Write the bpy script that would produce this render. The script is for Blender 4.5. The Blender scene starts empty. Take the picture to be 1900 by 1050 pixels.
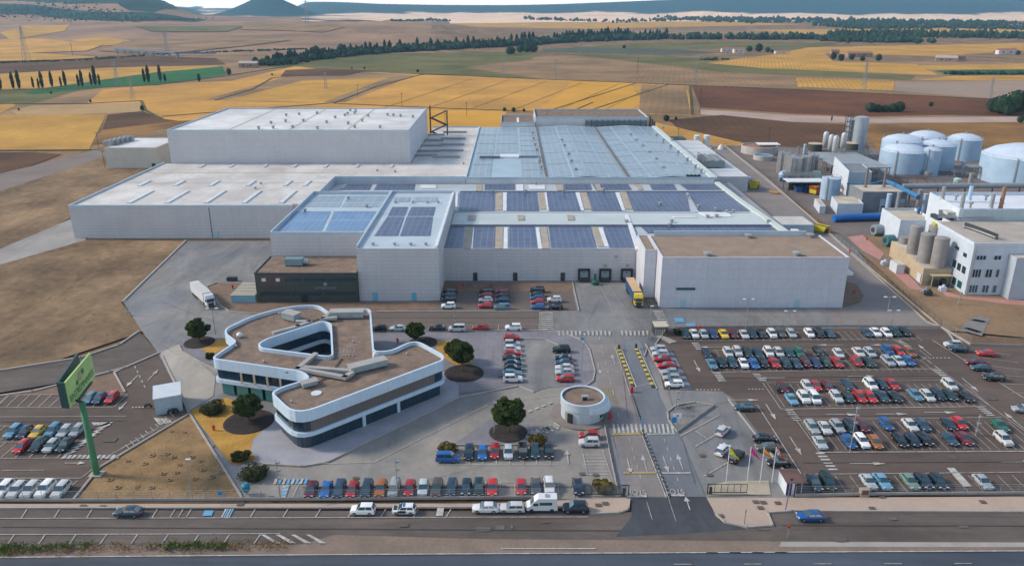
import bpy, math, random
from mathutils import Vector, Matrix
R = random.Random(7)
C = bpy.data.collections.new('scene'); bpy.context.scene.collection.children.link(C)
SC = bpy.context.scene
# ---------------------------------------------------------------- camera
F = 1440.0; H = 84.0; PIT = math.atan(515/F); CP, SP = math.cos(PIT), math.sin(PIT)
cam = bpy.data.cameras.new('camera'); cam.sensor_width = 36; cam.lens = 36*F/1900
cam.clip_start = 1; cam.clip_end = 60000
co = bpy.data.objects.new('camera', cam); C.objects.link(co)
co.location = (0, 0, H); co.rotation_euler = (math.pi/2-PIT, 0, 0); SC.camera = co
# ---------------------------------------------------------------- world, sun
HAZE = 6e-5
SUN_EL = math.radians(34); SUN_AZ = math.radians(278)     # compass from +Y clockwise
w = bpy.data.worlds.new('World'); SC.world = w; w.use_nodes = True
nt = w.node_tree; bg = nt.nodes['Background']; sky = nt.nodes.new('ShaderNodeTexSky')
sky.sky_type = 'NISHITA'; sky.sun_disc = False; sky.sun_elevation = SUN_EL; sky.sun_rotation = SUN_AZ
sky.air_density = 1.3; sky.dust_density = .9; sky.ozone_density = 3.0

tc = nt.nodes.new('ShaderNodeTexCoord'); mpw = nt.nodes.new('ShaderNodeMapping'); mpw.inputs['Scale'].default_value = (1, 1, 6)
nw_ = nt.nodes.new('ShaderNodeTexNoise'); nw_.inputs['Scale'].default_value = 2.2; nw_.inputs['Detail'].default_value = 6
nt.links.new(tc.outputs['Generated'], mpw.inputs[0]); nt.links.new(mpw.outputs[0], nw_.inputs[0])
sx = nt.nodes.new('ShaderNodeSeparateXYZ'); nt.links.new(tc.outputs['Generated'], sx.inputs[0])
lowb = nt.nodes.new('ShaderNodeMapRange'); lowb.inputs[1].default_value = 0.0; lowb.inputs[2].default_value = .07; lowb.inputs[3].default_value = .9; lowb.inputs[4].default_value = 0
nt.links.new(sx.outputs[2], lowb.inputs[0])
cm = nt.nodes.new('ShaderNodeMapRange'); cm.inputs[1].default_value = .5; cm.inputs[2].default_value = .68; cm.inputs[4].default_value = .8
nt.links.new(nw_.outputs['Fac'], cm.inputs[0]); mxm = nt.nodes.new('ShaderNodeMath'); mxm.operation = 'MAXIMUM'
nt.links.new(lowb.outputs[0], mxm.inputs[0]); nt.links.new(cm.outputs[0], mxm.inputs[1])
mxc = nt.nodes.new('ShaderNodeMix'); mxc.data_type = 'RGBA'; mxc.inputs[7].default_value = (8.5, 8.6, 8.8, 1)
mxb = nt.nodes.new('ShaderNodeMix'); mxb.data_type = 'RGBA'; mxb.inputs[6].default_value = (8.5, 8.6, 8.8, 1); mxb.inputs[7].default_value = (15, 13.5, 12.5, 1); nt.links.new(lowb.outputs[0], mxb.inputs[0]); nt.links.new(mxb.outputs[2], mxc.inputs[7])
nt.links.new(mxm.outputs[0], mxc.inputs[0]); nt.links.new(sky.outputs[0], mxc.inputs[6]); nt.links.new(mxc.outputs[2], bg.inputs[0])
bg.inputs[1].default_value = 0.108
sun = bpy.data.lights.new('sun', 'SUN'); sun.energy = 2.3; sun.angle = math.radians(10); sun.color = (1, .88, .72)
so = bpy.data.objects.new('sun', sun); C.objects.link(so)
sd = Vector((math.sin(SUN_AZ)*math.cos(SUN_EL), math.cos(SUN_AZ)*math.cos(SUN_EL), math.sin(SUN_EL)))
so.rotation_euler = sd.to_track_quat('Z', 'Y').to_euler(); so.location = (-200, 0, 300)
SC.view_settings.view_transform = 'Standard'; SC.view_settings.look = 'None'
SC.view_settings.exposure = 0.7; SC.view_settings.gamma = 1
# ---------------------------------------------------------------- geometry of the place
def P(x, y, z=0.0):
    u = (x-950)/F; v = (525-y)/F
    t = (z-H)/(-SP+v*CP)
    return (u*t, (CP+v*SP)*t)
def hof(yb, yt, z0=0.0):
    Y = P(950, yb, z0)[1]; v = (525-yt)/F
    return H+(v*Y*CP-Y*SP)/(CP+v*SP)
def sstep(a, b, x):
    t = min(1, max(0, (x-a)/(b-a))); return t*t*(3-2*t)
def nz(x, y, s):
    x /= s; y /= s
    return (math.sin(x*1.3+y*.7)+math.sin(x*.6-y*1.9+1.3)+math.sin(x*2.7+y*2.1+4)*.5)/2.5
def hgt(x, y):
    r = x/max(y, 1)
    z = 0
    # rolling ground on the left
    a = sstep(-.06, -.26, r)
    z += a*sstep(1500, 3200, y)*(26+10*nz(x, y, 420)) if y > 1500 else 0
    # knoll where the poplars start
    if y > 1300: z += 26*math.exp(-((x+330)/330)**2-((y-2550)/420)**2)
    # wooded ridge left
    if y > 2600:
        z += sstep(-.372, -.47, r+.008*nz(x, y, 160))*sstep(2900, 4200, y)*112+(8*nz(x, y, 260)*sstep(-.37, -.42, r) if y > 2900 else 0)
        # cone
        z += 112*min(1, max(0, 1.12-math.hypot(x+1480, y-5000)/300))**1.3
    # far tablelands
    top = 78+46*sstep(.0, .22, r)
    z += sstep(-.275, -.245, r)*sstep(6200+500*nz(x, 0, 700), 7300+500*nz(x, 0, 700), y)*(top+5*nz(x, y, 900))*1.05
    return z
def PT(px, py):
    u = (px-950)/F; v = (525-py)/F; dy = CP+v*SP; dz = -SP+v*CP
    t = 900.0
    while t < 30000:
        x, y, z = u*t, dy*t, H+dz*t
        if z <= hgt(x, y): return x, y
        t += 15
    return u*t, dy*t
# ---------------------------------------------------------------- materials
MT = {}
TONE = {'red_ploughed_field': (.6, .56, .52), 'ploughed_field': (.62, .7, .62), 'beige_paving_': (.92, .87, .88), 'highway_asphalt': (.75, .86, 1), 'warm_concrete': (.66, .67, .74), 'cool_concrete': (.66, .72, .76), 'bright_concrete': (.95, .93, .9),
  'yard_concrete': (.73, .79, .83), 'light_concrete': (.85, .85, .88), 'alley_concrete': (.75, .75, .8), 'road_verge': (.7, .7, .75), 'pine_needles': (.55, .56, .45), 'pine_needles_deep': (.42, .45, .4), 'solar_panel_': (.45, .54, .75), 'beige_roof_gravel': (.74, .74, .78),
  'dry_verge': (.8, .73, .62), 'yellow_field': (.87, .82, .52), 'golden_field': (1.08, 1.0, .72), 'muted_green_field': (.78, .78, .68), 'tank_steel_white': (.70, .82, .95), 'tank_roof': (.8, .88, .98), 'asphalt': (.92, .88, .84), 'old_asphalt': (.97, .92, .88),
  'lot_dirt': (.82, .76, .66), 'dirt': (.84, .78, .68), 'tan_field': (.86, .83, .75), 'hill_soil': (.92, .86, .76), 'grey_beige_panel_': (1.2, 1.27, 1.3), 'plant_dirt': (.75, .72, .68), 'orange_scrub': (.8, .78, .72), 'shrub_leaves': (.6, .65, .6), 'poplar_leaves': (.8, .85, .9)}
def mat(name, col, rough=.8, var=.12, scale=.15, metal=0, spec=.5, col2=None, coat=0, fine=0):
    if name in MT: return MT[name]
    if name in TONE: k_ = TONE[name]; col = tuple(c*q for c, q in zip(col, k_)); col2 = col2 and tuple(c*q for c, q in zip(col2, k_))
    m = bpy.data.materials.new(name); m.use_nodes = True; n = m.node_tree; b = n.nodes['Principled BSDF']
    b.inputs['Roughness'].default_value = rough; b.inputs['Metallic'].default_value = metal
    b.inputs['Specular IOR Level'].default_value = spec; b.inputs['Coat Weight'].default_value = coat
    if var or col2:
        g = n.nodes.new('ShaderNodeNewGeometry')
        def noise(s, d):
            t = n.nodes.new('ShaderNodeTexNoise'); t.inputs['Scale'].default_value = s; t.inputs['Detail'].default_value = d
            t.inputs['Roughness'].default_value = .62
            n.links.new(g.outputs['Position'], t.inputs['Vector']); return t
        t1 = noise(scale, 7); r = n.nodes.new('ShaderNodeValToRGB')
        lo = [c*(1-var) for c in col]; hi = [min(1, c*(1+var)) for c in col]
        if col2: lo = list(col2)
        r.color_ramp.elements[0].position = .36; r.color_ramp.elements[1].position = .64
        r.color_ramp.elements[0].color = (*lo, 1); r.color_ramp.elements[1].color = (*hi, 1)
        n.links.new(t1.outputs['Fac'], r.inputs[0]); out = r.outputs[0]
        if fine:
            t2 = noise(scale*11, 4); mx = n.nodes.new('ShaderNodeMix'); mx.data_type = 'RGBA'; mx.blend_type = 'MULTIPLY'
            mr = n.nodes.new('ShaderNodeMapRange'); mr.inputs[1].default_value = .3; mr.inputs[2].default_value = .7
            mr.inputs[3].default_value = 1-fine; mr.inputs[4].default_value = 1+fine*.5
            n.links.new(t2.outputs['Fac'], mr.inputs[0]); mx.inputs[0].default_value = 1
            n.links.new(out, mx.inputs[6]); n.links.new(mr.outputs[0], mx.inputs[7]); out = mx.outputs[2]
        n.links.new(out, b.inputs['Base Color'])
    else: b.inputs['Base Color'].default_value = (*col, 1)
    MT[name] = m; return m
def wear(m, sc=.05, stretch=(1, .18, 1), lo=.78, hi=1.12, rot=0):
    n = m.node_tree; b = n.nodes['Principled BSDF']; src = b.inputs['Base Color'].links[0].from_socket
    g = n.nodes.new('ShaderNodeNewGeometry'); mp = n.nodes.new('ShaderNodeMapping'); mp.inputs['Scale'].default_value = stretch; mp.inputs['Rotation'].default_value = (0, 0, rot)
    ns = n.nodes.new('ShaderNodeTexNoise'); ns.inputs['Scale'].default_value = sc; ns.inputs['Detail'].default_value = 9; ns.inputs['Roughness'].default_value = .72; ns.inputs['Distortion'].default_value = 1.2
    n.links.new(g.outputs['Position'], mp.inputs[0]); n.links.new(mp.outputs[0], ns.inputs[0])
    mr = n.nodes.new('ShaderNodeMapRange'); mr.inputs[1].default_value = .36; mr.inputs[2].default_value = .62; mr.inputs[3].default_value = lo; mr.inputs[4].default_value = hi; n.links.new(ns.outputs['Fac'], mr.inputs[0])
    ms = n.nodes.new('ShaderNodeMix'); ms.data_type = 'RGBA'; ms.blend_type = 'MULTIPLY'; ms.inputs[0].default_value = 1; n.links.new(src, ms.inputs[6]); n.links.new(mr.outputs[0], ms.inputs[7]); n.links.new(ms.outputs[2], b.inputs['Base Color']); return m
def grid_mat(name, col, line, cw, ch, lw, rough=.7, axes='xz', var=.1, spec=.5, metal=0):
    """panels or cells parted by thin lines"""
    if name in MT: return MT[name]
    m = mat(name+'_', col, rough, var, .12, metal, spec, fine=.08); m.name = name
    n = m.node_tree; b = n.nodes['Principled BSDF']
    g = n.nodes.new('ShaderNodeNewGeometry'); sp = n.nodes.new('ShaderNodeSeparateXYZ'); cb = n.nodes.new('ShaderNodeCombineXYZ')
    n.links.new(g.outputs['Position'], sp.inputs[0])
    if axes == 'xz':
        ad = n.nodes.new('ShaderNodeMath'); ad.operation = 'ADD'
        n.links.new(sp.outputs[0], ad.inputs[0]); n.links.new(sp.outputs[1], ad.inputs[1])
        n.links.new(ad.outputs[0], cb.inputs[0]); n.links.new(sp.outputs[2], cb.inputs[1])
    else:
        n.links.new(sp.outputs[0], cb.inputs[0]); n.links.new(sp.outputs[1], cb.inputs[1])
    br = n.nodes.new('ShaderNodeTexBrick'); br.offset = 0; br.squash = 1
    br.inputs['Scale'].default_value = 1; br.inputs['Brick Width'].default_value = cw; br.inputs['Row Height'].default_value = ch
    br.inputs['Mortar Size'].default_value = lw; br.inputs['Mortar Smooth'].default_value = .3
    br.inputs['Color1'].default_value = (0, 0, 0, 1); br.inputs['Color2'].default_value = (.12, .12, .12, 1); br.inputs['Mortar'].default_value = (1, 1, 1, 1)
    n.links.new(cb.outputs[0], br.inputs['Vector'])
    mx = n.nodes.new('ShaderNodeMix'); mx.data_type = 'RGBA'
    src = b.inputs['Base Color'].links[0].from_socket
    if axes == 'xz':      # rain streaks
        mp = n.nodes.new('ShaderNodeMapping'); mp.inputs['Scale'].default_value = (.9, .9, .05); n.links.new(g.outputs['Position'], mp.inputs[0])
        ns = n.nodes.new('ShaderNodeTexNoise'); ns.inputs['Scale'].default_value = 1.0; ns.inputs['Detail'].default_value = 5; n.links.new(mp.outputs[0], ns.inputs[0])
        mr = n.nodes.new('ShaderNodeMapRange'); mr.inputs[1].default_value = .35; mr.inputs[2].default_value = .7; mr.inputs[3].default_value = 1.02; mr.inputs[4].default_value = .95; n.links.new(ns.outputs['Fac'], mr.inputs[0])
        ms = n.nodes.new('ShaderNodeMix'); ms.data_type = 'RGBA'; ms.blend_type = 'MULTIPLY'; ms.inputs[0].default_value = 1; n.links.new(src, ms.inputs[6]); n.links.new(mr.outputs[0], ms.inputs[7]); src = ms.outputs[2]
    n.links.new(br.outputs['Color'], mx.inputs[0]); n.links.new(src, mx.inputs[6]); mx.inputs[7].default_value = (*line, 1)
    n.links.new(mx.outputs[2], b.inputs['Base Color']); MT[name] = m; return m
def field_mat(name, c1, c2, ang=0, scale=.06, mix=.5, nscale=.006):
    m = mat(name, c1, .95, .18, nscale, col2=c2, spec=.1, fine=.12)
    n = m.node_tree; b = n.nodes['Principled BSDF']; src = b.inputs['Base Color'].links[0].from_socket
    g = n.nodes.new('ShaderNodeNewGeometry'); mp = n.nodes.new('ShaderNodeMapping'); mp.inputs['Rotation'].default_value = (0, 0, ang)
    wv = n.nodes.new('ShaderNodeTexWave'); wv.inputs['Scale'].default_value = scale; wv.inputs['Distortion'].default_value = 3; wv.inputs['Detail'].default_value = 3
    wv.inputs['Detail Scale'].default_value = .15
    n.links.new(g.outputs['Position'], mp.inputs[0]); n.links.new(mp.outputs[0], wv.inputs[0])
    mr = n.nodes.new('ShaderNodeMapRange'); mr.inputs[3].default_value = 1-mix*.35; mr.inputs[4].default_value = 1+mix*.12
    n.links.new(wv.outputs['Fac'], mr.inputs[0]); mx = n.nodes.new('ShaderNodeMix'); mx.data_type = 'RGBA'; mx.blend_type = 'MULTIPLY'; mx.inputs[0].default_value = 1
    n.links.new(src, mx.inputs[6]); n.links.new(mr.outputs[0], mx.inputs[7]); n.links.new(mx.outputs[2], b.inputs['Base Color']); return m
# ---------------------------------------------------------------- mesh builder
class MB:
    def __init__(s): s.v = []; s.f = []; s.m = []
    def add(s, vs, fs, mi=0):
        k = len(s.v); s.v += [tuple(v) for v in vs]; s.f += [tuple(i+k for i in f) for f in fs]; s.m += [mi]*len(fs); return s
    def box(s, x0, x1, y0, y1, z0, z1, mi=0):
        return s.add([(x0, y0, z0), (x1, y0, z0), (x1, y1, z0), (x0, y1, z0), (x0, y0, z1), (x1, y0, z1), (x1, y1, z1), (x0, y1, z1)],
            [(0, 3, 2, 1), (4, 5, 6, 7), (0, 1, 5, 4), (1, 2, 6, 5), (2, 3, 7, 6), (3, 0, 4, 7)], mi)
    def rbox(s, cx, cy, ang, l, wd, z0, z1, mi=0):
        c, q = math.cos(ang), math.sin(ang); pts = [(cx+a*c-b*q, cy+a*q+b*c) for a, b in ((-l/2, -wd/2), (l/2, -wd/2), (l/2, wd/2), (-l/2, wd/2))]
        return s.prism(pts, z0, z1, mi)
    def prism(s, pts, z0, z1, mi=0, mt=None, bottom=True):
        n = len(pts); A = sum(pts[i][0]*pts[(i+1) % n][1]-pts[(i+1) % n][0]*pts[i][1] for i in range(n))
        if A < 0: pts = pts[::-1]
        k = len(s.v); s.v += [(p[0], p[1], z0) for p in pts]+[(p[0], p[1], z1) for p in pts]
        for i in range(n): s.f.append((k+i, k+(i+1) % n, k+n+(i+1) % n, k+n+i)); s.m.append(mi)
        s.f.append(tuple(k+n+i for i in range(n))); s.m.append(mi if mt is None else mt)
        if bottom: s.f.append(tuple(k+i for i in reversed(range(n)))); s.m.append(mi)
        return s
    def ring(s, outer, inner, z0, z1, mi=0):
        n = len(outer); k = len(s.v)
        for z in (z0, z1): s.v += [(p[0], p[1], z) for p in outer]+[(p[0], p[1], z) for p in inner]
        for i in range(n):
            j = (i+1) % n
            s.f += [(k+i, k+j, k+2*n+j, k+2*n+i), (k+n+j, k+n+i, k+3*n+i, k+3*n+j), (k+2*n+i, k+2*n+j, k+3*n+j, k+3*n+i), (k+j, k+i, k+n+i, k+n+j)]; s.m += [mi]*4
        return s
    def lathe(s, cx, cy, prof, n=24, mi=0, cap=True):
        k = len(s.v)
        for r, z in prof: s.v += [(cx+r*math.cos(2*math.pi*i/n), cy+r*math.sin(2*math.pi*i/n), z) for i in range(n)]
        for j in range(len(prof)-1):
            for i in range(n):
                a = k+j*n; s.f.append((a+i, a+(i+1) % n, a+n+(i+1) % n, a+n+i)); s.m.append(mi)
        if cap: s.f.append(tuple(k+(len(prof)-1)*n+i for i in range(n))); s.m.append(mi)
        return s
    def bar(s, a, b, r=.1, n=6, mi=0, r2=None):
        a = Vector(a); b = Vector(b); d = (b-a)
        if d.length < 1e-6: return s
        q = d.to_track_quat('Z', 'Y'); k = len(s.v); r2 = r if r2 is None else r2
        for p, rr in ((a, r), (b, r2)): s.v += [tuple(p+q @ Vector((rr*math.cos(2*math.pi*i/n), rr*math.sin(2*math.pi*i/n), 0))) for i in range(n)]
        for i in range(n): s.f.append((k+i, k+(i+1) % n, k+n+(i+1) % n, k+n+i)); s.m.append(mi)
        s.f += [tuple(k+n+i for i in range(n)), tuple(k+i for i in reversed(range(n)))]; s.m += [mi]*2
        return s
    def path(s, pts, r, n=10, mi=0):
        for a, b in zip(pts, pts[1:]): s.bar(a, b, r, n, mi)
        return s
    def mesh(s, name, mats, smooth=False):
        me = bpy.data.meshes.new(name); me.from_pydata(s.v, [], s.f); me.validate()
        for m in (mats if isinstance(mats, (list, tuple)) else [mats]): me.materials.append(m)
        if len(me.polygons) == len(s.m):
            me.polygons.foreach_set('material_index', s.m)
        if smooth:
            me.polygons.foreach_set('use_smooth', [True]*len(me.polygons))
        return me
    def build(s, name, mats, parent=None, smooth=False):
        me = s.mesh(name, mats, smooth)
        if smooth and smooth != 'all': me.set_sharp_from_angle(angle=math.radians(38))
        return link(name, me, parent)
def link(name, data, parent=None, loc=None):
    o = bpy.data.objects.new(name, data); C.objects.link(o)
    if parent is not None:
        o.parent = parent
        if loc is None: o.matrix_parent_inverse = Matrix.Translation(-parent.location) if parent.rotation_euler.z == 0 else parent.matrix_basis.inverted()
    if loc: o.location = loc
    return o
LABELS = {}
def tag(o, label, cat, group=None, kind=None):
    nw = len(label.split()); (print("BAD LABEL", nw, label) if not 4 <= nw <= 16 else None)
    if label in LABELS and not group: print('DUP LABEL', label)
    LABELS[label] = 1
    o['label'] = label; o['category'] = cat
    if group: o['group'] = group
    if kind: o['kind'] = kind
    return o
def thing(name, label, cat, loc=(0, 0, 0), rz=0, group=None):
    o = link(name, None); o.location = loc; o.rotation_euler = (0, 0, rz); return tag(o, label, cat, group)
def struct(o): o['kind'] = 'structure'; return o
def copy_tree(o, parent=None, mp=None):
    c = o.copy(); C.objects.link(c)
    if parent is not None: c.parent = parent
    for ch in list(o.children): copy_tree(ch, c)
    return c
ORD = ['', 'first', 'second', 'third', 'fourth', 'fifth', 'sixth', 'seventh', 'eighth', 'ninth', 'tenth', 'eleventh', 'twelfth', 'thirteenth', 'fourteenth', 'fifteenth', 'sixteenth', 'seventeenth', 'eighteenth', 'nineteenth', 'twentieth', 'twenty-first', 'twenty-second', 'twenty-third', 'twenty-fourth', 'twenty-fifth', 'twenty-sixth', 'twenty-seventh', 'twenty-eighth', 'twenty-ninth', 'thirtieth']
def ordn(i):
    if i >= 100: return 'hundredth' if i == 100 else 'hundred and '+ordn(i-100)
    if i < len(ORD): return ORD[i]
    tens = {3: 'thirty', 4: 'forty', 5: 'fifty', 6: 'sixty', 7: 'seventy', 8: 'eighty', 9: 'ninety'}
    if i % 10 == 0: return tens[i//10][:-1]+'ieth'
    return tens[i//10]+'-'+ORD[i % 10]
# ---------------------------------------------------------------- colours
dirt = mat('dirt', (.27, .185, .118), .95, .22, .02, col2=(.175, .12, .08), spec=.1, fine=.22)
asph = mat('asphalt', (.115, .09, .079), .88, .13, .03, spec=.3, fine=.08)
asph2 = mat('old_asphalt', (.115, .1, .092), .88, .16, .05, spec=.3, fine=.10)
darkas = mat('fresh_asphalt', (.055, .06, .07), .8, .15, .05, spec=.3, fine=.1)
hway = mat('highway_asphalt', (.075, .08, .09), .8, .12, .03, spec=.3, fine=.05)
conc = mat('yard_concrete', (.29, .255, .228), .85, .14, .035, spec=.3, col2=(.215, .21, .215), fine=.1)
concl = mat('light_concrete', (.33, .31, .28), .85, .1, .06, spec=.3, fine=.06)
paver = grid_mat('paver', (.19, .185, .205), (.15, .145, .16), 1.2, 1.2, .04, .8, 'xy', .12)
beige = grid_mat('beige_paving', (.43, .35, .275), (.36, .29, .23), 1.0, 1.0, .03, .85, 'xy', .08)
redgr = mat('red_gravel', (.2, .14, .105), .95, .15, .4, spec=.1, fine=.2)
ochre = mat('ochre_gravel', (.42, .24, .06), .95, .15, .2, spec=.1, fine=.2)
mulch = mat('bark_mulch', (.045, .038, .036), .95, .25, 1.5, spec=.1)
pink = mat('pink_paving', (.4, .2, .17), .85, .1, .3)
paint = wear(mat('white_paint', (.48, .46, .43), .7, .12, .8, fine=.2), .6, (1, 1, 1), .55, 1.1)
painty = mat('yellow_paint', (.36, .27, .10), .7, .1, .8)
paintb = mat('blue_paint', (.1, .3, .5), .7, .1, .8)
kerbm = mat('kerb_stone', (.33, .3, .27), .85, .1, .5)
panel = grid_mat('grey_beige_panel', (.43, .405, .41), (.36, .34, .345), 60, 1.15, .05, .6, 'xz', .04)
panelw = grid_mat('white_panel', (.54, .55, .60), (.40, .41, .45), 9, 3.0, .05, .55, 'xz', .04)
white = mat('white_metal', (.62, .64, .66), .5, .06, .3)
cladw = grid_mat('white_cladding', (.62, .62, .62), (.5, .5, .5), 1.2, 40, .05, .55, 'xz', .06)
bluep = mat('parapet_metal', (.42, .50, .56), .45, .06, .3)
roofw = mat('pale_roof', (.56, .54, .51), .75, .1, .06, col2=(.44, .41, .385), fine=.08)
roofg = grid_mat('grey_sheet_roof', (.42, .46, .48), (.32, .36, .38), 60, 6, .1, .5, 'xy', .1)
gravel = mat('roof_gravel', (.215, .16, .125), .95, .16, .35, spec=.1, fine=.22)
graveb = mat('beige_roof_gravel', (.38, .29, .21), .95, .1, .2, spec=.1, fine=.12)
skyl = mat('skylight', (.6, .63, .64), .4, .05, .3)
pv = grid_mat('solar_panel', (.13, .155, .215), (.26, .28, .33), 2.05, 5.1, .06, .40, 'xy', .14, .5)
pvb = grid_mat('solar_panel_blue', (.09, .19, .36), (.30, .38, .46), 2.05, 5.1, .06, .3, 'xy', .14, .5)
pvf = grid_mat('solar_panel_sky_reflection', (.21, .27, .33), (.38, .43, .46), 3.0, 3.4, .12, .3, 'xy', .12, .5)  # paler copy of the panels: sky reflection put into the colour
tank = mat('tank_steel_white', (.48, .57, .64), .5, .08, .12, fine=.06)
steel = mat('stainless', (.34, .33, .33), .42, .12, .4, metal=.55)
galv = mat('galvanised', (.3, .32, .33), .5, .1, .5, metal=.3)
dark = mat('dark_metal', (.035, .04, .045), .6, .1, .5)
black = mat('black_rubber', (.018, .018, .018), .8, .05, 1)
glass = mat('dark_glass', (.01, .035, .06), .08, 0, spec=.8)
glassg = mat('green_glass', (.02, .09, .1), .1, 0, spec=.8)
bronze = grid_mat('bronze_curtain', (.15, .13, .12), (.05, .045, .045), 1.3, 40, .06, .4, 'xz', .1)
green = mat('green_metal', (.04, .17, .07), .5, .1, .5)
brown = mat('brown_tin', (.14, .07, .06), .7, .12, .5)
blue = mat('blue_tarp', (.01, .13, .42), .45, .1, .5)
yellow = mat('yellow_metal', (.5, .42, .02), .5, .1, .8)
red = mat('red_metal', (.5, .025, .03), .5, .1, .8)
beigew = mat('beige_wall', (.42, .34, .23), .85, .08, .4)
greyw = mat('grey_wall', (.17, .19, .21), .7, .12, .3)
pine = mat('pine_needles', (.10, .14, .035), .85, .45, .9, spec=.2, col2=(.04, .065, .022))
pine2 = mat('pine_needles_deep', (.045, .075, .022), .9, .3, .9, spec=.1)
shrubm = mat('shrub_leaves', (.075, .075, .03), .9, .35, 1.1, spec=.1, col2=(.04, .045, .02))
shrubo = mat('box_shrub', (.12, .09, .02), .9, .3, .7, spec=.1, col2=(.07, .06, .015))
popl = mat('poplar_leaves', (.032, .06, .03), .9, .4, .05, spec=.1, col2=(.016, .034, .02))
bark = mat('bark', (.09, .065, .05), .9, .2, 1)
fieldgold = field_mat('golden_field', (.50, .28, .085), (.38, .225, .09), .9, .055, .6, .012)
fieldgold2 = field_mat('yellow_field', (.56, .33, .115), (.44, .26, .10), .3, .06, .5, .012)
fieldtan = field_mat('tan_field', (.33, .21, .12), (.21, .145, .09), .2, .05, .2, .01)
fieldbrown = field_mat('ploughed_field', (.19, .088, .052), (.12, .06, .04), .1, .05, .2, .012)
fieldred = field_mat('red_ploughed_field', (.24, .105, .055), (.15, .072, .045), .1, .05, .2, .01)
fieldgreen = field_mat('muted_green_field', (.19, .165, .07), (.11, .115, .05), .15, .05, .2, .01)
fieldcrop = field_mat('green_crop', (.028, .12, .04), (.022, .09, .035), .1, .06, .3)
fieldpale = field_mat('pale_field', (.8, .56, .38), (.68, .47, .32), .1, .02, .15)  # sunlight on the far plain is put into this bright colour
fieldblue = field_mat('dark_green_field', (.09, .1, .07), (.075, .085, .06), .1, .05, .3)
fieldorange = field_mat('orange_scrub', (.33, .18, .065), (.17, .10, .05), .1, .05, .2, .015)
hillb = mat('hill_soil', (.31, .2, .13), .95, .25, .004, col2=(.21, .145, .11), spec=.1, fine=.2)
woodm = mat('hill_wood', (.024, .06, .045), .95, .3, .006, col2=(.013, .037, .03), spec=.05, fine=.4)
wear(asph, .09, (.25, 1, 1)); wear(asph2, .12, (.12, 1, 1), .74, 1.15); wear(conc, .07, (1, .35, 1), .72, 1.14, .5); wear(concl, .1, (1, .3, 1)); wear(hway, .1, (.08, 1, 1), .8, 1.2); wear(darkas, .2, (1, .3, 1)); wear(dirt, .03, (1, .6, 1), .72, 1.25, .4); wear(paver, .15, (1, 1, 1), .85, 1.1); wear(gravel, .25, (1, 1, 1), .82, 1.12); wear(roofw, .1, (.6, .25, 1), .88, 1.06)
# ---------------------------------------------------------------- terrain, one sheet to the horizon
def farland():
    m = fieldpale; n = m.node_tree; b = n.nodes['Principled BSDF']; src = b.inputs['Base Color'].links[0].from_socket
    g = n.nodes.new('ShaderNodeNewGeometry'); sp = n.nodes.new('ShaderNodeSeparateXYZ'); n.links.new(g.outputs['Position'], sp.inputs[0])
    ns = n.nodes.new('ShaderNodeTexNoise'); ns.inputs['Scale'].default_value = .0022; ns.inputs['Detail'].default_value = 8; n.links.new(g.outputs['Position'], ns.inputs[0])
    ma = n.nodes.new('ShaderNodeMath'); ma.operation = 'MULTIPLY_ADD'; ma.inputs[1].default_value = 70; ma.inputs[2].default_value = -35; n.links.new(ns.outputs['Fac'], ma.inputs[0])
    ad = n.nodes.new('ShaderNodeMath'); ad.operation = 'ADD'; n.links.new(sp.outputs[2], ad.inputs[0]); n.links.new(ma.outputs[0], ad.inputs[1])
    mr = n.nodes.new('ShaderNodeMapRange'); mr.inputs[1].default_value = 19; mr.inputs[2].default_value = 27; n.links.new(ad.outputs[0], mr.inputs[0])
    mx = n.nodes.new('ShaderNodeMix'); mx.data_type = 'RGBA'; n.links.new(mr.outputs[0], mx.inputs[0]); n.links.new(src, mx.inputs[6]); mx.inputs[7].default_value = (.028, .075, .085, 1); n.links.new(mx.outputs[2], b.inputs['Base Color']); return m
def terrain():
    ys = [-140]; 
    rows = [-140, 0, 120, 300, 600, 1000]
    y = 1000
    while y < 15000: y *= 1.013; rows.append(y)
    cols = [-1.1+2.2*i/420 for i in range(421)]
    v = []; f = []; m = []
    for yy in rows:
        for s in cols:
            x = s*(yy+420); v.append((x, yy, (hgt(x, yy) if yy > 1000 else 0)-.4))
    nc = len(cols)
    for j in range(len(rows)-1):
        for i in range(nc-1):
            a = j*nc+i; f.append((a, a+1, a+nc+1, a+nc))
            x, yy, z = v[a]; r = x/max(yy, 1)
            k = 0
            if yy > 1450 and r < -.1: k = 1
            if yy > 4600: k = 2
            wn = nz(x, yy, 210)
            if r < -.36 and yy > 3400 and z+10*wn > 92: k = 3
            m.append(k)
    me = bpy.data.meshes.new('ground'); me.from_pydata(v, [], f)
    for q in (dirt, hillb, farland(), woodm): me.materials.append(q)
    me.polygons.foreach_set('material_index', m); me.polygons.foreach_set('use_smooth', [True]*len(f))
    struct(link('ground', me))
terrain()
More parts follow.
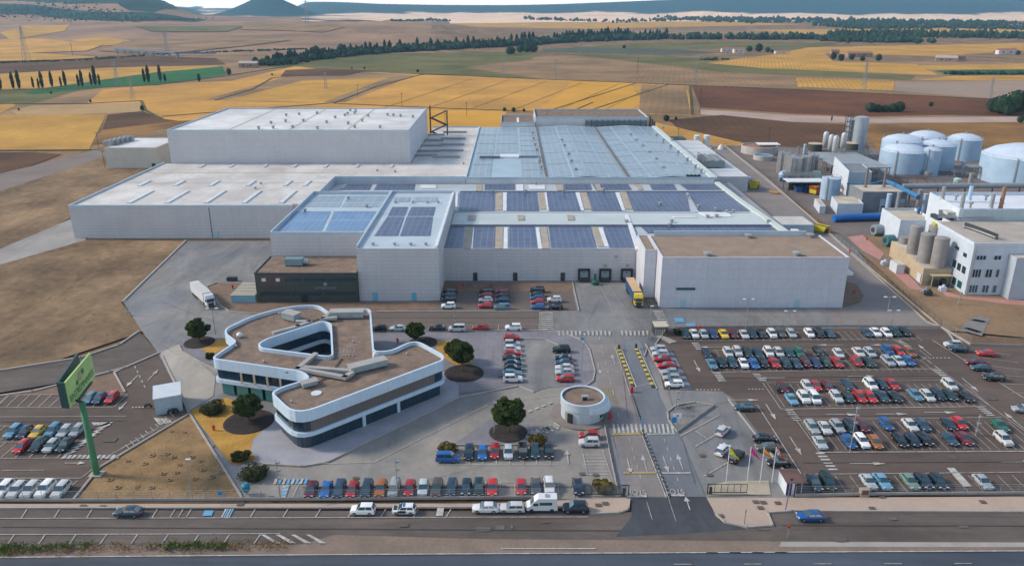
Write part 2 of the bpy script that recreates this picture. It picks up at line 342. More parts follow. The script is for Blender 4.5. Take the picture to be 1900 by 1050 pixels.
def sheet(name, px, layer, m, far=False, world=False):
    pts = px if world else [(PT(*p) if far else P(*p)) for p in px]
    z = layer if not far else 0
    me = bpy.data.meshes.new(name)
    A = sum(pts[i][0]*pts[(i+1) % len(pts)][1]-pts[(i+1) % len(pts)][0]*pts[i][1] for i in range(len(pts)))
    if A < 0: pts = pts[::-1]
    me.from_pydata([(x, y, z) for x, y in pts], [], [tuple(range(len(pts)))])
    if far:
        import bmesh
        bm = bmesh.new(); bm.from_mesh(me); bmesh.ops.triangulate(bm, faces=bm.faces[:])
        for _ in range(7):
            es = [e for e in bm.edges if e.calc_length() > 60]
            if not es: break
            bmesh.ops.subdivide_edges(bm, edges=es, cuts=1); bmesh.ops.triangulate(bm, faces=bm.faces[:])
        for vv in bm.verts: vv.co.z = hgt(vv.co.x, vv.co.y)+.5+layer*.1
        bm.to_mesh(me); bm.free()
    me.materials.append(m); return struct(link(name, me))
# ---------------------------------------------------------------- fields
FL = [
 ('dry_field', fieldtan, [(-300, 300), (-300, 120), (600, 100), (1290, 110), (2200, 120), (2200, 230), (1900, 250), (1230, 222), (300, 200)]),
 ('muted_green_field', fieldgreen, [(480, 122), (640, 101), (930, 87), (1010, 100), (955, 122), (1060, 136), (1000, 148), (780, 138), (640, 132), (520, 127)]),
 ('tan_field', fieldtan, [(860, 125), (1060, 103), (1180, 110), (1300, 122), (1290, 160), (1010, 147)]),
 ('green_strip_field', fieldgreen, [(1000, 98), (1340, 108), (1500, 130), (1700, 140), (1690, 149), (1340, 134), (1100, 106)]),
 ('dark_strip_field', fieldblue, [(1000, 86), (1260, 92), (1340, 98), (1240, 103), (1010, 97)]),
 ('green_strip_field', fieldgreen, [(1010, 82), (1340, 78), (1560, 80), (1500, 92), (1260, 91), (1000, 87)]),
 ('harvested_field', fieldgold2, [(1310, 117), (1470, 97), (1530, 98), (1545, 114), (1700, 119), (1740, 139), (1420, 127)]),
 ('harvested_field', fieldgold2, [(1460, 96), (1500, 88), (1900, 80), (1900, 94), (1740, 104), (1545, 100)]),
 ('harvested_field', fieldgold2, [(1690, 122), (1960, 117), (1960, 127), (1730, 130)]),
 ('green_crop_field', fieldcrop, [(1730, 131), (1980, 128), (1980, 139), (1765, 139)]),
 ('harvested_field', fieldgold2, [(1765, 141), (1980, 140), (1980, 149), (1700, 149)]),
 ('harvested_field', fieldgold2, [(1477, 144), (1660, 151), (1658, 168), (1480, 161)]),
 ('tan_field', mat('mauve_field', (.29, .215, .165), .95, .1, .01, spec=.1), [(1661, 152), (1980, 149), (1980, 182), (1820, 181), (1659, 169)]),
 ('ploughed_field', fieldred, [(1283, 158), (1480, 165), (1830, 183), (1980, 188), (1980, 218), (1760, 213), (1600, 216), (1480, 211), (1300, 199)]),
 ('dry_track', mat('pale_track', (.36, .27, .23), .95, .15, .02, spec=.1), [(1300, 203), (1480, 214), (1620, 219), (1980, 215), (1980, 226), (1640, 228), (1470, 226), (1300, 212)]),
 ('ploughed_field', fieldbrown, [(1240, 222), (1340, 213), (1470, 226), (1600, 232), (1610, 275), (1400, 272), (1260, 240)]),
 ('scrub_field', fieldorange, [(1600, 232), (1700, 228), (2000, 225), (2000, 300), (1640, 296)]),
 ('golden_field', fieldgold, [(1215, 226), (1260, 237), (1385, 266), (1380, 274), (1200, 262)]),
 ('golden_field', fieldgold, [(160, 192), (190, 167), (300, 156), (430, 150), (548, 123), (640, 134), (700, 134), (780, 139), (850, 141), (1020, 148), (1180, 154), (1270, 160), (1281, 178), (1283, 214), (1180, 211), (940, 207), (930, 240), (1100, 280), (400, 280), (270, 232), (262, 197)]),
 ('harvested_field', fieldtan, [(380, 185), (540, 140), (660, 133), (770, 140), (640, 190), (520, 190)]),
 ('golden_field', fieldgold2, [(420, 186), (560, 150), (720, 144), (600, 190)]),
 ('ploughed_field', fieldbrown, [(530, 130), (600, 127), (690, 131), (640, 141), (520, 142)]),
 ('ripe_field', mat('ripe_field_', (.52, .27, .045), .95, .12, .01, spec=.1), [(1060, 150), (1170, 154), (1190, 190), (1160, 208), (1000, 200), (1040, 175)]),
 ('pale_field', fieldtan, [(1190, 157), (1272, 161), (1282, 213), (1185, 210)]),
 ('ripe_field', mat('ripe_field_', (.52, .27, .045)), [(640, 202), (930, 206), (928, 250), (700, 250), (640, 230)]),
 ('golden_field', fieldgold2, [(-300, 215), (197, 212), (165, 278), (-300, 278)]),
 ('tan_field', field_mat('soft_tan_field', (.38, .25, .12), (.34, .22, .11), .1, .05, .3), [(35, 214), (20, 205), (60, 196), (265, 190), (272, 206), (200, 211)]),
 ('ploughed_field', fieldbrown, [(200, 213), (265, 206), (300, 220), (330, 224), (290, 232), (190, 240)]),
 ('scrub_field', fieldorange, [(190, 241), (330, 224), (400, 222), (320, 252), (240, 262), (172, 268)]),
 ('golden_field', fieldgold, [(0, 210), (30, 196), (20, 190), (-80, 195), (-80, 212)]),
 ('green_verge', fieldgreen, [(-60, 170), (95, 164), (150, 166), (60, 192), (-60, 195)]),
 ('golden_field', fieldgold2, [(-60, 141), (200, 126), (400, 122), (415, 124), (290, 134), (80, 164), (-60, 168)]),
 ('green_crop_field', fieldcrop, [(40, 172), (120, 158), (290, 135), (413, 123), (420, 139), (300, 156), (190, 163), (60, 176)]),
 ('ploughed_field', fieldbrown, [(-60, 116), (220, 104), (400, 108), (420, 120), (200, 125), (-60, 140)]),
 ('ploughed_field', fieldbrown, [(-300, 285), (60, 282), (115, 286), (0, 328), (-300, 400)]),
]
for i, (n, m, p) in enumerate(FL): sheet(n, p, -.36+i*.007, m)
FH = [('hill_field', fieldgold2, [(0, 62), (50, 48), (130, 47), (120, 58), (20, 75)]),
 ('hill_field', fieldgold, [(-40, 75), (80, 72), (190, 85), (160, 96), (0, 102), (-40, 104)]),
 ('hill_field', fieldgold2, [(-40, 104), (60, 100), (190, 108), (100, 113), (-40, 117)]),
 ('hill_field', fieldgold2, [(130, 76), (190, 69), (250, 78), (200, 86), (160, 84)]),
 ('hill_field', fieldpale, [(560, 33), (640, 28), (730, 35), (660, 41), (560, 40)]),
 ('hill_field', fieldtan, [(180, 96), (230, 78), (420, 70), (540, 76), (400, 92), (300, 102)]),
 ('hill_field', fieldgreen, [(250, 50), (460, 48), (420, 60), (280, 60)]),
 ('hill_field', fieldtan, [(450, 42), (560, 42), (640, 52), (600, 62), (450, 56)])]
for i, (n, m, p) in enumerate(FH): sheet(n, p, i, m, far=True)
FW = [('hill_wood', woodm, [(-80, 6), (60, 10), (110, 18), (200, 25), (330, 31), (384, 37), (360, 41), (250, 42), (130, 37), (60, 28), (-80, 26)]), ('hill_wood', woodm, [(214, 2), (300, 5), (362, 11), (378, 13), (330, 17), (285, 24), (240, 21), (222, 12)])]
for i, (n, m, p) in enumerate(FW): sheet(n, p, 9+i, m, far=True)
FF = [('far_field', fieldpale, [(700, 40), (1000, 28), (1900, 26), (1900, 38), (1000, 42), (780, 46)]),
 ('far_field', fieldgold2, [(830, 44), (1300, 40), (1500, 46), (1100, 54), (900, 52)]),
 ('far_field', fieldtan, [(760, 52), (1200, 56), (1540, 56), (1540, 66), (1000, 66), (760, 60)]),
 ('far_field', fieldgold2, [(1380, 56), (1900, 52), (1900, 66), (1500, 64)])]
for i, (n, m, p) in enumerate(FF): sheet(n, p, .1+i*.05, m)
# ---------------------------------------------------------------- site surfaces
L0 = 0
SITE = [
 ('dirt_lot', wear(mat('lot_dirt', (.275, .2, .135), .95, .2, .03, col2=(.185, .137, .1), spec=.1, fine=.25), .035, (1, .45, 1), .68, 1.25, .6), [(-200, 620), (0, 490), (135, 445), (345, 447), (225, 560), (265, 615), (100, 670), (-200, 720)]),
 ('dirt_lot', mat('lot_dirt', (.3, .2, .14)), [(0, 470), (0, 330), (300, 240), (420, 250), (300, 305), (140, 400)]),
 ('dirt_road', mat('grey_dirt', (.2, .165, .145), .95, .1, .05, spec=.1), [(-120, 352), (60, 308), (175, 279), (200, 282), (190, 292), (60, 335), (-120, 395)]),
 ('concrete_path', concl, [(-120, 500), (0, 462), (137, 404), (160, 445), (0, 491), (-120, 535)]),
 ('left_road', asph2, [(-200, 705), (0, 688), (150, 664), (222, 640), (258, 615), (296, 655), (235, 683), (160, 702), (0, 728), (-200, 748)]),
 ('yard', conc, [(228, 560), (345, 447), (820, 447), (1190, 500), (1560, 430), (1700, 590), (1755, 612), (1290, 625), (1340, 700), (1385, 740), (1480, 860), (1472, 927), (452, 926), (348, 762), (290, 650), (262, 612)]),
 ('court_surface', wear(mat('court_concrete', (.245, .225, .2), .85, .12, .05, spec=.3, col2=(.205, .195, .185), fine=.1), .08, (1, .4, 1), .84, 1.1, .8), [(452, 926), (450, 862), (480, 850), (560, 868), (606, 860), (800, 766), (852, 738), (962, 717), (1088, 718), (1104, 704), (1128, 770), (1140, 806), (1168, 925)]),
 ('right_alley', mat('alley_concrete', (.27, .235, .205), .85, .1, .06, fine=.06), [(1230, 258), (1345, 272), (1480, 380), (1720, 598), (1755, 612), (1560, 612), (1400, 400)]),
 ('plant_ground', mat('plant_asphalt', (.16, .125, .11), .9, .15, .05, col2=(.12, .1, .095), fine=.15), [(1345, 270), (2100, 290), (2100, 640), (1760, 600), (1560, 440), (1420, 330)]),
 ('plant_dirt', mat('plant_dirt', (.33, .23, .15), .95, .15, .06, spec=.1, fine=.15), [(1620, 480), (1700, 530), (2100, 565), (2100, 645), (1752, 612), (1600, 470)]),
 ('plant_dirt', mat('plant_dirt', (.3, .2, .13)), [(1610, 438), (1640, 440), (1690, 500), (1650, 480), (1590, 450)]),
 ('pink_pavement', pink, [(1572, 440), (1600, 436), (1640, 470), (1632, 482), (1600, 465)]),
 ('pink_pavement', pink, [(1655, 480), (1700, 525), (1712, 538), (1690, 536), (1650, 500)]),
 ('pink_pavement', pink, [(1746, 538), (1785, 550), (1960, 562), (1960, 572), (1850, 562), (1755, 550)]),
 ('left_car_park', asph, [(-200, 745), (0, 735), (60, 727), (205, 690), (290, 652), (350, 765), (185, 868), (137, 927), (-200, 930)]),
 ('dirt_patch', redgr, [(30, 732), (150, 706), (212, 692), (232, 728), (-20, 737)]),
 ('dry_verge', mat('dry_verge', (.33, .235, .14), .95, .2, .2, col2=(.25, .18, .11), spec=.1, fine=.25), [(140, 928), (190, 868), (352, 770), (450, 926)]),
 ('service_road', asph2, [(-300, 944), (1160, 950), (1440, 945), (2200, 952), (2200, 1010), (-300, 1016)]),
 ('dry_verge', mat('road_verge', (.3, .23, .175), .95, .12, .15, spec=.1, fine=.15), [(-300, 1016), (0, 1012), (560, 1010), (620, 992), (900, 1000), (1450, 1004), (2200, 1008), (2200, 1026), (1270, 1026), (600, 1032), (-300, 1042)]),
 ('highway', hway, [(-400, 1040), (600, 1031), (1270, 1024), (2300, 1022), (2600, 1400), (-700, 1400)]),
 ('concrete_verge', mat('verge_concrete', (.3, .28, .26), .85, .1, .2), [(1450, 1005), (2200, 1007), (2200, 1015), (1445, 1014)]),
 ('entry_road', darkas, [(1170, 924), (1310, 922), (1328, 960), (1385, 982), (1270, 990), (1142, 996), (1172, 958)]),
 ('pavement', beige, [(-300, 935), (900, 934), (1160, 923), (1168, 928), (1166, 944), (1150, 951), (1095, 953), (1092, 941), (-300, 944)]),
 ('pavement', beige, [(1311, 924), (2200, 920), (2200, 950), (1470, 949), (1424, 952), (1434, 975), (1386, 978), (1345, 970), (1328, 955)]),
 ('right_car_park', asph, [(1212, 640), (1240, 612), (1270, 608), (1750, 610), (1775, 640), (2100, 645), (2200, 925), (1492, 917), (1360, 740), (1340, 726), (1290, 727), (1232, 723)]),
 ('bike_corner', conc, [(1238, 724), (1340, 726), (1352, 746), (1250, 760)]),
 ('front_car_park', mat('warm_asphalt', (.125, .1, .088), .88, .12, .05, fine=.08), [(808, 541), (1062, 541), (1070, 576), (802, 577)]),
 ('gravel_bed', redgr, [(816, 524), (1062, 524), (1062, 541), (812, 541)]),
 ('gravel_bed', redgr, [(402, 525), (480, 527), (480, 561), (812, 560), (808, 575), (690, 580), (466, 582), (425, 577), (408, 566), (383, 532)]),
 ('inner_road', mat('brown_asphalt', (.12, .094, .08), .88, .12, .05, fine=.08), [(640, 580), (1003, 578), (1006, 613), (640, 616)]),
 ('paved_apron', paver, [(640, 617), (1010, 614), (1050, 620), (1078, 632), (1094, 650), (1104, 690), (1100, 708), (1088, 716), (1030, 718), (962, 716), (860, 730), (700, 720)]),
 ('parking_court', conc, [(962, 628), (1012, 630), (1036, 640), (1044, 665), (1028, 716), (990, 728), (962, 716)]),
 ('office_apron', mat('pale_paver', (.29, .29, .32), .85, .1, .2, fine=.06), [(462, 842), (470, 815), (500, 785), (560, 740), (700, 690), (830, 690), (850, 715), (852, 738), (800, 764), (606, 858), (560, 865), (490, 862)]),
 ('paved_island', paver, [(845, 822), (860, 812), (905, 780), (950, 766), (985, 790), (1000, 812), (1030, 822), (1028, 826), (840, 826)]),
 ('lane_surface', wear(mat('warm_concrete', (.33, .29, .25), .85, .1, .06, fine=.08), .1, (1, .25, 1), .85, 1.1), [(1092, 640), (1146, 640), (1188, 800), (1238, 922), (1165, 922), (1137, 806), (1128, 770), (1104, 700)]),
 ('lane_surface', wear(mat('cool_concrete', (.22, .22, .235), .85, .1, .06, fine=.08), .1, (1, .25, 1), .8, 1.12), [(1158, 632), (1188, 632), (1225, 740), (1262, 810), (1309, 922), (1243, 922), (1192, 800), (1178, 740)]),
 ('yard_surface', wear(mat('bright_concrete', (.37, .345, .31), .85, .1, .06, fine=.08), .08, (1, .4, 1), .82, 1.08, .5), [(296, 655), (330, 640), (372, 674), (400, 700), (396, 735), (352, 762)]),
 ('ochre_bed', ochre, [(352, 762), (420, 738), (505, 770), (498, 790), (470, 815), (465, 835), (475, 852), (438, 864), (424, 856)]),
 ('ochre_bed', ochre, [(365, 644), (385, 630), (420, 628), (422, 646), (386, 663)]),
 ('ochre_bed', ochre, [(806, 634), (835, 632), (880, 672), (850, 680), (815, 660)]),
 ('paved_apron', paver, [(330, 640), (350, 625), (400, 621), (418, 628), (385, 634), (372, 645), (392, 662), (402, 680), (372, 672), (338, 652)]),
 ('hut_ground', mat('sand_paving', (.36, .31, .23), .9, .12, .4), [(1312, 903), (1350, 893), (1426, 892), (1430, 918), (1313, 920)]),
 ('avenue_joint', paver, [(1108, 775), (1128, 785), (1165, 905), (1150, 922), (1142, 905)]),
 ('bay_surface', mat('blue_grey_surface', (.15, .17, .2), .85, .1, .2), [(1222, 655), (1246, 650), (1284, 722), (1262, 724)]),
 ('brown_patch', redgr, [(1562, 520), (1590, 528), (1603, 550), (1594, 562), (1566, 570)]),
 ('painted_shade_strip', mat('shaded_paving', (.11, .095, .09), .9, .1, .3), [(1165, 500), (1176, 500), (1202, 546), (1216, 548), (1226, 572), (1205, 573)]),  # shade beside the dock block, put into the paving colour
]
RP_ = random.Random(77); pm = [mat('patch_dark', (.082, .072, .066), .9, .2, .3, fine=.2), mat('patch_light', (.115, .1, .09), .9, .2, .3, fine=.2), mat('patch_mid', (.095, .08, .073), .9, .2, .3, fine=.2)]
for k in range(24):
    if k % 5 == 4: continue
    px, py = [(RP_.uniform(0, 1150), RP_.uniform(968, 1005)), (RP_.uniform(1320, 1880), RP_.uniform(960, 1002)), (RP_.uniform(1400, 1880), RP_.uniform(630, 910)), (RP_.uniform(0, 250), RP_.uniform(760, 900)), (RP_.uniform(600, 1050), RP_.uniform(860, 885))][k % 5]
    w_ = RP_.uniform(4, 30); h_ = RP_.uniform(1.5, 5); s_ = (px-950)/950*h_
    SITE.append(('asphalt_patch', pm[1+RP_.randrange(2)], [(px-s_, py-h_), (px+w_-s_*.8, py-h_*RP_.uniform(.8, 1.1)), (px+w_+s_, py+h_), (px+w_*.4+s_, py+h_*1.15), (px+s_, py+h_)]))
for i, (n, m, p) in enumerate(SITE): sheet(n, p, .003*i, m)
ZT = .003*(len(SITE)+2)
# wheel marks and pale slabs of the yard, kerbs
def kerb(name, px, wd=.35, h=.14, m=None, z0=0):
    q = MB(); pts = [P(*p) for p in px]
    for a, b in zip(pts, pts[1:]):
        l = math.hypot(b[0]-a[0], b[1]-a[1]); an = math.atan2(b[1]-a[1], b[0]-a[0])
        q.rbox((a[0]+b[0])/2, (a[1]+b[1])/2, an, l+wd*.6, wd, z0, ZT+h)
    return struct(q.build(name, m or kerbm))
kerb('kerb', [(0, 735), (60, 727), (205, 690), (232, 683), (296, 655)], .5)
kerb('kerb', [(0, 688), (150, 664), (222, 640), (258, 615)], .5)
kerb('kerb', [(212, 692), (232, 728)], .4)
kerb('kerb', [(450, 926), (350, 765), (300, 660)], .4)
kerb('kerb', [(137, 927), (185, 868), (352, 768)], .4)
kerb('kerb', [(-100, 944), (900, 942), (1092, 942)], .3)
kerb('kerb', [(1095, 954), (1150, 952), (1166, 945), (1168, 928)], .3)
kerb('kerb', [(1328, 955), (1345, 970), (1386, 979), (1434, 976), (1424, 952), (1470, 949), (2100, 951)], .3)
kerb('kerb', [(700, 579), (1003, 578)], .4)
kerb('kerb', [(690, 616), (1006, 614), (1050, 620), (1080, 632), (1094, 650), (1104, 690), (1100, 708), (1088, 716)], .3)
kerb('kerb', [(960, 629), (1012, 631), (1036, 641), (1044, 658)], .25)
kerb('kerb', [(490, 862), (560, 866), (606, 859), (800, 765), (852, 738), (962, 717), (990, 728)], .3)
kerb('kerb', [(228, 560), (345, 447)], .6)
kerb('kerb', [(402, 525), (383, 533), (408, 567), (425, 578), (466, 583), (690, 581)], .3)
kerb('kerb', [(332, 641), (338, 653), (372, 673), (402, 688), (420, 700)], .3)
kerb('kerb', [(1212, 645), (1236, 612), (1290, 606)], .3)
kerb('kerb', [(1195, 662), (1200, 650), (1220, 640)], .3)
kerb('kerb', [(1352, 742), (1486, 915)], .35)
kerb('kerb', [(1242, 722), (1198, 640)], .3)
kerb('kerb', [(1256, 802), (1240, 780), (1238, 765), (1255, 752), (1290, 747), (1325, 753), (1256, 802)], .3)
kerb('kerb', [(840, 827), (1030, 826)], .2)
kerb('kerb', [(1062, 524), (1074, 577)], .3)
kerb('kerb', [(1345, 272), (1480, 382), (1720, 598), (1755, 612), (1775, 640)], .4)
# ---------------------------------------------------------------- painted markings
MK = {'w': MB(), 'y': MB(), 'b': MB()}
def ln(a, b, wd=.15, c='w', px=True):
    if px: a = P(*a); b = P(*b)
    l = math.hypot(b[0]-a[0], b[1]-a[1]); an = math.atan2(b[1]-a[1], b[0]-a[0])
    k, q = math.cos(an), math.sin(an); cx, cy = (a[0]+b[0])/2, (a[1]+b[1])/2
    pts = [(cx+i*k-j*q, cy+i*q+j*k, ZT) for i, j in ((-l/2, -wd/2), (l/2, -wd/2), (l/2, wd/2), (-l/2, wd/2))]
    MK[c].add(pts, [(0, 1, 2, 3)])
def quad(px, c='w'): MK[c].add([(*P(*p), ZT) for p in px], [tuple(range(len(px)))])
def dash(a, b, n, wd=.3, duty=.5, c='w'):
    a = P(*a); b = P(*b)
    for i in range(n):
        s0 = i/n; s1 = (i+duty)/n
        ln((a[0]+(b[0]-a[0])*s0, a[1]+(b[1]-a[1])*s0), (a[0]+(b[0]-a[0])*s1, a[1]+(b[1]-a[1])*s1), wd, c, False)
def stalls(x0, x1, yt, yb, n, wd=.13, skew=0):
    """n+1 stall lines; x0,x1 photo columns at the far end"""
    a = P(x0, yt); b = P(x1, yt); Yb = P(950, yb)[1]
    for i in range(n+1):
        X = a[0]+(b[0]-a[0])*i/n; ln((X, a[1]), (X+skew, Yb), wd, 'w', False)
def arrow(px, py, ang, l=5.0, c='w'):
    X, Y = P(px, py); k, q = math.cos(ang), math.sin(ang)
    tr = lambda a, b: (X+a*k-b*q, Y+a*q+b*k, ZT)
    MK[c].add([tr(-l/2, -.1), tr(l*.15, -.1), tr(l*.15, .1), tr(-l/2, .1)], [(0, 1, 2, 3)])
    MK[c].add([tr(l*.15, -.55), tr(l/2, 0), tr(l*.15, .55)], [(0, 1, 2)])
UPA, DNA = math.pi/2, -math.pi/2
# front service road bays
ln((-100, 963), (1092, 960), .15)
for k in range(14):
    x = 40+k*60.5
    if 290 < x < 345 or 380 < x < 440: continue
    if x < 1090: ln((x, 962), (x+10, 946), .15)
for x in (315, 330, 345): ln((x, 962), (x+10, 946), .13)
quad([(376, 958), (380, 948), (397, 948), (393, 958)], 'b')
for k in range(4): quad([(410+k*4.5, 961), (418+k*4.5, 945), (421+k*4.5, 945), (413+k*4.5, 961)], 'b' if k % 2 else 'w')
ln((-100, 993), (520, 991), .15)
for k in range(9): ln((15+k*57, 1010), (27+k*57, 993), .15)
for k in range(4): quad([(484+k*28, 993), (492+k*28, 993), (522+k*28, 1009), (510+k*28, 1009)])
quad([(176+0, 962), (178, 945), (192, 945), (190, 962)]) if False else None
quad([(809, 958), (812, 942), (824, 942), (822, 958)])
ln((930, 1019), (1105, 1019), .22); dash((1250, 1048), (1900, 1046), 5, .12, .25)
dash((1310, 1026), (1480, 1025), 4, .3, .5)
ln((-100, 1036), (600, 1030), .2); ln((600, 1030), (1900, 1023), .2)
# front row bays
for k in range(27):
    x = 556+k*26.6
    if x < 1085 or 0: ln((x, 895), (x-(950-x)*.034, 924), .12)
ln((930, 895), (1010, 895), .12)
for k in range(9): ln((921+(k-4)*24.7, 838), (921+(k-4)*24.9, 863), .12)
ln((810, 863), (1032, 863), .1)
for k in range(7): ln((1082-k*0, 845+k*6), (1122+k*1.5, 845+k*6), .1)
ln((1080, 836), (1090, 882), .12); ln((1118, 836), (1136, 890), .12)
arrow(1053, 848, UPA, 5)
# blue and white hatch bottom left of the court
for k in range(8): quad([(507+k*8, 899), (511+k*8, 889), (516+k*8, 889), (512+k*8, 899)], 'b' if k % 2 else 'w')
for k in range(7): quad([(524-k*.8, 903+k*3.4), (538-k*1.2, 900+k*3.4), (537-k*1.2, 903+k*3.4), (524-k*.8, 906+k*3.4)], 'b' if k % 2 else 'w')
ln((580, 862), (690, 858), .12); ln((690, 860), (905, 752), .12)
# inner road bays, zebra crossings
for x in (700, 760, 850, 925, 1000): ln((x, 604), (x, 613), .12)
ln((690, 604), (1000, 603), .12)
for k in range(9):
    y0 = 581+k*3.7; quad([(1000+k*.1, y0), (1026+k*.2, y0), (1026+k*.2, y0+1.7), (1000+k*.1, y0+1.7)])
for k in range(9):
    y0 = 578+k*3.6; quad([(1211+k*2.1, y0), (1229+k*2.1, y0), (1230+k*2.1, y0+1.7), (1212+k*2.1, y0+1.7)])
for k in range(22):
    x = 1035+k*7.8
    if 1135 < x < 1152: continue
    quad([(x, 615), (x+3.6, 615), (x+5.0, 623), (x+1.4, 623)])
for k in range(14):
    x = 1136+k*8.3
    quad([(x, 788), (x+4.2, 788), (x+7.2, 804), (x+2.8, 804)])
dash((977, 813), (1038, 790), 6, 2.2, .42); dash((980, 765), (1030, 745), 4, .6, .5)
for k in range(6): ln((989+k*8.4-3, 803-k*2.9-3), (989+k*8.4+7, 803-k*2.9+4), .4)
# avenue
dash((1112, 626), (1152, 788), 9, .15, .45); dash((1168, 815), (1192, 900), 5, .15, .4); dash((1232, 815), (1262, 905), 5, .15, .4)
ln((1188, 800), (1236, 924), .18); ln((1195, 800), (1241, 924), .18)
arrow(1112, 685, DNA, 6); arrow(1138, 668, UPA, 6); arrow(1167, 865, DNA, 6); arrow(1196, 860, UPA, 6); arrow(1235, 862, DNA, 6); arrow(1262, 858, UPA, 6)
arrow(1276, 935, UPA, 4)
quad([(1136, 805), (1194, 804), (1195, 807), (1136, 808)], 'y'); quad([(1156, 877), (1218, 876.5), (1219, 879.5), (1157, 880)], 'y')
quad([(1200, 805.5), (1252, 804.5), (1253, 806.5), (1201, 807.5)]); quad([(1222, 877.5), (1281, 877), (1282, 879.5), (1223, 880)])
ln((1163, 922), (1200, 922), .5); ln((1237, 920), (1270, 920), .5)
ln((1200, 932), (1210, 965), .1); ln((1240, 925), (1254, 968), .08); quad([(1250, 591), (1268, 591), (1271, 599), (1253, 599)], 'b'); quad([(1272, 601), (1290, 601), (1293, 608), (1275, 608)], 'b')
for k in range(7):
    ln((1104+k*5.5, 719), (1112+k*5, 750), .12, 'y'); ln((1104+k*1.5, 722+k*4.6), (1134+k*1.7, 719+k*4.6), .12, 'y')
for a, b in (((1128, 530), (1160, 575)), ((1112, 530), (1137, 575)), ((1141, 645), (1170, 735))): ln(a, b, .15)
# diagonal bays beside the avenue
for a, b in (((1262, 810), (1335, 771)), ((1290, 829), (1350, 795)), ((1305, 885), (1365, 850)), ((1255, 802), (1325, 754)), ((1312, 815), (1290, 800))): ln(a, b, .15)
# right car park
ln((1270, 633), (1700, 629), .12); stalls(1268, 1690, 616, 633, 34, .1)
ln((1322, 692), (1740, 685), .15); ln((1322, 692), (1300, 650), .15); ln((1322, 651), (1700, 648), .1)
stalls(1302, 1706, 650, 668, 32, .1); stalls(1312, 1720, 668, 690, 32, .1)
ln((1420, 711), (1760, 706), .12); ln((1448, 760), (1830, 755), .2); ln((1415, 711), (1449, 760), .15)
stalls(1424, 1790, 713, 733, 27, .1); stalls(1440, 1812, 733, 756, 27, .1)
ln((1478, 780), (1860, 775), .12); ln((1520, 840), (1960, 838), .25); ln((1478, 781), (1520, 840), .15)
stalls(1486, 1870, 783, 808, 26, .1); stalls(1504, 1900, 808, 836, 26, .1)
ln((1492, 881), (1990, 876), .15); stalls(1494, 1960, 883, 914, 17, .1)
ln((1405, 752), (1486, 880), .2); ln((1380, 752), (1406, 753), .15); ln((1730, 632), (1995, 800), .2); ln((1700, 655), (1900, 800), .15); ln((1750, 613), (1764, 624), .15)
for a, b, n in (((1290, 638), (1300, 652), 4), ((1330, 693), (1342, 711), 5), ((1403, 695), (1418, 710), 5), ((1464, 762), (1482, 784), 6), ((1522, 842), (1550, 878), 6), ((1667, 633), (1688, 646), 5), ((1736, 688), (1758, 704), 5), ((1818, 756), (1842, 775), 5)):
    a2 = P(*a); b2 = P(*b)
    for k in range(n):
        t = k/n; X = a2[0]+(b2[0]-a2[0])*t; Y = a2[1]+(b2[1]-a2[1])*t
        ln((X-.9, Y), (X+.9, Y), (b2[1]-a2[1])/-n*.5 if b2[1] < a2[1] else .5, 'w', False)
dash((1715, 665), (1766, 665), 7, .45, .5); dash((1292, 724), (1338, 724), 7, .4, .5); dash((1388, 723), (1420, 723), 5, .4, .5)
for x, y, a in ((1293, 680, DNA), (1320, 645, math.pi), (1540, 641, math.pi), (1600, 699, 0), (1563, 770, 0), (1655, 769, 0), (1745, 766, 0), (1610, 861, 0), (1640, 641, math.pi), (1430, 702, math.pi), (1380, 743, 0), (1430, 765, DNA), (1476, 828, DNA), (1800, 715, DNA), (1880, 780, UPA), (1715, 650, UPA), (1890, 858, 0)): arrow(x, y, a, 7)
for k in range(6): ln((1790+k*17, 645+k*17), (1872+k*17, 660+k*14), .12)
quad([(1756, 869), (1770, 869), (1803, 903), (1788, 904)]); 
# left car park
ln((-100, 757), (210, 757), .12); ln((-100, 775), (235, 773), .12); ln((-100, 730+4), (235, 732), .12)
for k in range(16): ln((18-k*20, 734), (-6-k*22, 756), .12); 
for k in range(12): ln((237-k*20, 732), (212-k*20, 756), .12)
ln((-100, 792), (150, 790), .12); ln((-100, 852), (180, 850), .12); ln((-100, 822), (130, 820), .1)
for k in range(12): ln((150-k*23, 790), (118-k*24, 820), .12); ln((138-k*25, 820), (106-k*26, 850), .12)
ln((-100, 888), (150, 888), .15); ln((150, 888), (176, 868), .12); ln((5, 874), (82, 873), .12)
for k in range(10): ln((144-k*26, 893), (108-k*27, 925), .13)
for k in range(12): quad([(203-k*7.6, 784+k*6.0-(0 if k < 6 else 0)), (211-k*7.6, 784+k*6.0), (196-k*7.6, 790+k*6.0), (186-k*7.6, 790+k*6.0)]) if k < 10 else None
for k in range(7): quad([(170+k*7, 784.5), (177+k*7, 784.5), (181+k*6, 790), (174+k*6, 790)]) if k < 5 else None
for k in range(12): quad([(120+k*9, 845), (126+k*9, 845), (120+k*9, 852), (113+k*9, 852)])
for k in range(10): ln((233+k*9.2, 826-k*6.4), (240+k*9.2, 833-k*6.6), .15)
ln((225, 833), (320, 778), .12); ln((185, 855), (325, 780), .12)
for k in range(5): quad([(285+k*6, 776+k*.5), (290+k*6, 776+k*.5), (300+k*5, 789-k), (295+k*5, 789-k)])
dash((245, 757), (276, 756), 5, .5, .5); dash((250, 680), (272, 725), 5, .2, .5); arrow(245, 708, DNA, 6); arrow(284, 697, UPA, 6); arrow(228, 754, DNA, 4); arrow(140, 860, 0, 4)
ln((212, 691), (236, 680), .8)
MK['d'] = MB()
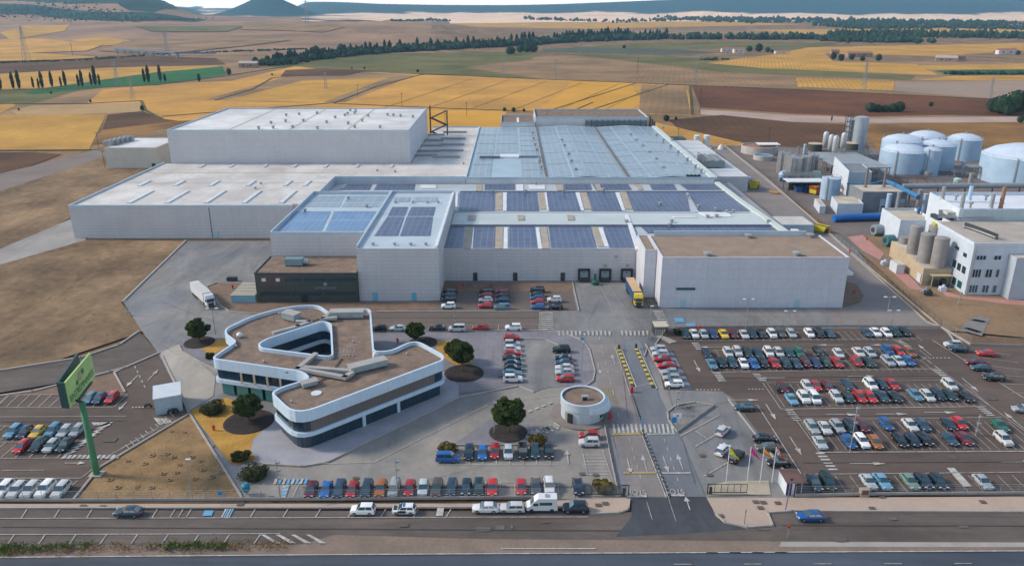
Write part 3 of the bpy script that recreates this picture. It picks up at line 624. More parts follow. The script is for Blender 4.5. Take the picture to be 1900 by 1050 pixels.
for p_, q_ in (((1322, 702), (1742, 698)), ((1450, 773), (1830, 771)), ((1488, 859), (1960, 857)), ((1250, 636), (1700, 634)), ((0, 775+8), (235, 781)), ((640, 590), (1000, 590)), ((560, 905), (1075, 904)), ((0, 978), (1150, 985)), ((1450, 975), (1900, 976))): ln(p_, q_, .18, 'd')
for k in range(12): ln((300+k*16, 640-k*10), (330+k*18, 660-k*11), .06, 'd')
for p_, q_ in (((600, 940), (900, 865)), ((905, 752), (1040, 735)), ((1150, 640), (1165, 780)), ((1215, 640), (1290, 900)), ((1060, 590), (1560, 588)), ((1090, 600), (1110, 560)), ((345, 500), (470, 500)), ((300, 560), (400, 600))): ln(p_, q_, .07, 'd')
for nm, k, m in (('pavement_joint', 'd', mat('joint_dark', (.07, .06, .055), .9, .1, .5)), ('white_road_marking', 'w', paint), ('yellow_road_marking', 'y', painty), ('blue_road_marking', 'b', paintb)): struct(MK[k].build(nm, m))
def text(body, size, name, m, ext=.02):
    cu = bpy.data.curves.new('t', 'FONT'); cu.body = body; cu.size = size; cu.extrude = ext; cu.align_x = 'CENTER'; cu.align_y = 'CENTER'
    t = bpy.data.objects.new('t', cu); C.objects.link(t); dg = bpy.context.evaluated_depsgraph_get()
    me = bpy.data.meshes.new_from_object(t.evaluated_get(dg)); bpy.data.objects.remove(t); me.materials.clear(); me.materials.append(m); me.name = name
    return me
for px, py in ((1182, 915), (1252, 913)):
    X, Y = P(px, py); o = struct(link('stop_road_marking', text('STOP', 2.0, 'stop_road_marking', mat('worn_paint', (.38, .37, .35), .8, .2, 1.5, fine=.3)))); o.location = (X, Y, ZT+.01); o.rotation_euler = (0, 0, math.pi); o.scale = (.72, 1.2, 1)
#--PART2--
# ================================================================ buildings
def parapet(q, x0, x1, y0, y1, z, h, t=.35, sides='nswe', mi=0):
    if 's' in sides: q.box(x0, x1, y0, y0+t, z, z+h, mi)
    if 'n' in sides: q.box(x0, x1, y1-t, y1, z, z+h, mi)
    if 'w' in sides: q.box(x0, x0+t, y0+t, y1-t, z, z+h, mi)
    if 'e' in sides: q.box(x1-t, x1, y0+t, y1-t, z, z+h, mi)
    return q
ZB = -.35
def hall(name, label, cat, x0, x1, y0, y1, z, wall, roof, par=1.0, psides='nswe', pm=None, group=None, z0=ZB):
    """box hall: z is the top of its parapet"""
    t = thing(name, label, cat, ((x0+x1)/2, (y0+y1)/2, max(0, z0)))
    MB().box(x0, x1, y0, y1, z0, z-par).build('wall', wall, t)
    zr = z-par
    MB().box(x0+.36, x1-.36, y0+.36, y1-.36, zr, zr+.12).build('roof', roof, t)
    q = MB(); parapet(q, x0, x1, y0, y1, zr, par, .35, psides); q.build('parapet', [pm or wall], t)
    return t, zr+.12
def part(t, name, q, m, smooth=False): return q.build(name, m, t, smooth)
def vents(t, pts, z, r=.45, h=.8, name='roof_vent'):
    q = MB().lathe(0, 0, [(r*.6, 0), (r*.6, h*.6), (r, h*.6), (r, h*.85), (r*.3, h)], 10)
    me = q.mesh(name, galv)
    for x, y in pts:
        o = link(name, me, t); o.location = (x, y, z)
def tl(o): return o
# --- A: long pale warehouse
zA = 12.8
tA = thing('warehouse', 'long low grey warehouse with pale roof and raised skylights on the left', 'warehouse', (-110, 300, 0))
polyA = [(-168, 286.5), (-60, 286.5), (-77, 290), (-77, 333), (-20.3, 333), (-20.3, 489), (-49.2, 489), (-49.2, 371), (-168, 371)]
polyA = [(-168, 286.5), (-84, 286.5), (-84, 291), (-77, 291), (-77, 333), (-20.3, 333), (-20.3, 489), (-49, 489), (-49, 372), (-168, 372)]
part(tA, 'wall', MB().prism(polyA, ZB, zA-.9), panel)
part(tA, 'roof', MB().prism([(-167.6, 286.9), (-84.4, 286.9), (-84.4, 291.4), (-77.4, 291.4), (-77.4, 333.4), (-20.7, 333.4), (-20.7, 488.6), (-48.6, 488.6), (-48.6, 371.6), (-167.6, 371.6)], zA-.9, zA-.7), roofw)
q = MB(); q.box(-168.05, -167.6, 286.9, 371.9, zA-.9, zA); q.box(-168.05, -84, 286.45, 286.9, zA-.9, zA); q.box(-77.4, -76.95, 291, 333, zA-.9, zA+1.2); q.box(-76.9, -20.2, 332.9, 333.4, zA-.9, zA+1.2)
q.box(-20.7, -20.2, 333.4, 489, zA-.9, zA+.1); q.box(-49, -20.7, 488.6, 489.05, zA-.9, zA+.1); part(tA, 'parapet', q, bluep)
zr = zA-.7
def sky(t, x, y, l, wd, z, ang=0, name='skylight'):
    q = MB(); q.rbox(x, y, ang, wd, l, z, z+.28, 0); q.rbox(x, y, ang, wd*.75, l*.97, z+.28, z+.45, 0); part(t, name, q, skyl)
for px in (262, 330, 400, 468, 535): X, Y = P(px, 366, zr); sky(tA, X, Y, 21, 1.9, zr)
for px in (268, 333, 398, 466, 534, 570): X, Y = P(px, 341, zr); sky(tA, X, Y, 10, 1.9, zr)
for px in (375, 430, 492, 547, 605, 663, 727): X, Y = P(px, 309, zr); sky(tA, X, Y, 7, 1.6, zr)
for px, py in ((866, 250), (863, 262), (860, 273), (857, 284), (850, 296)): X, Y = P(px-22, py-3, zr); q = MB(); q.box(X-7, X+7, Y-.5, Y+.5, zr, zr+1.1); part(tA, 'ridge_vent', q, galv)
for px, py in ((806, 252), (803, 262), (800, 272), (796, 282), (790, 290)): X, Y = P(px, py, zr); q = MB(); q.box(X-6, X+6, Y-.5, Y+.5, zr, zr+1.1); part(tA, 'ridge_vent', q, galv)
q = MB()
for Y in (328, 349.5): q.box(-167, -78, Y, Y+.8, zr, zr+.12)
part(tA, 'roof_gutter', q, mat('sand_flash', (.5, .42, .34), .8, .05, .1))
vents(tA, [P(x, y, zr) for x, y in ((484, 342), (474, 351), (655, 306), (860, 305), (733, 320), (700, 318))], zr, .6, 1)
q = MB(); q.box(-115, -114.85, 286.3, 286.45, 0, zA-1); part(tA, 'downpipe', q, dark)
q = MB(); q.box(-114.2, -112.6, 286.3, 286.46, .1, 2.6); part(tA, 'door', q, mat('pale_door', (.35, .5, .55), .5, 0))
# --- B: tall warehouse
hB = 28.2
tB, zr = hall('high_bay_warehouse', 'tall grey high bay warehouse rising behind the long low one', 'warehouse', -164.4, -49.5, 372.1, 456, hB, panel, mat('white_roof', (.62, .61, .6), .7, .09, .05, col2=(.48, .47, .46), fine=.06), .8, pm=bluep)
part(tB, 'wall_cladding', MB().box(-49.5, -49.2, 372.1, 456, 11.9, hB), panelw)
q = MB()
for X in (-137, -108, -80): q.box(X, X+1, 373, 455, zr, zr+.12)
part(tB, 'roof_gutter', q, mat('sand_flash', (.5, .42, .34)))
vents(tB, [P(x, y, zr) for x, y in ((503, 230), (530, 227), (563, 226), (606, 229), (531, 216), (555, 214), (588, 212), (622, 220), (645, 213), (658, 212), (683, 217), (719, 215), (730, 216), (743, 217), (766, 219), (646, 231), (672, 226), (658, 238), (480, 240), (507, 239), (543, 238), (589, 240), (650, 207), (660, 208), (705, 238), (640, 216))], zr, .9, 1.5)
q = MB(); q.box(-108, -60, 372.5, 380, zr, zr+.02); 
# escape stair frame at its back corner
t = thing('escape_stair', 'dark steel zigzag escape stair beside the tall warehouse end wall', 'staircase', (-46, 455, 12))
q = MB(); zz = [13, 17, 21, 25, 28.6]
q.bar((-47.8, 458, 0), (-47.8, 458, 29), .28); q.bar((-38, 458, 0), (-38, 458, 26), .28); q.bar((-47.8, 461, 0), (-47.8, 461, 29), .28); q.bar((-38, 461, 0), (-38, 461, 26), .28)
part(t, 'post', q, dark)
q = MB(); xs = [-38.5, -47.3]
for i, z in enumerate(range(2, 29, 4)):
    a, b = xs[i % 2], xs[(i+1) % 2]
    if z+4 > 29: break
    q.bar((a, 458, z), (b, 458, z+4), .3); q.bar((a, 461, z), (b, 461, z+4), .3)
    q.box(b-1.2, b+1.2, 457.8, 461.2, z+3.9, z+4.1)
part(t, 'stair_flight', q, dark)
# --- E: small annex left
tE, zr = hall('chiller_building', 'small cream block with cooling units on its roof left of the tall warehouse', 'building', -221.5, -193.5, 421.5, 456, 11.2, mat('cream_panel', (.5, .48, .42), .7, .06, .2), mat('white_roof', (.6, .6, .6)), .5)
part(tE, 'roof_gap', MB().box(-168.5, -168.2, 421, 422, 0, 1), dark)
for k in range(5):
    X, Y = P(203+k*9, 270-k*2.2, zr); q = MB().box(-2.6, 2.6, -2, 2, .4, 2.6).box(-2.3, 2.3, -1.7, 1.7, 0, .4)
    for a in (-1.2, 1.2): q.lathe(a, 0, [(.9, 2.6), (.9, 3.0), (.5, 3.0)], 10)
    o = q.build('cooling_unit', galv); tag(o, 'grey fan cooling unit on the cream block roof, %s from the left' % ordn(k+1), 'cooling unit', 'cooling units on the cream block'); o.location = (X, Y, zr)
part(tE, 'door', MB().box(-197, -195, 421.3, 421.48, .1, 2.6), dark)
# --- C: main production hall
zC = 10.8
tC = thing('production_hall', 'low wide hall with solar panel roof and three loading docks', 'factory', (30, 237, 0))
part(tC, 'wall', MB().prism([(-22, 237), (92, 237), (90, 329), (90, 333), (-76.9, 333), (-76.9, 291.5), (-24, 291.5)][::1], ZB, zC-.3), panel)
part(tC, 'roof', MB().prism([(-21.7, 237.3), (43.6, 237.3), (96, 237.3), (91, 300), (89, 332.8), (-76.6, 332.8), (-76.6, 291.9), (-24.6, 291.9)], zC-.3, zC-.1), roofg)
z = zC-.1
part(tC, 'roof_edge', MB().box(-22, 43.6, 236.95, 237.3, zC-.3, zC+.15), panel)
q = MB(); q.prism([(93, 237), (95.5, 237), (91.2, 300), (90.2, 333), (88.2, 333), (89.2, 300)], zC-.2, zC+.9); part(tC, 'roof_edge', q, mat('pale_green_edge', (.5, .56, .54), .6, .06, .3))
# raised roof steps
q = MB(); q.box(-21.5, 91, 263.6, 264.2, z, z+.7); q.box(-21.5, 89, 281.5, 282.1, z, z+.5); q.box(-21.5, 89, 317, 317.5, z, z+.45)
part(tC, 'roof_step', q, mat('step_flash', (.16, .18, .22), .6, .05, .4))
q = MB(); q.box(-21.4, 90.5, 264.4, 281.2, z, z+.5); part(tC, 'roof_sheet', q, mat('mint_sheet', (.45, .5, .5), .5, .08, .05))
def arr(t, xa, xb, ya, yb, z, m=pv, name='solar_array', rz=.35):
    q = MB(); q.box(xa, xb, ya, yb, z+.12, z+.22); return part(t, name, q, m)
def arrp(t, pxs, yt, yb, z, m=pv):
    """arrays between photo column pairs measured along the row's far and near edges"""
    for (a, b, c, d) in pxs:
        q = [P(a, yt, z+.2), P(b, yt, z+.2), P(c, yb, z+.2), P(d, yb, z+.2)]
        part(t, 'solar_array', MB().prism(q, z+.08, z+.2), m)
arrp(tC, [(828, 862, 858, 822), (880, 919, 917, 876), (945, 992, 997, 945), (1018, 1096, 1107, 1023), (1120, 1168, 1186, 1132)], 421, 460, z)
arrp(tC, [(853, 918, 918, 851), (942, 996, 1000, 941), (1015, 1066, 1078, 1020), (1088, 1140, 1154, 1098), (1163, 1272, 1280, 1176), (1276, 1360, 1392, 1296)], 356, 391, z)
arrp(tC, [(1188, 1440, 1452, 1202)], 419, 432, z)
arrp(tC, [(1205, 1250, 1256, 1210), (1262, 1330, 1345, 1275), (1100, 1165, 1172, 1106), (1045, 1095, 1098, 1047), (900, 955, 955, 899), (645, 690, 685, 630), (700, 770, 768, 694)], 342, 352, z)
slot = mat('roof_skylight_strip', (.36, .31, .25), .85, .15, .5, fine=.15)
for a, b, c, d, yt, yb in ((864, 877, 873, 860, 421, 461), (920, 933, 933, 918, 421, 461), (1003, 1014, 1020, 1006, 421, 461), (1098, 1110, 1121, 1110, 421, 457), (834, 846, 842, 832, 357, 390), (920, 932, 932, 920, 357, 390), (999, 1010, 1014, 1002, 357, 388), (1076, 1088, 1098, 1086, 357, 388), (1150, 1162, 1174, 1160, 356, 388), (869, 882, 881, 868, 399, 408), (960, 972, 973, 961, 399, 408), (1052, 1064, 1066, 1054, 399, 408), (1030, 1042, 1046, 1034, 342, 353), (1103, 1112, 1118, 1108, 342, 353), (1176, 1188, 1194, 1184, 342, 352), (884, 895, 894, 883, 342, 354)):
    o = .8 if 395 < yt < 410 else .26
    q = [P(a, yt, z+o), P(b, yt, z+o), P(c, yb, z+o), P(d, yb, z+o)]; part(tC, 'skylight', MB().prism(q, z+.02, z+o), slot)
wstrip = mat('white_membrane', (.62, .64, .66), .6, .08, .2)
for a, b, c, d, yt, yb in ((935, 942, 942, 934, 422, 461), (994, 1000, 1006, 999, 422, 461), (1110, 1118, 1130, 1122, 422, 457), (878, 880, 877, 874, 422, 461), (846, 850, 848, 843, 357, 390), (933, 940, 940, 933, 357, 391), (1010, 1014, 1018, 1015, 357, 390), (1068, 1075, 1084, 1078, 357, 390), (1142, 1149, 1160, 1154, 357, 390), (958, 971, 971, 959, 342, 354), (981, 1010, 1012, 984, 343, 351), (1248, 1290, 1294, 1250, 401, 403), (1296, 1352, 1358, 1312, 394, 402), (1160, 1166, 1190, 1180, 398, 462), (780, 808, 810, 781, 343, 349)):
    q = [P(a, yt, z+.75), P(b, yt, z+.75), P(c, yb, z+.75), P(d, yb, z+.75)] if 393 < yt < 405 else [P(a, yt, z+.30), P(b, yt, z+.30), P(c, yb, z+.30), P(d, yb, z+.30)]
    part(tC, 'roof_walkway', MB().prism(q, z+.03, z+(.75 if 393 < yt < 405 else .30)), wstrip)
vents(tC, [P(x, y, z+.3) for x, y in ((1162, 414), (1246, 414), (1243, 421), (1312, 405), (1329, 404), (1349, 396), (1361, 395), (1225, 381), (1276, 367), (1046, 357), (1120, 355), (913, 358), (975, 358), (1296, 386), (1328, 391), (994, 343), (1425, 414))], z+.4, .8, 1.3)
# wall furniture of C
for px in (882, 956, 1044):
    X = P(px, 521)[0]; part(tC, 'door', MB().box(X-.7, X+.7, 236.75, 236.98, .1, 2.8), dark)
for k, px in enumerate((1083, 1122, 1162)):
    X = P(px, 521)[0]
    q = MB(); q.box(X-1.9, X-1.35, 235.9, 236.98, .6, 3.7); q.box(X+1.35, X+1.9, 235.9, 236.98, .6, 3.7); q.box(X-1.9, X+1.9, 235.9, 236.98, 3.7, 4.2)
    o = part(tC, 'dock_shelter', q, black); q = MB().box(X-1.35, X+1.35, 236.7, 236.99, 1.2, 3.7); part(o, 'dock_door', q, mat('dock_door', (.3, .38, .42), .4, .05, .5)); part(o, 'dock_window', MB().box(X-.4, X+.4, 236.6, 236.72, 2.8, 3.05), black)
    part(o, 'dock_leveller', MB().box(X-1.5, X+1.5, 235.2, 236.9, 0, 1.15), dark)
for px, py in ((1141, 476), (1122, 492), (1163, 492)):
    X = P(px, 521)[0]; Z = hof(521, py); part(tC, 'wall_lamp', MB().box(X-.35, X+.35, 236.5, 236.98, Z-.3, Z+.3), galv)
# --- D: solar roof block and its taller front bay
zD = 17.1
tD, zr = hall('solar_block', 'beige block with blue solar panels sloping behind the dark office front', 'factory', -76, -46.2, 234.6, 291.2, zD, panel, mat('blue_grey_roof', (.4, .47, .52), .5, .08, .1), 1.3, pm=bluep)
arrp(tD, [(548, 614, 607, 536), (620, 705, 695, 614)], 392, 407, zr-.1, pvb)
arrp(tD, [(534, 606, 597, 516), (613, 694, 680, 604)], 408.5, 428, zr-.1, pvb)
arrp(tD, [(584, 640, 634, 568), (648, 728, 716, 640)], 364, 374, zr-.1, pvf)
arrp(tD, [(566, 634, 629, 560), (640, 716, 710, 634)], 376, 384, zr-.1, pvf)
vents(tD, [P(x, y, zr) for x, y in ((566, 393), (680, 385), (646, 370))], zr, .7, 1.2)
tD2, zr = hall('solar_tower_block', 'taller beige block with purple solar panels projecting beside the dark office', 'factory', -46, -21.8, 218.9, 291.4, zD+.2, panel, mat('blue_grey_roof', (.4, .47, .52)), 1.1, 'nwe', pm=bluep)
q = MB(); q.box(-46, -21.8, 218.85, 219.2, zr-.1, zr+.15); part(tD2, 'roof_edge', q, panel)
q = MB(); q.box(-22.9, -22.1, 220, 290, zr, zr+.6); part(tD2, 'roof_walkway', q, wstrip)
arrp(tD2, [(728, 757, 751, 720), (764, 808, 804, 756)], 384, 400, zr-.05, pv)
arrp(tD2, [(719, 750, 738, 695), (755, 803, 798, 742)], 402, 437, zr-.05, pv)
arrp(tD2, [(733, 762, 759, 730), (768, 812, 811, 766)], 366, 374, zr-.05, pvf)
vents(tD2, [P(x, y, zr) for x, y in ((734, 377), (766, 377), (793, 377), (813, 377), (692, 455), (732, 455), (762, 455), (790, 455))], zr, .6, .9)
for px in (697, 769):
    X = P(px, 557)[0]; part(tD2, 'door', MB().box(X-.65, X+.65, 218.7, 218.88, .1, 2.7), mat('blue_door', (.12, .4, .55), .5, 0))
# --- dark office front
tO = thing('dark_office_front', 'two storey dark green office front with long window strips and gravel roof', 'office', (-61, 217, 0))
part(tO, 'wall', MB().box(-76.4, -46.1, 217.6, 234.5, ZB, 9.0), grid_mat('dark_green_cladding', (.05, .065, .055), (.03, .04, .035), 1.5, 20, .04, .5, 'xz', .1))
part(tO, 'roof', MB().box(-76, -46.4, 218, 234.4, 9.0, 9.12), gravel)
q = MB(); parapet(q, -76.5, -46.05, 217.5, 234.55, 9.0, .35, .3, 'swe'); part(tO, 'parapet', q, dark)
for xa, xb, za, zb in ((-67, -62.6, 6.9, 7.7), (-61.8, -55, 6.9, 7.7), (-54.4, -46.5, 6.9, 7.7), (-75.4, -66.5, 2.4, 3.3), (-66, -57, 2.4, 3.3), (-56, -46.5, 2.4, 3.3)):
    part(tO, 'window', MB().box(xa, xb, 217.4, 217.58, za, zb), glass)
for X in (-73.8, -69.6): part(tO, 'window', MB().box(X-.6, X+.6, 217.4, 217.58, 6.7, 7.7), mat('pale_pane', (.6, .62, .6), .3, 0))  # two small panes in a plain pale colour
part(tO, 'door', MB().box(-63.2, -61.2, 217.38, 217.58, .1, 2.6), black)
part(tO, 'wall_trim', MB().box(-75.5, -67.4, 217.5, 217.59, 5.2, 8.8), mat('brown_cladding', (.085, .06, .055), .6, .1, .4))
sg = link('lettering', text('ENTREPINARES', .95, 'lettering', mat('letter_grey', (.22, .28, .3), .5, 0)), tO); sg.location = (-55.6, 217.5, 4.6); sg.rotation_euler = (math.pi/2, 0, 0)
q = MB().lathe(0, 0, [(.55, 0), (.55, .08)], 16); o = q.build('emblem', mat('letter_grey', (.22, .28, .3)), tO); o.location = (-55.6, 217.45, 5.9); o.rotation_euler = (math.pi/2, 0, 0)
X, Y = P(549, 492, 9.1); t = thing('rooftop_air_handler', 'grey box air handler with duct end on the dark office roof', 'air handler', (X, Y, 9.1))
part(t, 'housing', MB().box(X-3, X+2.4, Y-1.3, Y+1.3, 9.4, 11.4), mat('unit_blue', (.16, .24, .28), .5, .1, .5)); part(t, 'duct', MB().bar((X+2.4, Y, 10.4), (X+4, Y, 10.2), .9, 12), galv); part(t, 'frame', MB().box(X-2.8, X+2.2, Y-1.1, Y+1.1, 9.12, 9.4), dark)
t = thing('glazed_entrance_canopy', 'low pale blue glazed porch with slatted roof beside the dark office', 'porch', (-80, 217, 0))
part(t, 'wall', MB().box(-84, -76.8, 217, 217.3, 0, 2.4).box(-84, -83.7, 217.3, 228, 0, 2.4), mat('pale_blue_glass', (.2, .38, .45), .3, 0))
q = MB()
for k in range(9): q.box(-84.2, -76.8, 217+k*1.3, 217.9+k*1.3, 2.4, 2.55)
part(t, 'roof', q, mat('slat_cream', (.42, .38, .3), .7, .1, 1))
# --- F: big hall with blue solar roof
zF = 13.1
tF = thing('solar_hall', 'huge hall with sky blue solar roof in shallow bays', 'factory', (35, 330, 0))
part(tF, 'wall', MB().box(-20.1, 88, 333.2, 486, ZB, zF-.6), cladw)
bays = [(-19.6, 15, -.3, -.3), (15, 33, -.3, .8), (33, 51, .8, -.3), (51, 70, -.3, .9), (70, 87.4, .9, -.2)]
q = MB()
for xa, xb, za, zb in bays: q.add([(xa, 334, zF+za), (xb, 334, zF+zb), (xb, 485.5, zF+zb), (xa, 485.5, zF+za)], [(0, 1, 2, 3)])
part(tF, 'roof', q, mat('blue_sheet_roof', (.32, .42, .48), .5, .08, .1))
def bayz(x):
    for xa, xb, za, zb in bays:
        if xa <= x <= xb: return zF+za+(zb-za)*(x-xa)/(xb-xa)
    return zF
q = MB(); q.box(-20.2, 88.2, 333.15, 333.6, zF-.6, zF+.5); q.box(-20.2, -19.8, 333.6, 486, zF-.6, zF+.3); part(tF, 'parapet', q, bluep)
q = MB(); q.box(86.6, 89.4, 333.6, 486, zF-.5, zF+.5); part(tF, 'gutter_edge', q, mat('pale_green_edge', (.5, .56, .54)))
q = MB(); q.prism([(14.6, 334), (15.6, 334), (15.6, 485), (14.6, 485)], zF-.3, zF+.25); q.prism([(50.6, 334), (51.6, 334), (51.6, 485), (50.6, 485)], zF-.3, zF+.25); part(tF, 'valley_gutter', q, mat('rust_gutter', (.14, .12, .11), .8, .15, .5))
def slab(xa, xb, ya, yb):
    za, zb = bayz(xa+.01)+.15, bayz(xb-.01)+.15
    q = MB(); q.add([(xa, ya, za), (xb, ya, zb), (xb, yb, zb), (xa, yb, za), (xa, ya, za-.12), (xb, ya, zb-.12), (xb, yb, zb-.12), (xa, yb, za-.12)], [(0, 1, 2, 3), (4, 7, 6, 5), (0, 4, 5, 1), (1, 5, 6, 2), (2, 6, 7, 3), (3, 7, 4, 0)])
    part(tF, 'solar_array', q, pvf)
for xa, xb in ((-18.5, -9.5), (-8.5, 3), (4.5, 13.8), (16.5, 26), (27, 32.6), (33.4, 42), (43, 50), (52.2, 60), (61, 69.6), (70.4, 77.5), (78.5, 85.8)):
    n = 5 if xa not in (4.5, 52.2) else 9
    ys = [336+(483-336)*i/n for i in range(n+1)]
    for a, b in zip(ys, ys[1:]):
        if xa == -8.5 and 350 < (a+b)/2 < 385: continue
        slab(xa, xb, a, b-(1.1 if n == 5 else 2.0))
part(tF, 'roof_hatch', MB().box(-6, 3.5, 382, 390, zF-.3, zF+.4), wstrip)
q = MB(); q.box(-16, -6, 381, 382.5, zF-.3, zF+.8); q.box(-6.5, 14, 383, 386, zF-.3, zF+.35); part(tF, 'roof_duct', q, mat('duct_grey', (.13, .16, .2), .6, .1, .4))  # ducts in one dark blue-grey
vents(tF, [(x, y, ) for x, y in [P(a, b, zF) for a, b in ((988, 250), (990, 260), (993, 271), (996, 281), (1001, 298), (1001, 302), (1004, 314), (1042, 263), (1047, 273), (1055, 289), (1060, 302), (1068, 318), (1170, 253), (1180, 263), (1192, 274), (1204, 286), (1217, 299), (1230, 315), (1218, 253), (1231, 263), (1244, 274), (1258, 285), (1275, 299), (1290, 312), (1301, 320), (1247, 263), (1230, 240))]], zF+.2, .9, 1.5)
o = None
for k in range(4):
    for (px, py) in ((1278, 331), (815+0, 338)):
        X, Y = P(px+k*7, py, zF+.2)
        if Y < 333.7: Y = 335
        q = MB().bar((0, 0, .6), (0, -.8, .6), .7, 10).box(-.6, .6, -.2, 1, 0, .9); o = part(tF, 'roof_fan', q, dark); o.matrix_parent_inverse = Matrix(); o.location = (X-tF.location.x, Y-tF.location.y, zF+.2 if px > 900 else zF-.3)
        if px < 900: bpy.data.objects.remove(o)
# --- G: blocks behind
zG = hof(232, 216, 12.5); YG = P(1000, 232, 12.5)[1]
YG = 488.0
zG = 17.2
tG, zr = hall('rear_block', 'long low pale block with gravel roof behind the blue solar hall', 'factory', 14.6, 85, 490, 530, 18.4, cladw, gravel, 1.0, pm=bluep)
tG2, zr2 = hall('rear_annex', 'lower pale annex at the left end of the rear block', 'factory', -7, 14.3, 487, 522, 15.6, cladw, gravel, .9, pm=bluep)
part(tG2, 'roof_walkway', MB().box(3, 4.5, 489, 512, zr2, zr2+.25), wstrip)
vents(tG, [(22, 510), (38, 511), (56, 510), (74, 511)], zr, .7, 1.1)
t = thing('roof_pipe_rack', 'dark steel pipe rack on the roof edge before the rear block', 'pipe rack', (66, 487, 13))
q = MB()
for k in range(4): q.bar((46, 486.5+k*.8, 14.2+.5*k), (84, 486.5+k*.8, 14.2+.5*k), .35, 8, 0)
part(t, 'pipe', q, mat('dull_pipe', (.11, .15, .17), .5, .1, .5, metal=.3))
q = MB()
for k in range(12): X = 46+k*3.4; q.bar((X, 486.2, 12.6), (X, 486.2, 17), .12); q.bar((X, 489.4, 12.6), (X, 489.4, 17), .12); q.bar((X, 486.2, 16.8), (X, 489.4, 16.8), .12)
q.bar((46, 486.2, 16.9), (84, 486.2, 16.9), .15); part(t, 'frame', q, dark)
t = thing('vertical_ducts', 'cluster of dark ducts at the right end of the rear block', 'ducts', (87, 488, 0))
q = MB(); [q.bar((86+k*1.2, 489-k, 8), (86+k*1.2, 489-k, 19-k*1.5), .6, 10) for k in range(3)]; part(t, 'duct', q, dark)
part(t, 'frame', MB().box(85.5, 90, 485.5, 490.5, 12.5, 13.2), dark)
# --- H: right front block
tH, zr = hall('right_front_block', 'white panelled block with beige gravel roof at the right front', 'factory', 43.4, 97.4, 213.2, 236.6, 15.6, panelw, graveb, .5, 'swe')
part(tH, 'roof_wall', MB().box(45, 93.2, 236.65, 237.0, zr-1.5, zr+1.6), bluep)
vents(tH, [P(x, y, zr) for x, y in ((1313, 475), (1478, 474), (1388, 441), (1503, 440))], zr, 1.3, 1.3)
part(tH, 'window', MB().box(48.0, 53.6, 213.02, 213.18, 5.6, 6.3), glassg)
for px in (1267, 1477): X = P(px, 571)[0]; part(tH, 'door', MB().box(X-.8, X+.8, 213.0, 213.18, .1, 2.6), mat('pale_door', (.35, .5, .55)))
q = MB(); q.box(97.42, 99.8, 214.5, 262, 9.6, 10.4); part(tH, 'gutter', q, white)
tK, zr = hall('white_stair_block', 'narrow white wall block between loading docks and right block', 'factory', 39.8, 43.3, 221.5, 237.4, 15.3, panelw, graveb, .4)
# --- annex right of F
tX, zrx = hall('side_annex', 'flat roofed pale annex along the right side of the solar hall', 'factory', 89.5, 112.4, 364, 470, 7.4, panel, mat('sheet_pale', (.5, .52, .54), .6, .08, .1), .3)
q = MB()
for k in range(7): q.box(89.8, 112, 378+k*13, 378.2+k*13, zrx, zrx+.08)
part(tX, 'roof_seam', q, galv)
X, Y = P(1318, 306, zrx); t = thing('evaporative_cooler', 'large rusty topped evaporative cooler on the side annex roof', 'cooling unit', (X, Y, zrx))
part(t, 'housing', MB().box(X-4.5, X+4.5, Y-9, Y+9, zrx+.5, zrx+3.6), mat('cooler_steel', (.2, .24, .25), .5, .15, 1, metal=.3))
q = MB(); 
for k in range(6): q.lathe(X-2, Y-7.5+k*3, [(1.2, zrx+3.6), (1.2, zrx+4.2)], 12).lathe(X+2, Y-7.5+k*3, [(1.2, zrx+3.6), (1.2, zrx+4.2)], 12)
part(t, 'fan', q, galv)
q = MB()
for k in range(7): q.bar((X-4.7, Y-9+k*3, zrx), (X-4.7, Y-9+k*3, zrx+5), .12); q.bar((X+4.7, Y-9+k*3, zrx), (X+4.7, Y-9+k*3, zrx+5), .12)
q.bar((X-4.7, Y-9, zrx+5), (X-4.7, Y+9, zrx+5), .12); q.bar((X+4.7, Y-9, zrx+5), (X+4.7, Y+9, zrx+5), .12); part(t, 'railing', q, dark)
tY, zr = hall('small_pump_house', 'small pale blue box building at the right edge of the hall', 'building', 103.5, 116.5, 289, 302, 4.4, mat('pale_blue_wall', (.36, .45, .52), .7, .06, .4), roofw, .2)
# sloping parapet lane beside C
t, zr = hall('side_lean_to', 'low grey lean-to strip running along the right side of the production hall', 'building', 92, 103, 262, 362, 5.2, greyw, mat('grey_flat', (.3, .29, .29), .8, .1, .1), .2)
# ================================================================ round cornered office
zO = 9.0
def rnd(pts, r, seg=5):
    out = []; n = len(pts)
    for i in range(n):
        p0, p1, p2 = Vector(pts[i-1]), Vector(pts[i]), Vector(pts[(i+1) % n])
        a = (p0-p1); b = (p2-p1); la, lb = a.length, b.length; a.normalize(); b.normalize()
        rr = r[i] if isinstance(r, list) else r
        d = min(rr, la*.45, lb*.45)
        s0 = p1+a*d; s1 = p1+b*d
        for k in range(seg+1):
            tt = k/seg; out.append(tuple(s0*(1-tt)**2+p1*2*tt*(1-tt)+s1*tt*tt))
    return out
def offset(pts, d):
    n = len(pts); A = sum(pts[i][0]*pts[(i+1) % n][1]-pts[(i+1) % n][0]*pts[i][1] for i in range(n)); s = 1 if A > 0 else -1
    out = []
    for i in range(n):
        p0, p1, p2 = Vector(pts[i-1]), Vector(pts[i]), Vector(pts[(i+1) % n])
        e1 = (p1-p0).normalized(); e2 = (p2-p1).normalized()
        nn = Vector((e1.y+e2.y, -(e1.x+e2.x))); nn = nn.normalized() if nn.length > 1e-6 else Vector((e1.y, -e1.x))
        out.append(tuple(p1-nn*d*s))
    return out
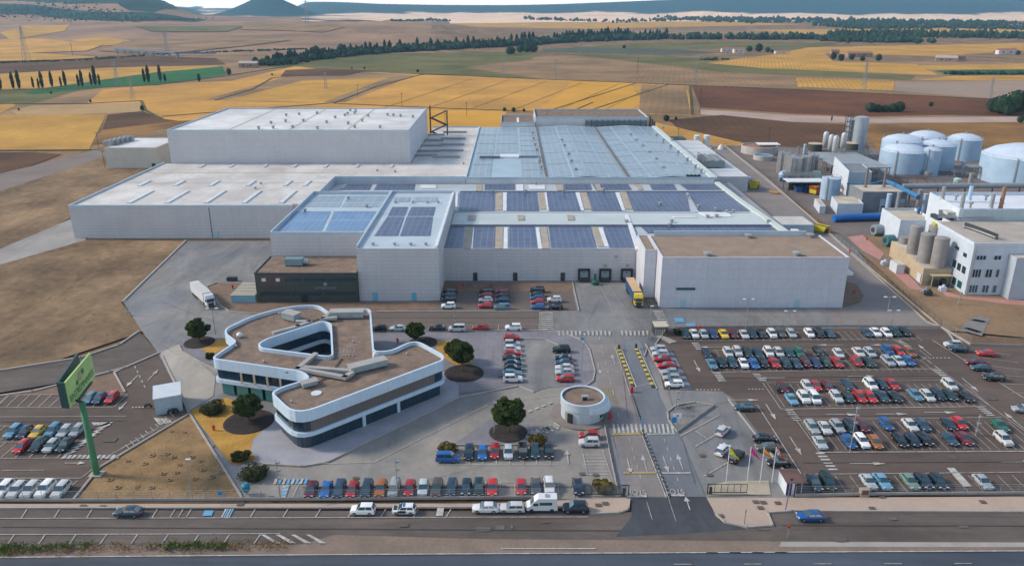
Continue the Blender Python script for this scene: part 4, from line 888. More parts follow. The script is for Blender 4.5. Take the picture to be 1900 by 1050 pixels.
zo = [(68, 402), (232, 292), (160, 238), (170, 205), (330, 128), (480, 84), (640, 56), (775, 54), (850, 106), (1112, 70), (1135, 355), (1240, 350), (1400, 275), (1588, 378), (1588, 412), (620, 775), (460, 625), (530, 585), (715, 530), (660, 486)]
rr = [2, 1.2, 2.5, 3, 8, 8, 8, 3, 1.5, 3, 3, 4, 4, 3, 3, 5, 3.5, 5, 3.5, 3]
zi = [(392, 303), (450, 272), (800, 160), (848, 176), (858, 385), (775, 378), (400, 330)]
def off_px(l): return [P(370+x/3.5, 550+y/3.5, zO) for x, y in l]
outer = rnd(off_px(zo), rr); inner = rnd(off_px(zi), [1, 6, 2.2, 2, 2.2, 3, 1.5])
tW = thing('curved_office', 'white banded office with rounded corners, gravel roof and triangular courtyard', 'office', (-50, 160, 0))
def polyhole(outer, inner, z0, z1, name, m, parent, top=True):
    import bmesh
    bm = bmesh.new()
    def loop(pts, z): 
        vs = [bm.verts.new((p[0], p[1], z)) for p in pts]; return vs, [bm.edges.new((vs[i], vs[(i+1) % len(vs)])) for i in range(len(vs))]
    a, ea = loop(outer, z1); b, eb = loop(inner, z1)
    bmesh.ops.triangle_fill(bm, use_beauty=True, use_dissolve=False, edges=ea+eb)
    bmesh.ops.recalc_face_normals(bm, faces=bm.faces[:])
    for f in bm.faces:
        if f.normal.z < 0: f.normal_flip()
    me = bpy.data.meshes.new(name); bm.to_mesh(me); bm.free(); me.materials.append(m); return link(name, me, parent)
def tube_wall(q, pts, z0, z1, mi=0):
    n = len(pts); k = len(q.v)
    A = sum(pts[i][0]*pts[(i+1) % n][1]-pts[(i+1) % n][0]*pts[i][1] for i in range(n))
    if A < 0: pts = pts[::-1]
    q.v += [(p[0], p[1], z0) for p in pts]+[(p[0], p[1], z1) for p in pts]
    for i in range(n): q.f.append((k+i, k+(i+1) % n, k+n+(i+1) % n, k+n+i)); q.m.append(mi)
    return q
wband = grid_mat('white_band', (.52, .64, .75), (.4, .5, .6), 3.2, 40, .05, .45, 'xz', .05)
q = MB(); q.ring(outer, offset(outer, .45), 6.5, zO); q.ring(offset(inner, -.0), offset(inner, -.45), 6.5, zO) ; part(tW, 'parapet_band', q, wband)
q = MB(); q.ring(outer, offset(outer, 1.0), 3.1, 4.0); q.ring(inner, offset(inner, -1.0), 3.1, 4.0); part(tW, 'floor_band', q, wband)
polyhole(offset(outer, .4), offset(inner, -.4), 0, 8.1, 'roof', gravel, tW)
q = MB(); tube_wall(q, offset(outer, .5), 4.0, 6.5); tube_wall(q, offset(inner, -.5), 4.0, 6.5); part(tW, 'upper_glazing', q, grid_mat('office_glass', (.01, .036, .065), (.05, .06, .07), 1.35, 40, .05, .12, 'xz', .02, .8))
q = MB(); tube_wall(q, offset(outer, 1.1), -.1, 3.1); tube_wall(q, offset(inner, -1.1), -.1, 3.1); part(tW, 'ground_glazing', q, grid_mat('office_glass_low', (.01, .036, .06), (.07, .08, .09), 2.7, 40, .05, .12, 'xz', .02, .8))
# bronze curtain along the long front
a = Vector(off_px([(672, 750)])[0]); b = Vector(off_px([(1560, 418)])[0])
dvec = (b-a).normalized(); nrm = Vector((dvec.y, -dvec.x)); 
def frontbox(s0, s1, o0, o1, z0, z1, q):
    p = [a+dvec*s0+nrm*o0, a+dvec*s1+nrm*o0, a+dvec*s1+nrm*o1, a+dvec*s0+nrm*o1]; return q.prism([tuple(x) for x in p], z0, z1)
Lf = (b-a).length
part(tW, 'window_screen', frontbox(1.5, Lf-1.5, -.45, -.1, 4.02, 6.48, MB()), bronze)
for s in (Lf*.40, Lf*.66): part(tW, 'column', frontbox(s, s+.7, -1.0, -.5, 0, 3.1, MB()), wband)
part(tW, 'glass_door', frontbox(Lf*.5, Lf*.62, -1.05, -.95, .1, 2.9, MB()), glassg)
part(tW, 'window_screen', frontbox(2, 9, -1.05, -.95, 2.0, 2.9, MB()), bronze)
part(tW, 'window_screen', frontbox(Lf*.80, Lf*.94, -1.05, -.95, 2.0, 2.9, MB()), bronze)
# left wing ground floor green glass
ga = Vector(off_px([(100, 415)])[0]); gb = Vector(off_px([(600, 487)])[0]); gd = (gb-ga).normalized(); gn = Vector((gd.y, -gd.x)); gl = (gb-ga).length
for k in range(5):
    s0 = gl*(.02+k*.19); s1 = s0+gl*.15; p = [ga+gd*s0-gn*1.05, ga+gd*s1-gn*1.05, ga+gd*s1-gn*.9, ga+gd*s0-gn*.9]; part(tW, 'window', MB().prism([tuple(x) for x in p], .3, 2.9), mat('teal_glass', (.05, .2, .2), .15, 0, spec=.8))
for k in range(4):
    s0 = gl*(.3+k*.17); p = [ga+gd*s0-gn*.5, ga+gd*(s0+.5)-gn*.5, ga+gd*(s0+.5)-gn*.35, ga+gd*s0-gn*.35]; part(tW, 'blind', MB().prism([tuple(x) for x in p], 4.02, 6.48), beigew)
def RP(x, y, z=8.1): return P(370+x/3.5, 550+y/3.5, z)
def ductpath(t, l, z, r=.5):
    q = MB(); pts = [RP(*p, z) for p in l]
    for p, s in zip(pts, pts[1:]):
        ll = math.hypot(s[0]-p[0], s[1]-p[1]); q.rbox((p[0]+s[0])/2, (p[1]+s[1])/2, math.atan2(s[1]-p[1], s[0]-p[0]), ll+2*r, 2*r, z-.35, z+.35)
    return part(t, 'duct', q, mat('duct_zinc', (.33, .32, .31), .5, .12, .6, metal=.2))
def ahu(lbl, x, y, ang, l, wd, h, ducts):
    X, Y = RP(x, y); t = thing('air_handling_unit', lbl, 'air handler', (X, Y, 8.1))
    q = MB(); q.rbox(X, Y, ang, l, wd, 8.4, 8.4+h); part(t, 'housing', q, mat('unit_steel', (.3, .36, .38), .45, .1, .5, metal=.2))
    q = MB(); q.rbox(X, Y, ang, l+.3, wd+.3, 8.4+h, 8.55+h); part(t, 'lid', q, mat('duct_zinc', (.33, .32, .31)))
    q = MB(); q.rbox(X, Y, ang, l-.3, wd-.3, 8.12, 8.4); part(t, 'frame', q, dark)
    for d in ducts: ductpath(t, d, 8.9, .55)
ahu('long air handler with bent double duct on the right half of the curved roof', 1095, 470, math.radians(32), 8.5, 2.3, 1.3, [[(985, 500), (945, 525), (640, 470), (750, 378)], [(985, 485), (690, 462)]])
ahu('long air handler by the back edge of the curved roof', 960, 135, 0.05, 8.5, 2.6, 1.5, [[(880, 140), (800, 145), (850, 112)]])
ahu('square air handler with ducts behind the triangular courtyard', 600, 150, -.5, 4.2, 2.6, 1.6, [[(640, 165), (715, 165), (640, 195), (490, 235)]])
ahu('small white air unit with flat lid near the front left roof corner', 715, 580, math.radians(32), 3.2, 1.8, .8, [])
for l_ in ([(750, 575), (800, 538), (870, 520)], [(880, 460), (925, 400)], [(720, 165), (790, 140)], [(640, 480), (560, 495)]):
    q = MB(); q.path([(*RP(*p_, 8.3), 8.3) for p_ in l_], .12, 6); part(tW, 'roof_pipe', q, dark)
for l_ in ((240, 330), (520, 120), (1000, 300), (1350, 380), (600, 690), (420, 430)):
    q = MB(); X, Y = RP(*l_); q.lathe(X, Y, [(.2, 8.12), (.2, 8.6), (.3, 8.65), (.1, 8.8)], 8); part(tW, 'vent_pipe', q, galv)
X, Y = RP(262, 266); o = MB().lathe(X, Y, [(.4, 8.12), (.7, 8.5), (.7, 9.0), (.3, 9.4)], 14).build('roof_cowl', white, None, True); tag(o, 'small white round cowl on the curved roof near its notch', 'cowl')
X, Y = RP(1142, 405); o = MB().lathe(X, Y, [(.4, 8.12), (.6, 8.5), (.6, 9.3), (.3, 9.7)], 14).build('roof_cowl', white, None, True); tag(o, 'small white round cowl beside the long roof air handler', 'cowl')
X, Y = RP(760, 630); o = MB().lathe(X, Y, [(1.1, 8.12), (1.1, 8.3)], 20).build('roof_skylight', skyl); tag(o, 'round flat white skylight near the front roof corner', 'skylight')
X, Y = RP(950, 385); t = thing('satellite_frame', 'small dark lattice frame standing in the middle of the curved roof', 'frame', (X, Y, 8.1))
q = MB(); [q.bar((X-1.6+k*.8, Y-.6, 8.12), (X-1.2+k*.8, Y+.6, 9.3), .07) for k in range(5)]; q.bar((X-1.8, Y, 8.9), (X+2, Y, 8.9), .08); part(t, 'rail', q, galv)
# ================================================================ round kiosk
KX, KY = P(1080, 770); KY += .0
KR = 4.75
t = thing('gate_lodge', 'round white gate lodge with brown roof beside the entrance avenue', 'lodge', (KX, KY, 0))
circ = lambda r, n=40, cx=KX, cy=KY: [(cx+r*math.cos(2*math.pi*i/n), cy+r*math.sin(2*math.pi*i/n)) for i in range(n)]
part(t, 'wall', MB().lathe(KX, KY, [(KR-.15, 0), (KR-.15, 2.9), (KR, 2.9), (KR, 4.6)], 40, cap=False), grid_mat('lodge_cladding', (.52, .57, .6), (.3, .38, .45), 60, .42, .05, .5, 'xz', .05), True)
part(t, 'parapet', MB().ring(circ(KR+.05), circ(KR-.3), 4.55, 4.8), wband)
part(t, 'roof', MB().lathe(KX, KY, [(KR-.2, 4.25), (KR-.2, 4.35)], 40), gravel)
q = MB(); degs = list(range(-80, 46, 5)); k0 = len(q.v); NPF = 5
for d_ in degs:
    e_ = math.sin(math.pi*(d_+80)/125)**.6*1.5+.02; ca, sa = math.cos(math.radians(d_)), math.sin(math.radians(d_))
    for rr_, z_ in ((KR+.02, 4.5), (KR+.75*e_, 3.9), (KR+e_, 3.1), (KR+e_*.95, 2.75), (KR-.1, 2.7)): q.v.append((KX+rr_*ca, KY+rr_*sa, z_))
for i_ in range(len(degs)-1):
    for j_ in range(NPF-1): a_ = i_*NPF+j_; q.f.append((a_, a_+1, a_+NPF+1, a_+NPF)); q.m.append(0)
part(t, 'canopy', q, grid_mat('lodge_cladding', (.5, .56, .6), (.3, .38, .45), 60, .42, .05), True)
q = MB(); ptsd = [(KX+(KR-.05)*math.cos(x), KY+(KR-.05)*math.sin(x)) for x in [math.radians(d) for d in range(-40, 31, 7)]]; pind = [(KX+(KR-.4)*math.cos(x), KY+(KR-.4)*math.sin(x)) for x in [math.radians(d) for d in range(-40, 31, 7)]]
q.prism(ptsd+pind[::-1], .9, 2.6); part(t, 'window', q, glass)
ad = math.radians(232); part(t, 'door', MB().rbox(KX+KR*math.cos(ad), KY+KR*math.sin(ad), ad+math.pi/2, 1.1, .5, .1, 2.4), black)
part(t, 'door_frame', MB().rbox(KX+KR*math.cos(ad-.17), KY+KR*math.sin(ad-.17), ad-.17+math.pi/2, .9, .35, .1, 2.5), galv)
X, Y = P(1085, 742, 4.2); o = MB().box(X-.7, X+.7, Y-.5, Y+.5, 4.16, 5.3).box(X-.45, X+.45, Y-.56, Y-.5, 4.4, 5.1, 1).build('lodge_air_unit', [galv, black]); tag(o, 'square air unit on the brown roof of the round lodge', 'air unit')
o = struct(MB().ring(circ(KR+1.9), circ(KR-.2), 0, ZT+.1).build('pavement', mat('sand_brown_paving', (.19, .16, .145), .85, .1, .5)))
# ================================================================ shed left
X0, Y0 = P(288, 770)
t = thing('metal_shed', 'pale blue square metal shed with flat roof beside the left car park', 'shed', (-75, 153, 0))
sc = [P(290, 771), P(334, 764), None, None]
ang = math.atan2(sc[1][1]-sc[0][1], sc[1][0]-sc[0][0])+.05; dx = Vector((math.cos(ang), math.sin(ang))); dyv = Vector((-dx.y, dx.x)); o0 = Vector(sc[0]); W_, D_ = 5.4, 6.6
cn = [tuple(o0+dx*a+dyv*b_) for a, b_ in ((0, 0), (W_, 0), (W_, D_), (0, D_))]
part(t, 'wall', MB().prism(cn, 0, 3.9), grid_mat('shed_sheet', (.36, .44, .5), (.3, .37, .43), .5, 60, .03, .5, 'xz', .06))
cn2 = [tuple(o0+dx*a+dyv*b_) for a, b_ in ((-.15, -.15), (W_+.15, -.15), (W_+.15, D_+.15), (-.15, D_+.15))]
part(t, 'roof', MB().prism(cn2, 3.9, 4.1), mat('shed_roof', (.5, .54, .58), .5, .05, .5))
for k, (px, py) in enumerate(((318, 768), (325, 766), (276, 757))):
    X, Y = P(px, py); t = thing('motorcycle', ['dark motorcycle parked before the pale blue shed front', 'second dark motorcycle beside the shed front right corner', 'dark motorcycle parked at the left side of the shed'][k], 'motorcycle', (X, Y, ZT))
    q = MB()
    for s in (-.65, .65): q.bar((X+s, Y-.06, ZT+.3), (X+s, Y+.06, ZT+.3), .3, 12)
    part(t, 'wheel', q, black); q = MB(); q.box(X-.45, X+.5, Y-.14, Y+.14, ZT+.45, ZT+.85); q.bar((X-.55, Y, ZT+.4), (X-.45, Y, ZT+1.05), .05); q.bar((X-.45, Y-.35, ZT+1.05), (X-.45, Y+.35, ZT+1.05), .03); part(t, 'frame', q, dark)
    part(t, 'seat', MB().box(X-.05, X+.65, Y-.13, Y+.13, ZT+.85, ZT+.95), black)
# ================================================================ totem sign
X, Y = P(180, 881); 
t = thing('totem_sign', 'tall green pole sign with light green panel and dark back panel', 'sign', (X, Y, 0))
part(t, 'pole', MB().lathe(X, Y, [(.62, 0), (.52, 15.6)], 20), green, 'all')
part(t, 'base', MB().box(X-1.2, X+1.2, Y-1.0, Y+1.0, 0, .35), kerbm)
sgn = mat('sign_green', (.33, .50, .17), .5, .1, .2); sgd = mat('sign_dark', (.012, .05, .055), .4, .05, .3)
hh = 2.55; zc = 15.5+hh
L_ = Vector((-79.9, 124.4)); R_ = Vector((-81.9, 137.2)); BL = Vector(P(106, 709, 20.6)); BR = Vector(P(143, 655, 20.6))
def pan(a_, b_, name, m, th=.35):
    d_ = b_-a_; ang = math.atan2(d_.y, d_.x); c_ = (a_+b_)/2; q = MB(); q.rbox(c_.x, c_.y, ang, d_.length, th, zc-hh, zc+hh); return part(t, name, q, m)
pan(L_, R_, 'front_panel', sgn); pan(BL, BR, 'back_panel', sgd)
ed = MB(); ed.rbox((L_.x+BL.x)/2, (L_.y+BL.y)/2, math.atan2(L_.y-BL.y, L_.x-BL.x), (L_-BL).length, .3, zc-hh, zc+hh); part(t, 'side_panel', ed, sgd)
part(t, 'frame', MB().bar((X-1, Y+1, 15.55), (X-2.2, Y+8, 15.55), .2).bar((X-2.5, Y-1, 15.8), (X-3.5, Y+8, 15.8), .15).bar((X, Y, 15.6), (X-3, Y+1, 15.8), .25), dark)
d1 = (R_-L_).normalized(); n1 = Vector((d1.y, -d1.x)); ang = math.atan2(d1.y, d1.x); cc = (L_+R_)/2+n1*.2
lm = mat('sign_letter', (.03, .15, .06), .5, 0)
def onsign(me_or_q, nm, m_, u, z_, flat=True):
    me_ = me_or_q if not isinstance(me_or_q, MB) else me_or_q.mesh(nm, m_)
    o = link(nm, me_, t); o.matrix_parent_inverse = Matrix(); p_ = cc+d1*u+n1*.03; o.location = (p_.x-t.location.x, p_.y-t.location.y, z_); o.rotation_euler = (math.pi/2, 0, ang) if flat else (0, 0, ang); return o
onsign(text('ENTREPINARES', 1.75, 'lettering', lm, .01), 'lettering', lm, 0, zc-1.15)
onsign(MB().lathe(0, 0, [(.85, 0), (.85, .05)], 18), 'emblem_disc', mat('emblem_tan', (.36, .27, .15), .6, .1, .5), -.3, zc+.9)
onsign(MB().lathe(0, 0, [(.55, 0), (.55, .06)], 12), 'emblem_leaf', lm, 1.1, zc+1.2)
onsign(MB().lathe(0, 0, [(.5, 0), (.5, .06)], 6), 'emblem_leaf', lm, -1.9, zc+.3)
#--PART3--
# ================================================================ industrial plant on the right
def tankat(name, label, cat, x0, x1, yb, yt, m, dome=.12, group=None, n=32, h=None, bands=0, z0=0, extra=True):
    X, Y = P((x0+x1)/2, yb, z0); dep = Y*CP+(H-z0)*SP; r = (x1-x0)/2/F*dep; Y2 = Y+r*1.0
    s_ = (Y2*CP+(H-z0)*SP)/dep; X *= s_; r *= s_; Y = Y2
    v_ = (525-yt)/F; hh = h or (H+(v_*Y*CP-Y*SP)/(CP+v_*SP)-z0)
    t = thing(name, label, cat, (X, Y, z0), group=group)
    o = part(t, 'shell', MB().lathe(X, Y, [(r, z0+(ZB if z0 == 0 else 0)), (r, z0+hh)], n, cap=False), m, 'all')
    q = MB().lathe(X, Y, [(r+.08, z0+hh-.12), (r+.08, z0+hh), (r*.75, z0+hh+r*dome*.55), (r*.4, z0+hh+r*dome*.9), (r*.1, z0+hh+r*dome)], n); part(t, 'roof', q, m if m is not tank else mat('tank_roof', (.58, .62, .66), .5, .06, .2), True)
    if extra and r > 2.5:
        q = MB()
        for k in range(28): a_ = 2*math.pi*k/28; q.bar((X+r*math.cos(a_), Y+r*math.sin(a_), z0+hh), (X+r*math.cos(a_), Y+r*math.sin(a_), z0+hh+1), .05, 4)
        q.path([(X+r*math.cos(2*math.pi*k/28), Y+r*math.sin(2*math.pi*k/28), z0+hh+1) for k in range(29)], .05, 4); part(t, 'railing', q, galv)
        part(t, 'vent', MB().lathe(X, Y, [(.4, z0+hh+r*dome), (.4, z0+hh+r*dome+1)], 10), galv)
        q = MB(); a_ = -2.3; q.rbox(X+(r+.15)*math.cos(a_), Y+(r+.15)*math.sin(a_), a_+math.pi/2, .6, .2, 0, z0+hh+1); part(t, 'ladder', q, galv)
    if bands:
        q = MB()
        for k in range(1, bands+1): z_ = z0+hh*k/(bands+1); q.lathe(X, Y, [(r+.04, z_), (r+.04, z_+.12)], n, cap=False)
        part(t, 'band', q, galv)
    return t, X, Y, r, hh
for a in (('large white storage tank at the left back of the tank group', 1631, 1700, 322, 260, .3), ('white domed tank at the very back centre of the tank group', 1682, 1748, 290, 253, .3),
          ('white domed tank standing alone at the right of the tank group', 1755, 1813, 300, 257, .3), ('white tank behind the narrow tank in the tank group', 1702, 1764, 318, 268, .28),
          ('nearest white tank of the group with a rust streaked roof', 1632, 1710, 328, 279, .36), ('narrow tall white tank between two wide tanks', 1704, 1738, 328, 278, .3),
          ('biggest white tank cut by the right edge of the view', 1822, 1965, 350, 288, .28)):
    t, X, Y, r, hh = tankat('storage_tank', a[0], 'tank', *a[1:5], tank, a[5], 'white storage tanks of the plant')
    if 'nearest' in a[0]: q = MB(); q.add([(X+1, Y-1, hh+r*.27), (X+2.2, Y-1, hh+r*.26), (X+6.6, Y-8.4, hh+.25), (X+5.3, Y-9, hh+.25)], [(0, 1, 2, 3)]); part(t, 'rust_streak', q, mat('rust', (.38, .2, .1), .9, .2, 1))
for a in (('first stainless fermenting silo at the left end of the silo row', 1440, 1462, 322, 283), ('second stainless silo just behind the nearest one', 1452, 1474, 326, 287), ('nearest broad stainless silo of the row', 1456, 1486, 336, 292), ('dark shaded silo right of the broad stainless one', 1482, 1500, 334, 290), ('grey silo at the right end of the silo row', 1496, 1514, 328, 288)):
    tankat('steel_silo', a[0], 'silo', *a[1:], steel, .12, 'stainless silos by the plant road', 24, bands=2)
for k, (a, x0, x1, yb, yt) in enumerate((('left tall steel tower silo against the brown field', 1563, 1580, 289, 222), ('right tall steel tower silo with a white top', 1577, 1601, 296, 218))):
    tankat('tower_silo', a, 'silo', x0, x1, yb, yt, mat('silo_grey', (.32, .36, .4), .4, .08, .3, metal=.3), .2, 'pair of tower silos', 20, bands=5, extra=False)
X, Y = P(1566, 290); t = thing('access_tower', 'dark lattice access tower in front of the tall steel silos', 'tower', (X, Y, 0))
q = MB()
for a, b in ((-1.5, -1.5), (1.5, -1.5), (1.5, 1.5), (-1.5, 1.5)): q.bar((X+a, Y+b, 0), (X+a, Y+b, 25), .16)
for k in range(8): z_ = 3*k+2; q.bar((X-1.5, Y-1.5, z_), (X+1.5, Y-1.5, z_+3), .1); q.bar((X-1.5, Y+1.5, z_+3), (X-1.5, Y-1.5, z_), .1); q.box(X-1.5, X+1.5, Y-1.5, Y+1.5, z_, z_+.1)
part(t, 'frame', q, dark)
# steel platform with vessels
X, Y = P(1545, 325); Y = 378; X = P(1545, 318)[0]+4
t = thing('process_platform', 'open steel platform carrying vertical process vessels', 'platform', (X, Y, 0))
q = MB(); q.box(X-16, X+10, Y, Y+42, 8.5, 9.0); part(t, 'deck', q, galv)
q = MB()
for a in range(6):
    for b in range(5): q.bar((X-15.5+a*5, Y+.5+b*10, 0), (X-15.5+a*5, Y+.5+b*10, 8.5), .25)
    q.bar((X-15.5+a*5, Y+.4, 4.5), (X-10.5+a*5 if a < 5 else X+9.5, Y+.4, 4.5), .15)
part(t, 'post', q, galv)
q = MB()
for a in range(9): q.bar((X-15.8+a*3.2, Y+.1, 9), (X-15.8+a*3.2, Y+.1, 10.2), .06)
q.bar((X-15.8, Y+.1, 10.2), (X+9.8, Y+.1, 10.2), .06); part(t, 'railing', q, galv)
for k, (px, py, hh, nm) in enumerate(((1530, 268, 7, 'first upright white vessel on the steel platform from the left'), (1540, 274, 7, 'second upright white vessel on the steel platform'), (1548, 278, 7.5, 'third upright white vessel on the steel platform, the nearest'), (1563, 272, 7.5, 'rightmost upright vessel on the steel platform'))):
    a, b = P(px, py+6, 9.0);  tt = thing('process_vessel', nm, 'vessel', (a, b, 9.0), group='upright vessels on the platform')
    part(tt, 'shell', MB().lathe(a, b, [(.4, 9.3), (1.5, 10.4), (1.5, 9.6+hh), (1.1, 10.6+hh), (.35, 11+hh)], 16), mat('vessel_steel', (.42, .43, .44), .45, .08, .4, metal=.2), 'all')
    part(tt, 'leg', MB().bar((a-1.1, b-1, 9), (a-1.1, b-1, 10.8), .12).bar((a+1.1, b-1, 9), (a+1.1, b-1, 10.8), .12).bar((a, b+1.2, 9), (a, b+1.2, 10.8), .12), galv)
for lb, x0, x1, yb, yt in (('dark cylindrical basin with pale rim left behind the vessels', 1499, 1524, 282, 267), ('big dark cylindrical basin behind the right vessels', 1566, 1592, 296, 266)):
    xx, yy = P((x0+x1)/2, yb); tt, X2, Y2, r2, h2 = tankat('dark_basin', lb, 'tank', x0, x1, yb, yt, mat('basin_dark', (.05, .055, .05), .8, .15, .5), .01, None, 24, extra=False)
    part(tt, 'rim', MB().lathe(X2, Y2, [(r2+.1, h2), (r2+.1, h2+.3)], 24), mat('basin_rim', (.45, .36, .27), .8, .1, .4))
# settling tanks
for lb, x0, x1, yb, h_, mm in (('round concrete settling tank with brown sludge', 1381, 1446, 287, 4.5, mat('sludge', (.25, .12, .08), .7, .15, .1)), ('round clarifier with blue water before the sludge tank', 1401, 1437, 298, 2.5, mat('pool_blue', (.08, .32, .42), .2, .1, .2))):
    X, Y = P((x0+x1)/2, yb); r = (x1-x0)/2/F*(Y*CP+H*SP); Y += r*.6
    t = thing('settling_tank', lb, 'tank', (X, Y, 0))
    part(t, 'wall', MB().ring(circ(r, 40, X, Y), circ(r-.6, 40, X, Y), ZB, h_), mat('tank_concrete', (.42, .39, .37), .85, .1, .3)); part(t, 'water', MB().lathe(X, Y, [(r-.6, h_-1), (r-.6, h_-.6)], 40), mm)
    part(t, 'bridge', MB().box(X-1, X+r, Y-.8, Y+.8, h_+.1, h_+.4), galv)
    if h_ > 4:
        q = MB()
        for k in range(12): q.box(X-1+k*1.1, X-.5+k*1.1, Y-3.5, Y+4.5, h_+.5, h_+1.0)
        part(t, 'cover', q, white)
for lb, px in (('left small white silo at the back of the annex', 1292), ('right small white silo at the back of the annex', 1310)):
    tankat('small_silo', lb, 'silo', px-6, px+6, 275, 252, mat('cream_white', (.6, .6, .58), .5, .06, .4), .3, 'two small white silos', 18, extra=False)
o = MB().prism([P(*p) for p in ((1270, 278), (1322, 278), (1316, 270), (1262, 270))], ZB, .8).build('silo_plinth', kerbm); tag(o, 'low concrete plinth under the two small white silos', 'plinth')
X, Y = P(1281, 276); o = MB().box(X-12, X-3, Y, Y+10, 0, 6).build('green_container', [mat('dark_green_box', (.02, .07, .05), .6, .1, .5)]); tag(o, 'dark green container behind the solar hall right corner', 'container')
X, Y = P(1337, 277); o = MB().lathe(X, Y, [(2, 0), (1.2, 2), (.3, 3)], 16).build('white_dome', white); tag(o, 'small white dome at the end of the alley', 'dome')
for lb, px, yb, yt, w_ in (('pale upright gas tank left of the yellow tipper', 1370, 347, 337, 4), ('taller pale upright gas tank beside the yellow tipper', 1387, 348, 329, 4.5)):
    tankat('gas_tank', lb, 'tank', px-w_, px+w_, yb, yt, tank, .3, None, 16, extra=False)
def skip(px, py, lbl, m, l=6.5, wd=2.6, h=2.2, ang=0, name='skip', cat='skip', fill=dark):
    X, Y = P(px, py); t = thing(name, lbl, cat, (X, Y, ZT), ang)
    pts = [(-l/2, h), (l/2, h), (l/2-.9, .1), (-l/2+.9, .1)]
    q = MB(); 
    for s0, s1 in ((-wd/2, -wd/2+.12), (wd/2-.12, wd/2)):
        q.add([(a, s0, b) for a, b in pts]+[(a, s1, b) for a, b in pts], [(0, 1, 2, 3)[::-1], (4, 5, 6, 7), (0, 1, 5, 4), (1, 2, 6, 5), (2, 3, 7, 6), (3, 0, 4, 7)])
    q.add([(-l/2, -wd/2, h), (-l/2, wd/2, h), (-l/2+.9, wd/2, .1), (-l/2+.9, -wd/2, .1), (l/2, -wd/2, h), (l/2, wd/2, h), (l/2-.9, wd/2, .1), (l/2-.9, -wd/2, .1)], [(0, 1, 2, 3), (4, 7, 6, 5), (3, 2, 6, 7)])
    me = q.mesh('body', m); link('body', me, t, (0, 0, 0)).matrix_parent_inverse = Matrix()
    o = link('load', MB().box(-l/2+.4, l/2-.4, -wd/2+.12, wd/2-.12, .3, h-.4).mesh('load', fill), t, (0, 0, 0)); o.matrix_parent_inverse = Matrix()
skip(1521, 430, 'yellow open skip beside the plant fence near the pump house', yellow, 6.5, 3, 2.6, -.9)
skip(1399, 350, 'yellow green skip with dark load in the alley', yellow, 5, 3.5, 3.4, -.5)
skip(1436, 359, 'low orange skip trailer lying in the alley', mat('orange_box', (.5, .28, .08), .7, .15, .5), 5, 1.8, .8, -.6, fill=mat('orange_box', (.5, .28, .08)))
skip(1478, 354, 'orange skip under the canopy edge', mat('orange_paint', (.5, .2, .03), .6, .1, .5), 3, 3, 2.4)
skip(1512, 360, 'red and yellow skip beside the white upright tank', mat('red_orange', (.35, .06, .03), .6, .1, .5), 5, 4, 3.8, .6, fill=yellow)
# canopy shed
X, Y = P(1505, 360); t = thing('waste_canopy', 'white flat canopy over blue bins beside the plant road', 'canopy', (X, Y, 0))
part(t, 'roof', MB().box(X-11, X+7, Y+1, Y+9, 5.2, 5.6), white); q = MB()
for a in (-10.5, -2, 6.5):
    for b in (1.5, 8.5): q.bar((X+a, Y+b, 0), (X+a, Y+b, 5.2), .15)
part(t, 'post', q, dark); part(t, 'back_wall', MB().box(X-8, X+6.8, Y+8, Y+8.3, 0, 5), dark)
for k in range(3): xx = X-6+k*3.6; o = MB().box(xx, xx+3, Y+3, Y+6, 0, 2.6).box(xx-.1, xx+3.1, Y+2.9, Y+6.1, 2.6, 2.75).build('waste_bin', mat('bin_blue', (.02, .08, .22), .6, .1, .5)); tag(o, 'blue bin under the white canopy, %s from the left' % ordn(k+1), 'bin', 'blue bins under the canopy')
tankat('water_tank', 'pale blue upright tank standing behind the white container building', 'tank', 1521, 1555, 372, 330, tank, .1, None, 28, bands=1)
tankat('water_tank', 'small mint tank behind the canopy', 'tank', 1505, 1522, 336, 318, mat('mint', (.36, .5, .48), .5, .05, .4), .1, None, 20, extra=False)
X, Y = P(1452, 336); t = thing('filter_unit', 'small white filter tank on blue legs by the silos', 'filter', (X, Y, 0)); part(t, 'tank', MB().lathe(X, Y, [(2, 2), (2.4, 3.5), (1.2, 5)], 14), tank); part(t, 'leg', MB().box(X-2, X+2, Y-1.6, Y+1.6, 0, 2), mat('leg_blue', (.1, .16, .22), .6, .1, .6))
def blkq(name, label, cat, x0, x1, y0, y1, z, wall, roof=roofw, par=.4, k=.2, z0=ZB):
    t = thing(name, label, cat, ((x0+x1)/2, y0, 0)); s = lambda X, Y, i=0: (X+k*(Y-y0), Y); dd = (y1-y0)
    def loop(i): return [s(x0+i, y0+i), s(x1-i, y0+i), s(x1-i, y1-i), s(x0+i, y1-i)]
    part(t, 'wall', MB().prism(loop(0), z0, z-par), wall); part(t, 'roof', MB().prism(loop(.3), z-par, z-par+.1), roof); part(t, 'parapet', MB().ring(loop(0), loop(.3), z-par, z), wall)
    return t, z-par+.1
def blk(name, label, cat, x0, x1, y0, y1, z, wall, roof=roofw, par=.25, z0=ZB, pm=None): return hall(name, label, cat, x0, x1, y0, y1, z, wall, roof, par, 'nswe', pm, z0=z0)
wl = mat('plant_white', (.53, .585, .65), .6, .06, .4); crmr = mat('cream_roof', (.5, .43, .33), .85, .1, .15, col2=(.38, .33, .27))
blkq('container_building', 'small white building with sand roof beside the pale upright tank', 'building', 138.5, 149.5, 322, 336, 4.6, wl, crmr)
t, _ = blkq('trailer_container', 'narrow white container parked left of the small white building', 'container', 131.5, 134, 323, 337, 3.2, wl, crmr, .1)
blkq('tall_clad_building', 'tall pale clad plant building with sloping left wall behind the upright tank', 'building', 157, 167.5, 357, 378, 11.0, mat('pale_blue_clad', (.4, .47, .5), .6, .06, .3), greyw)
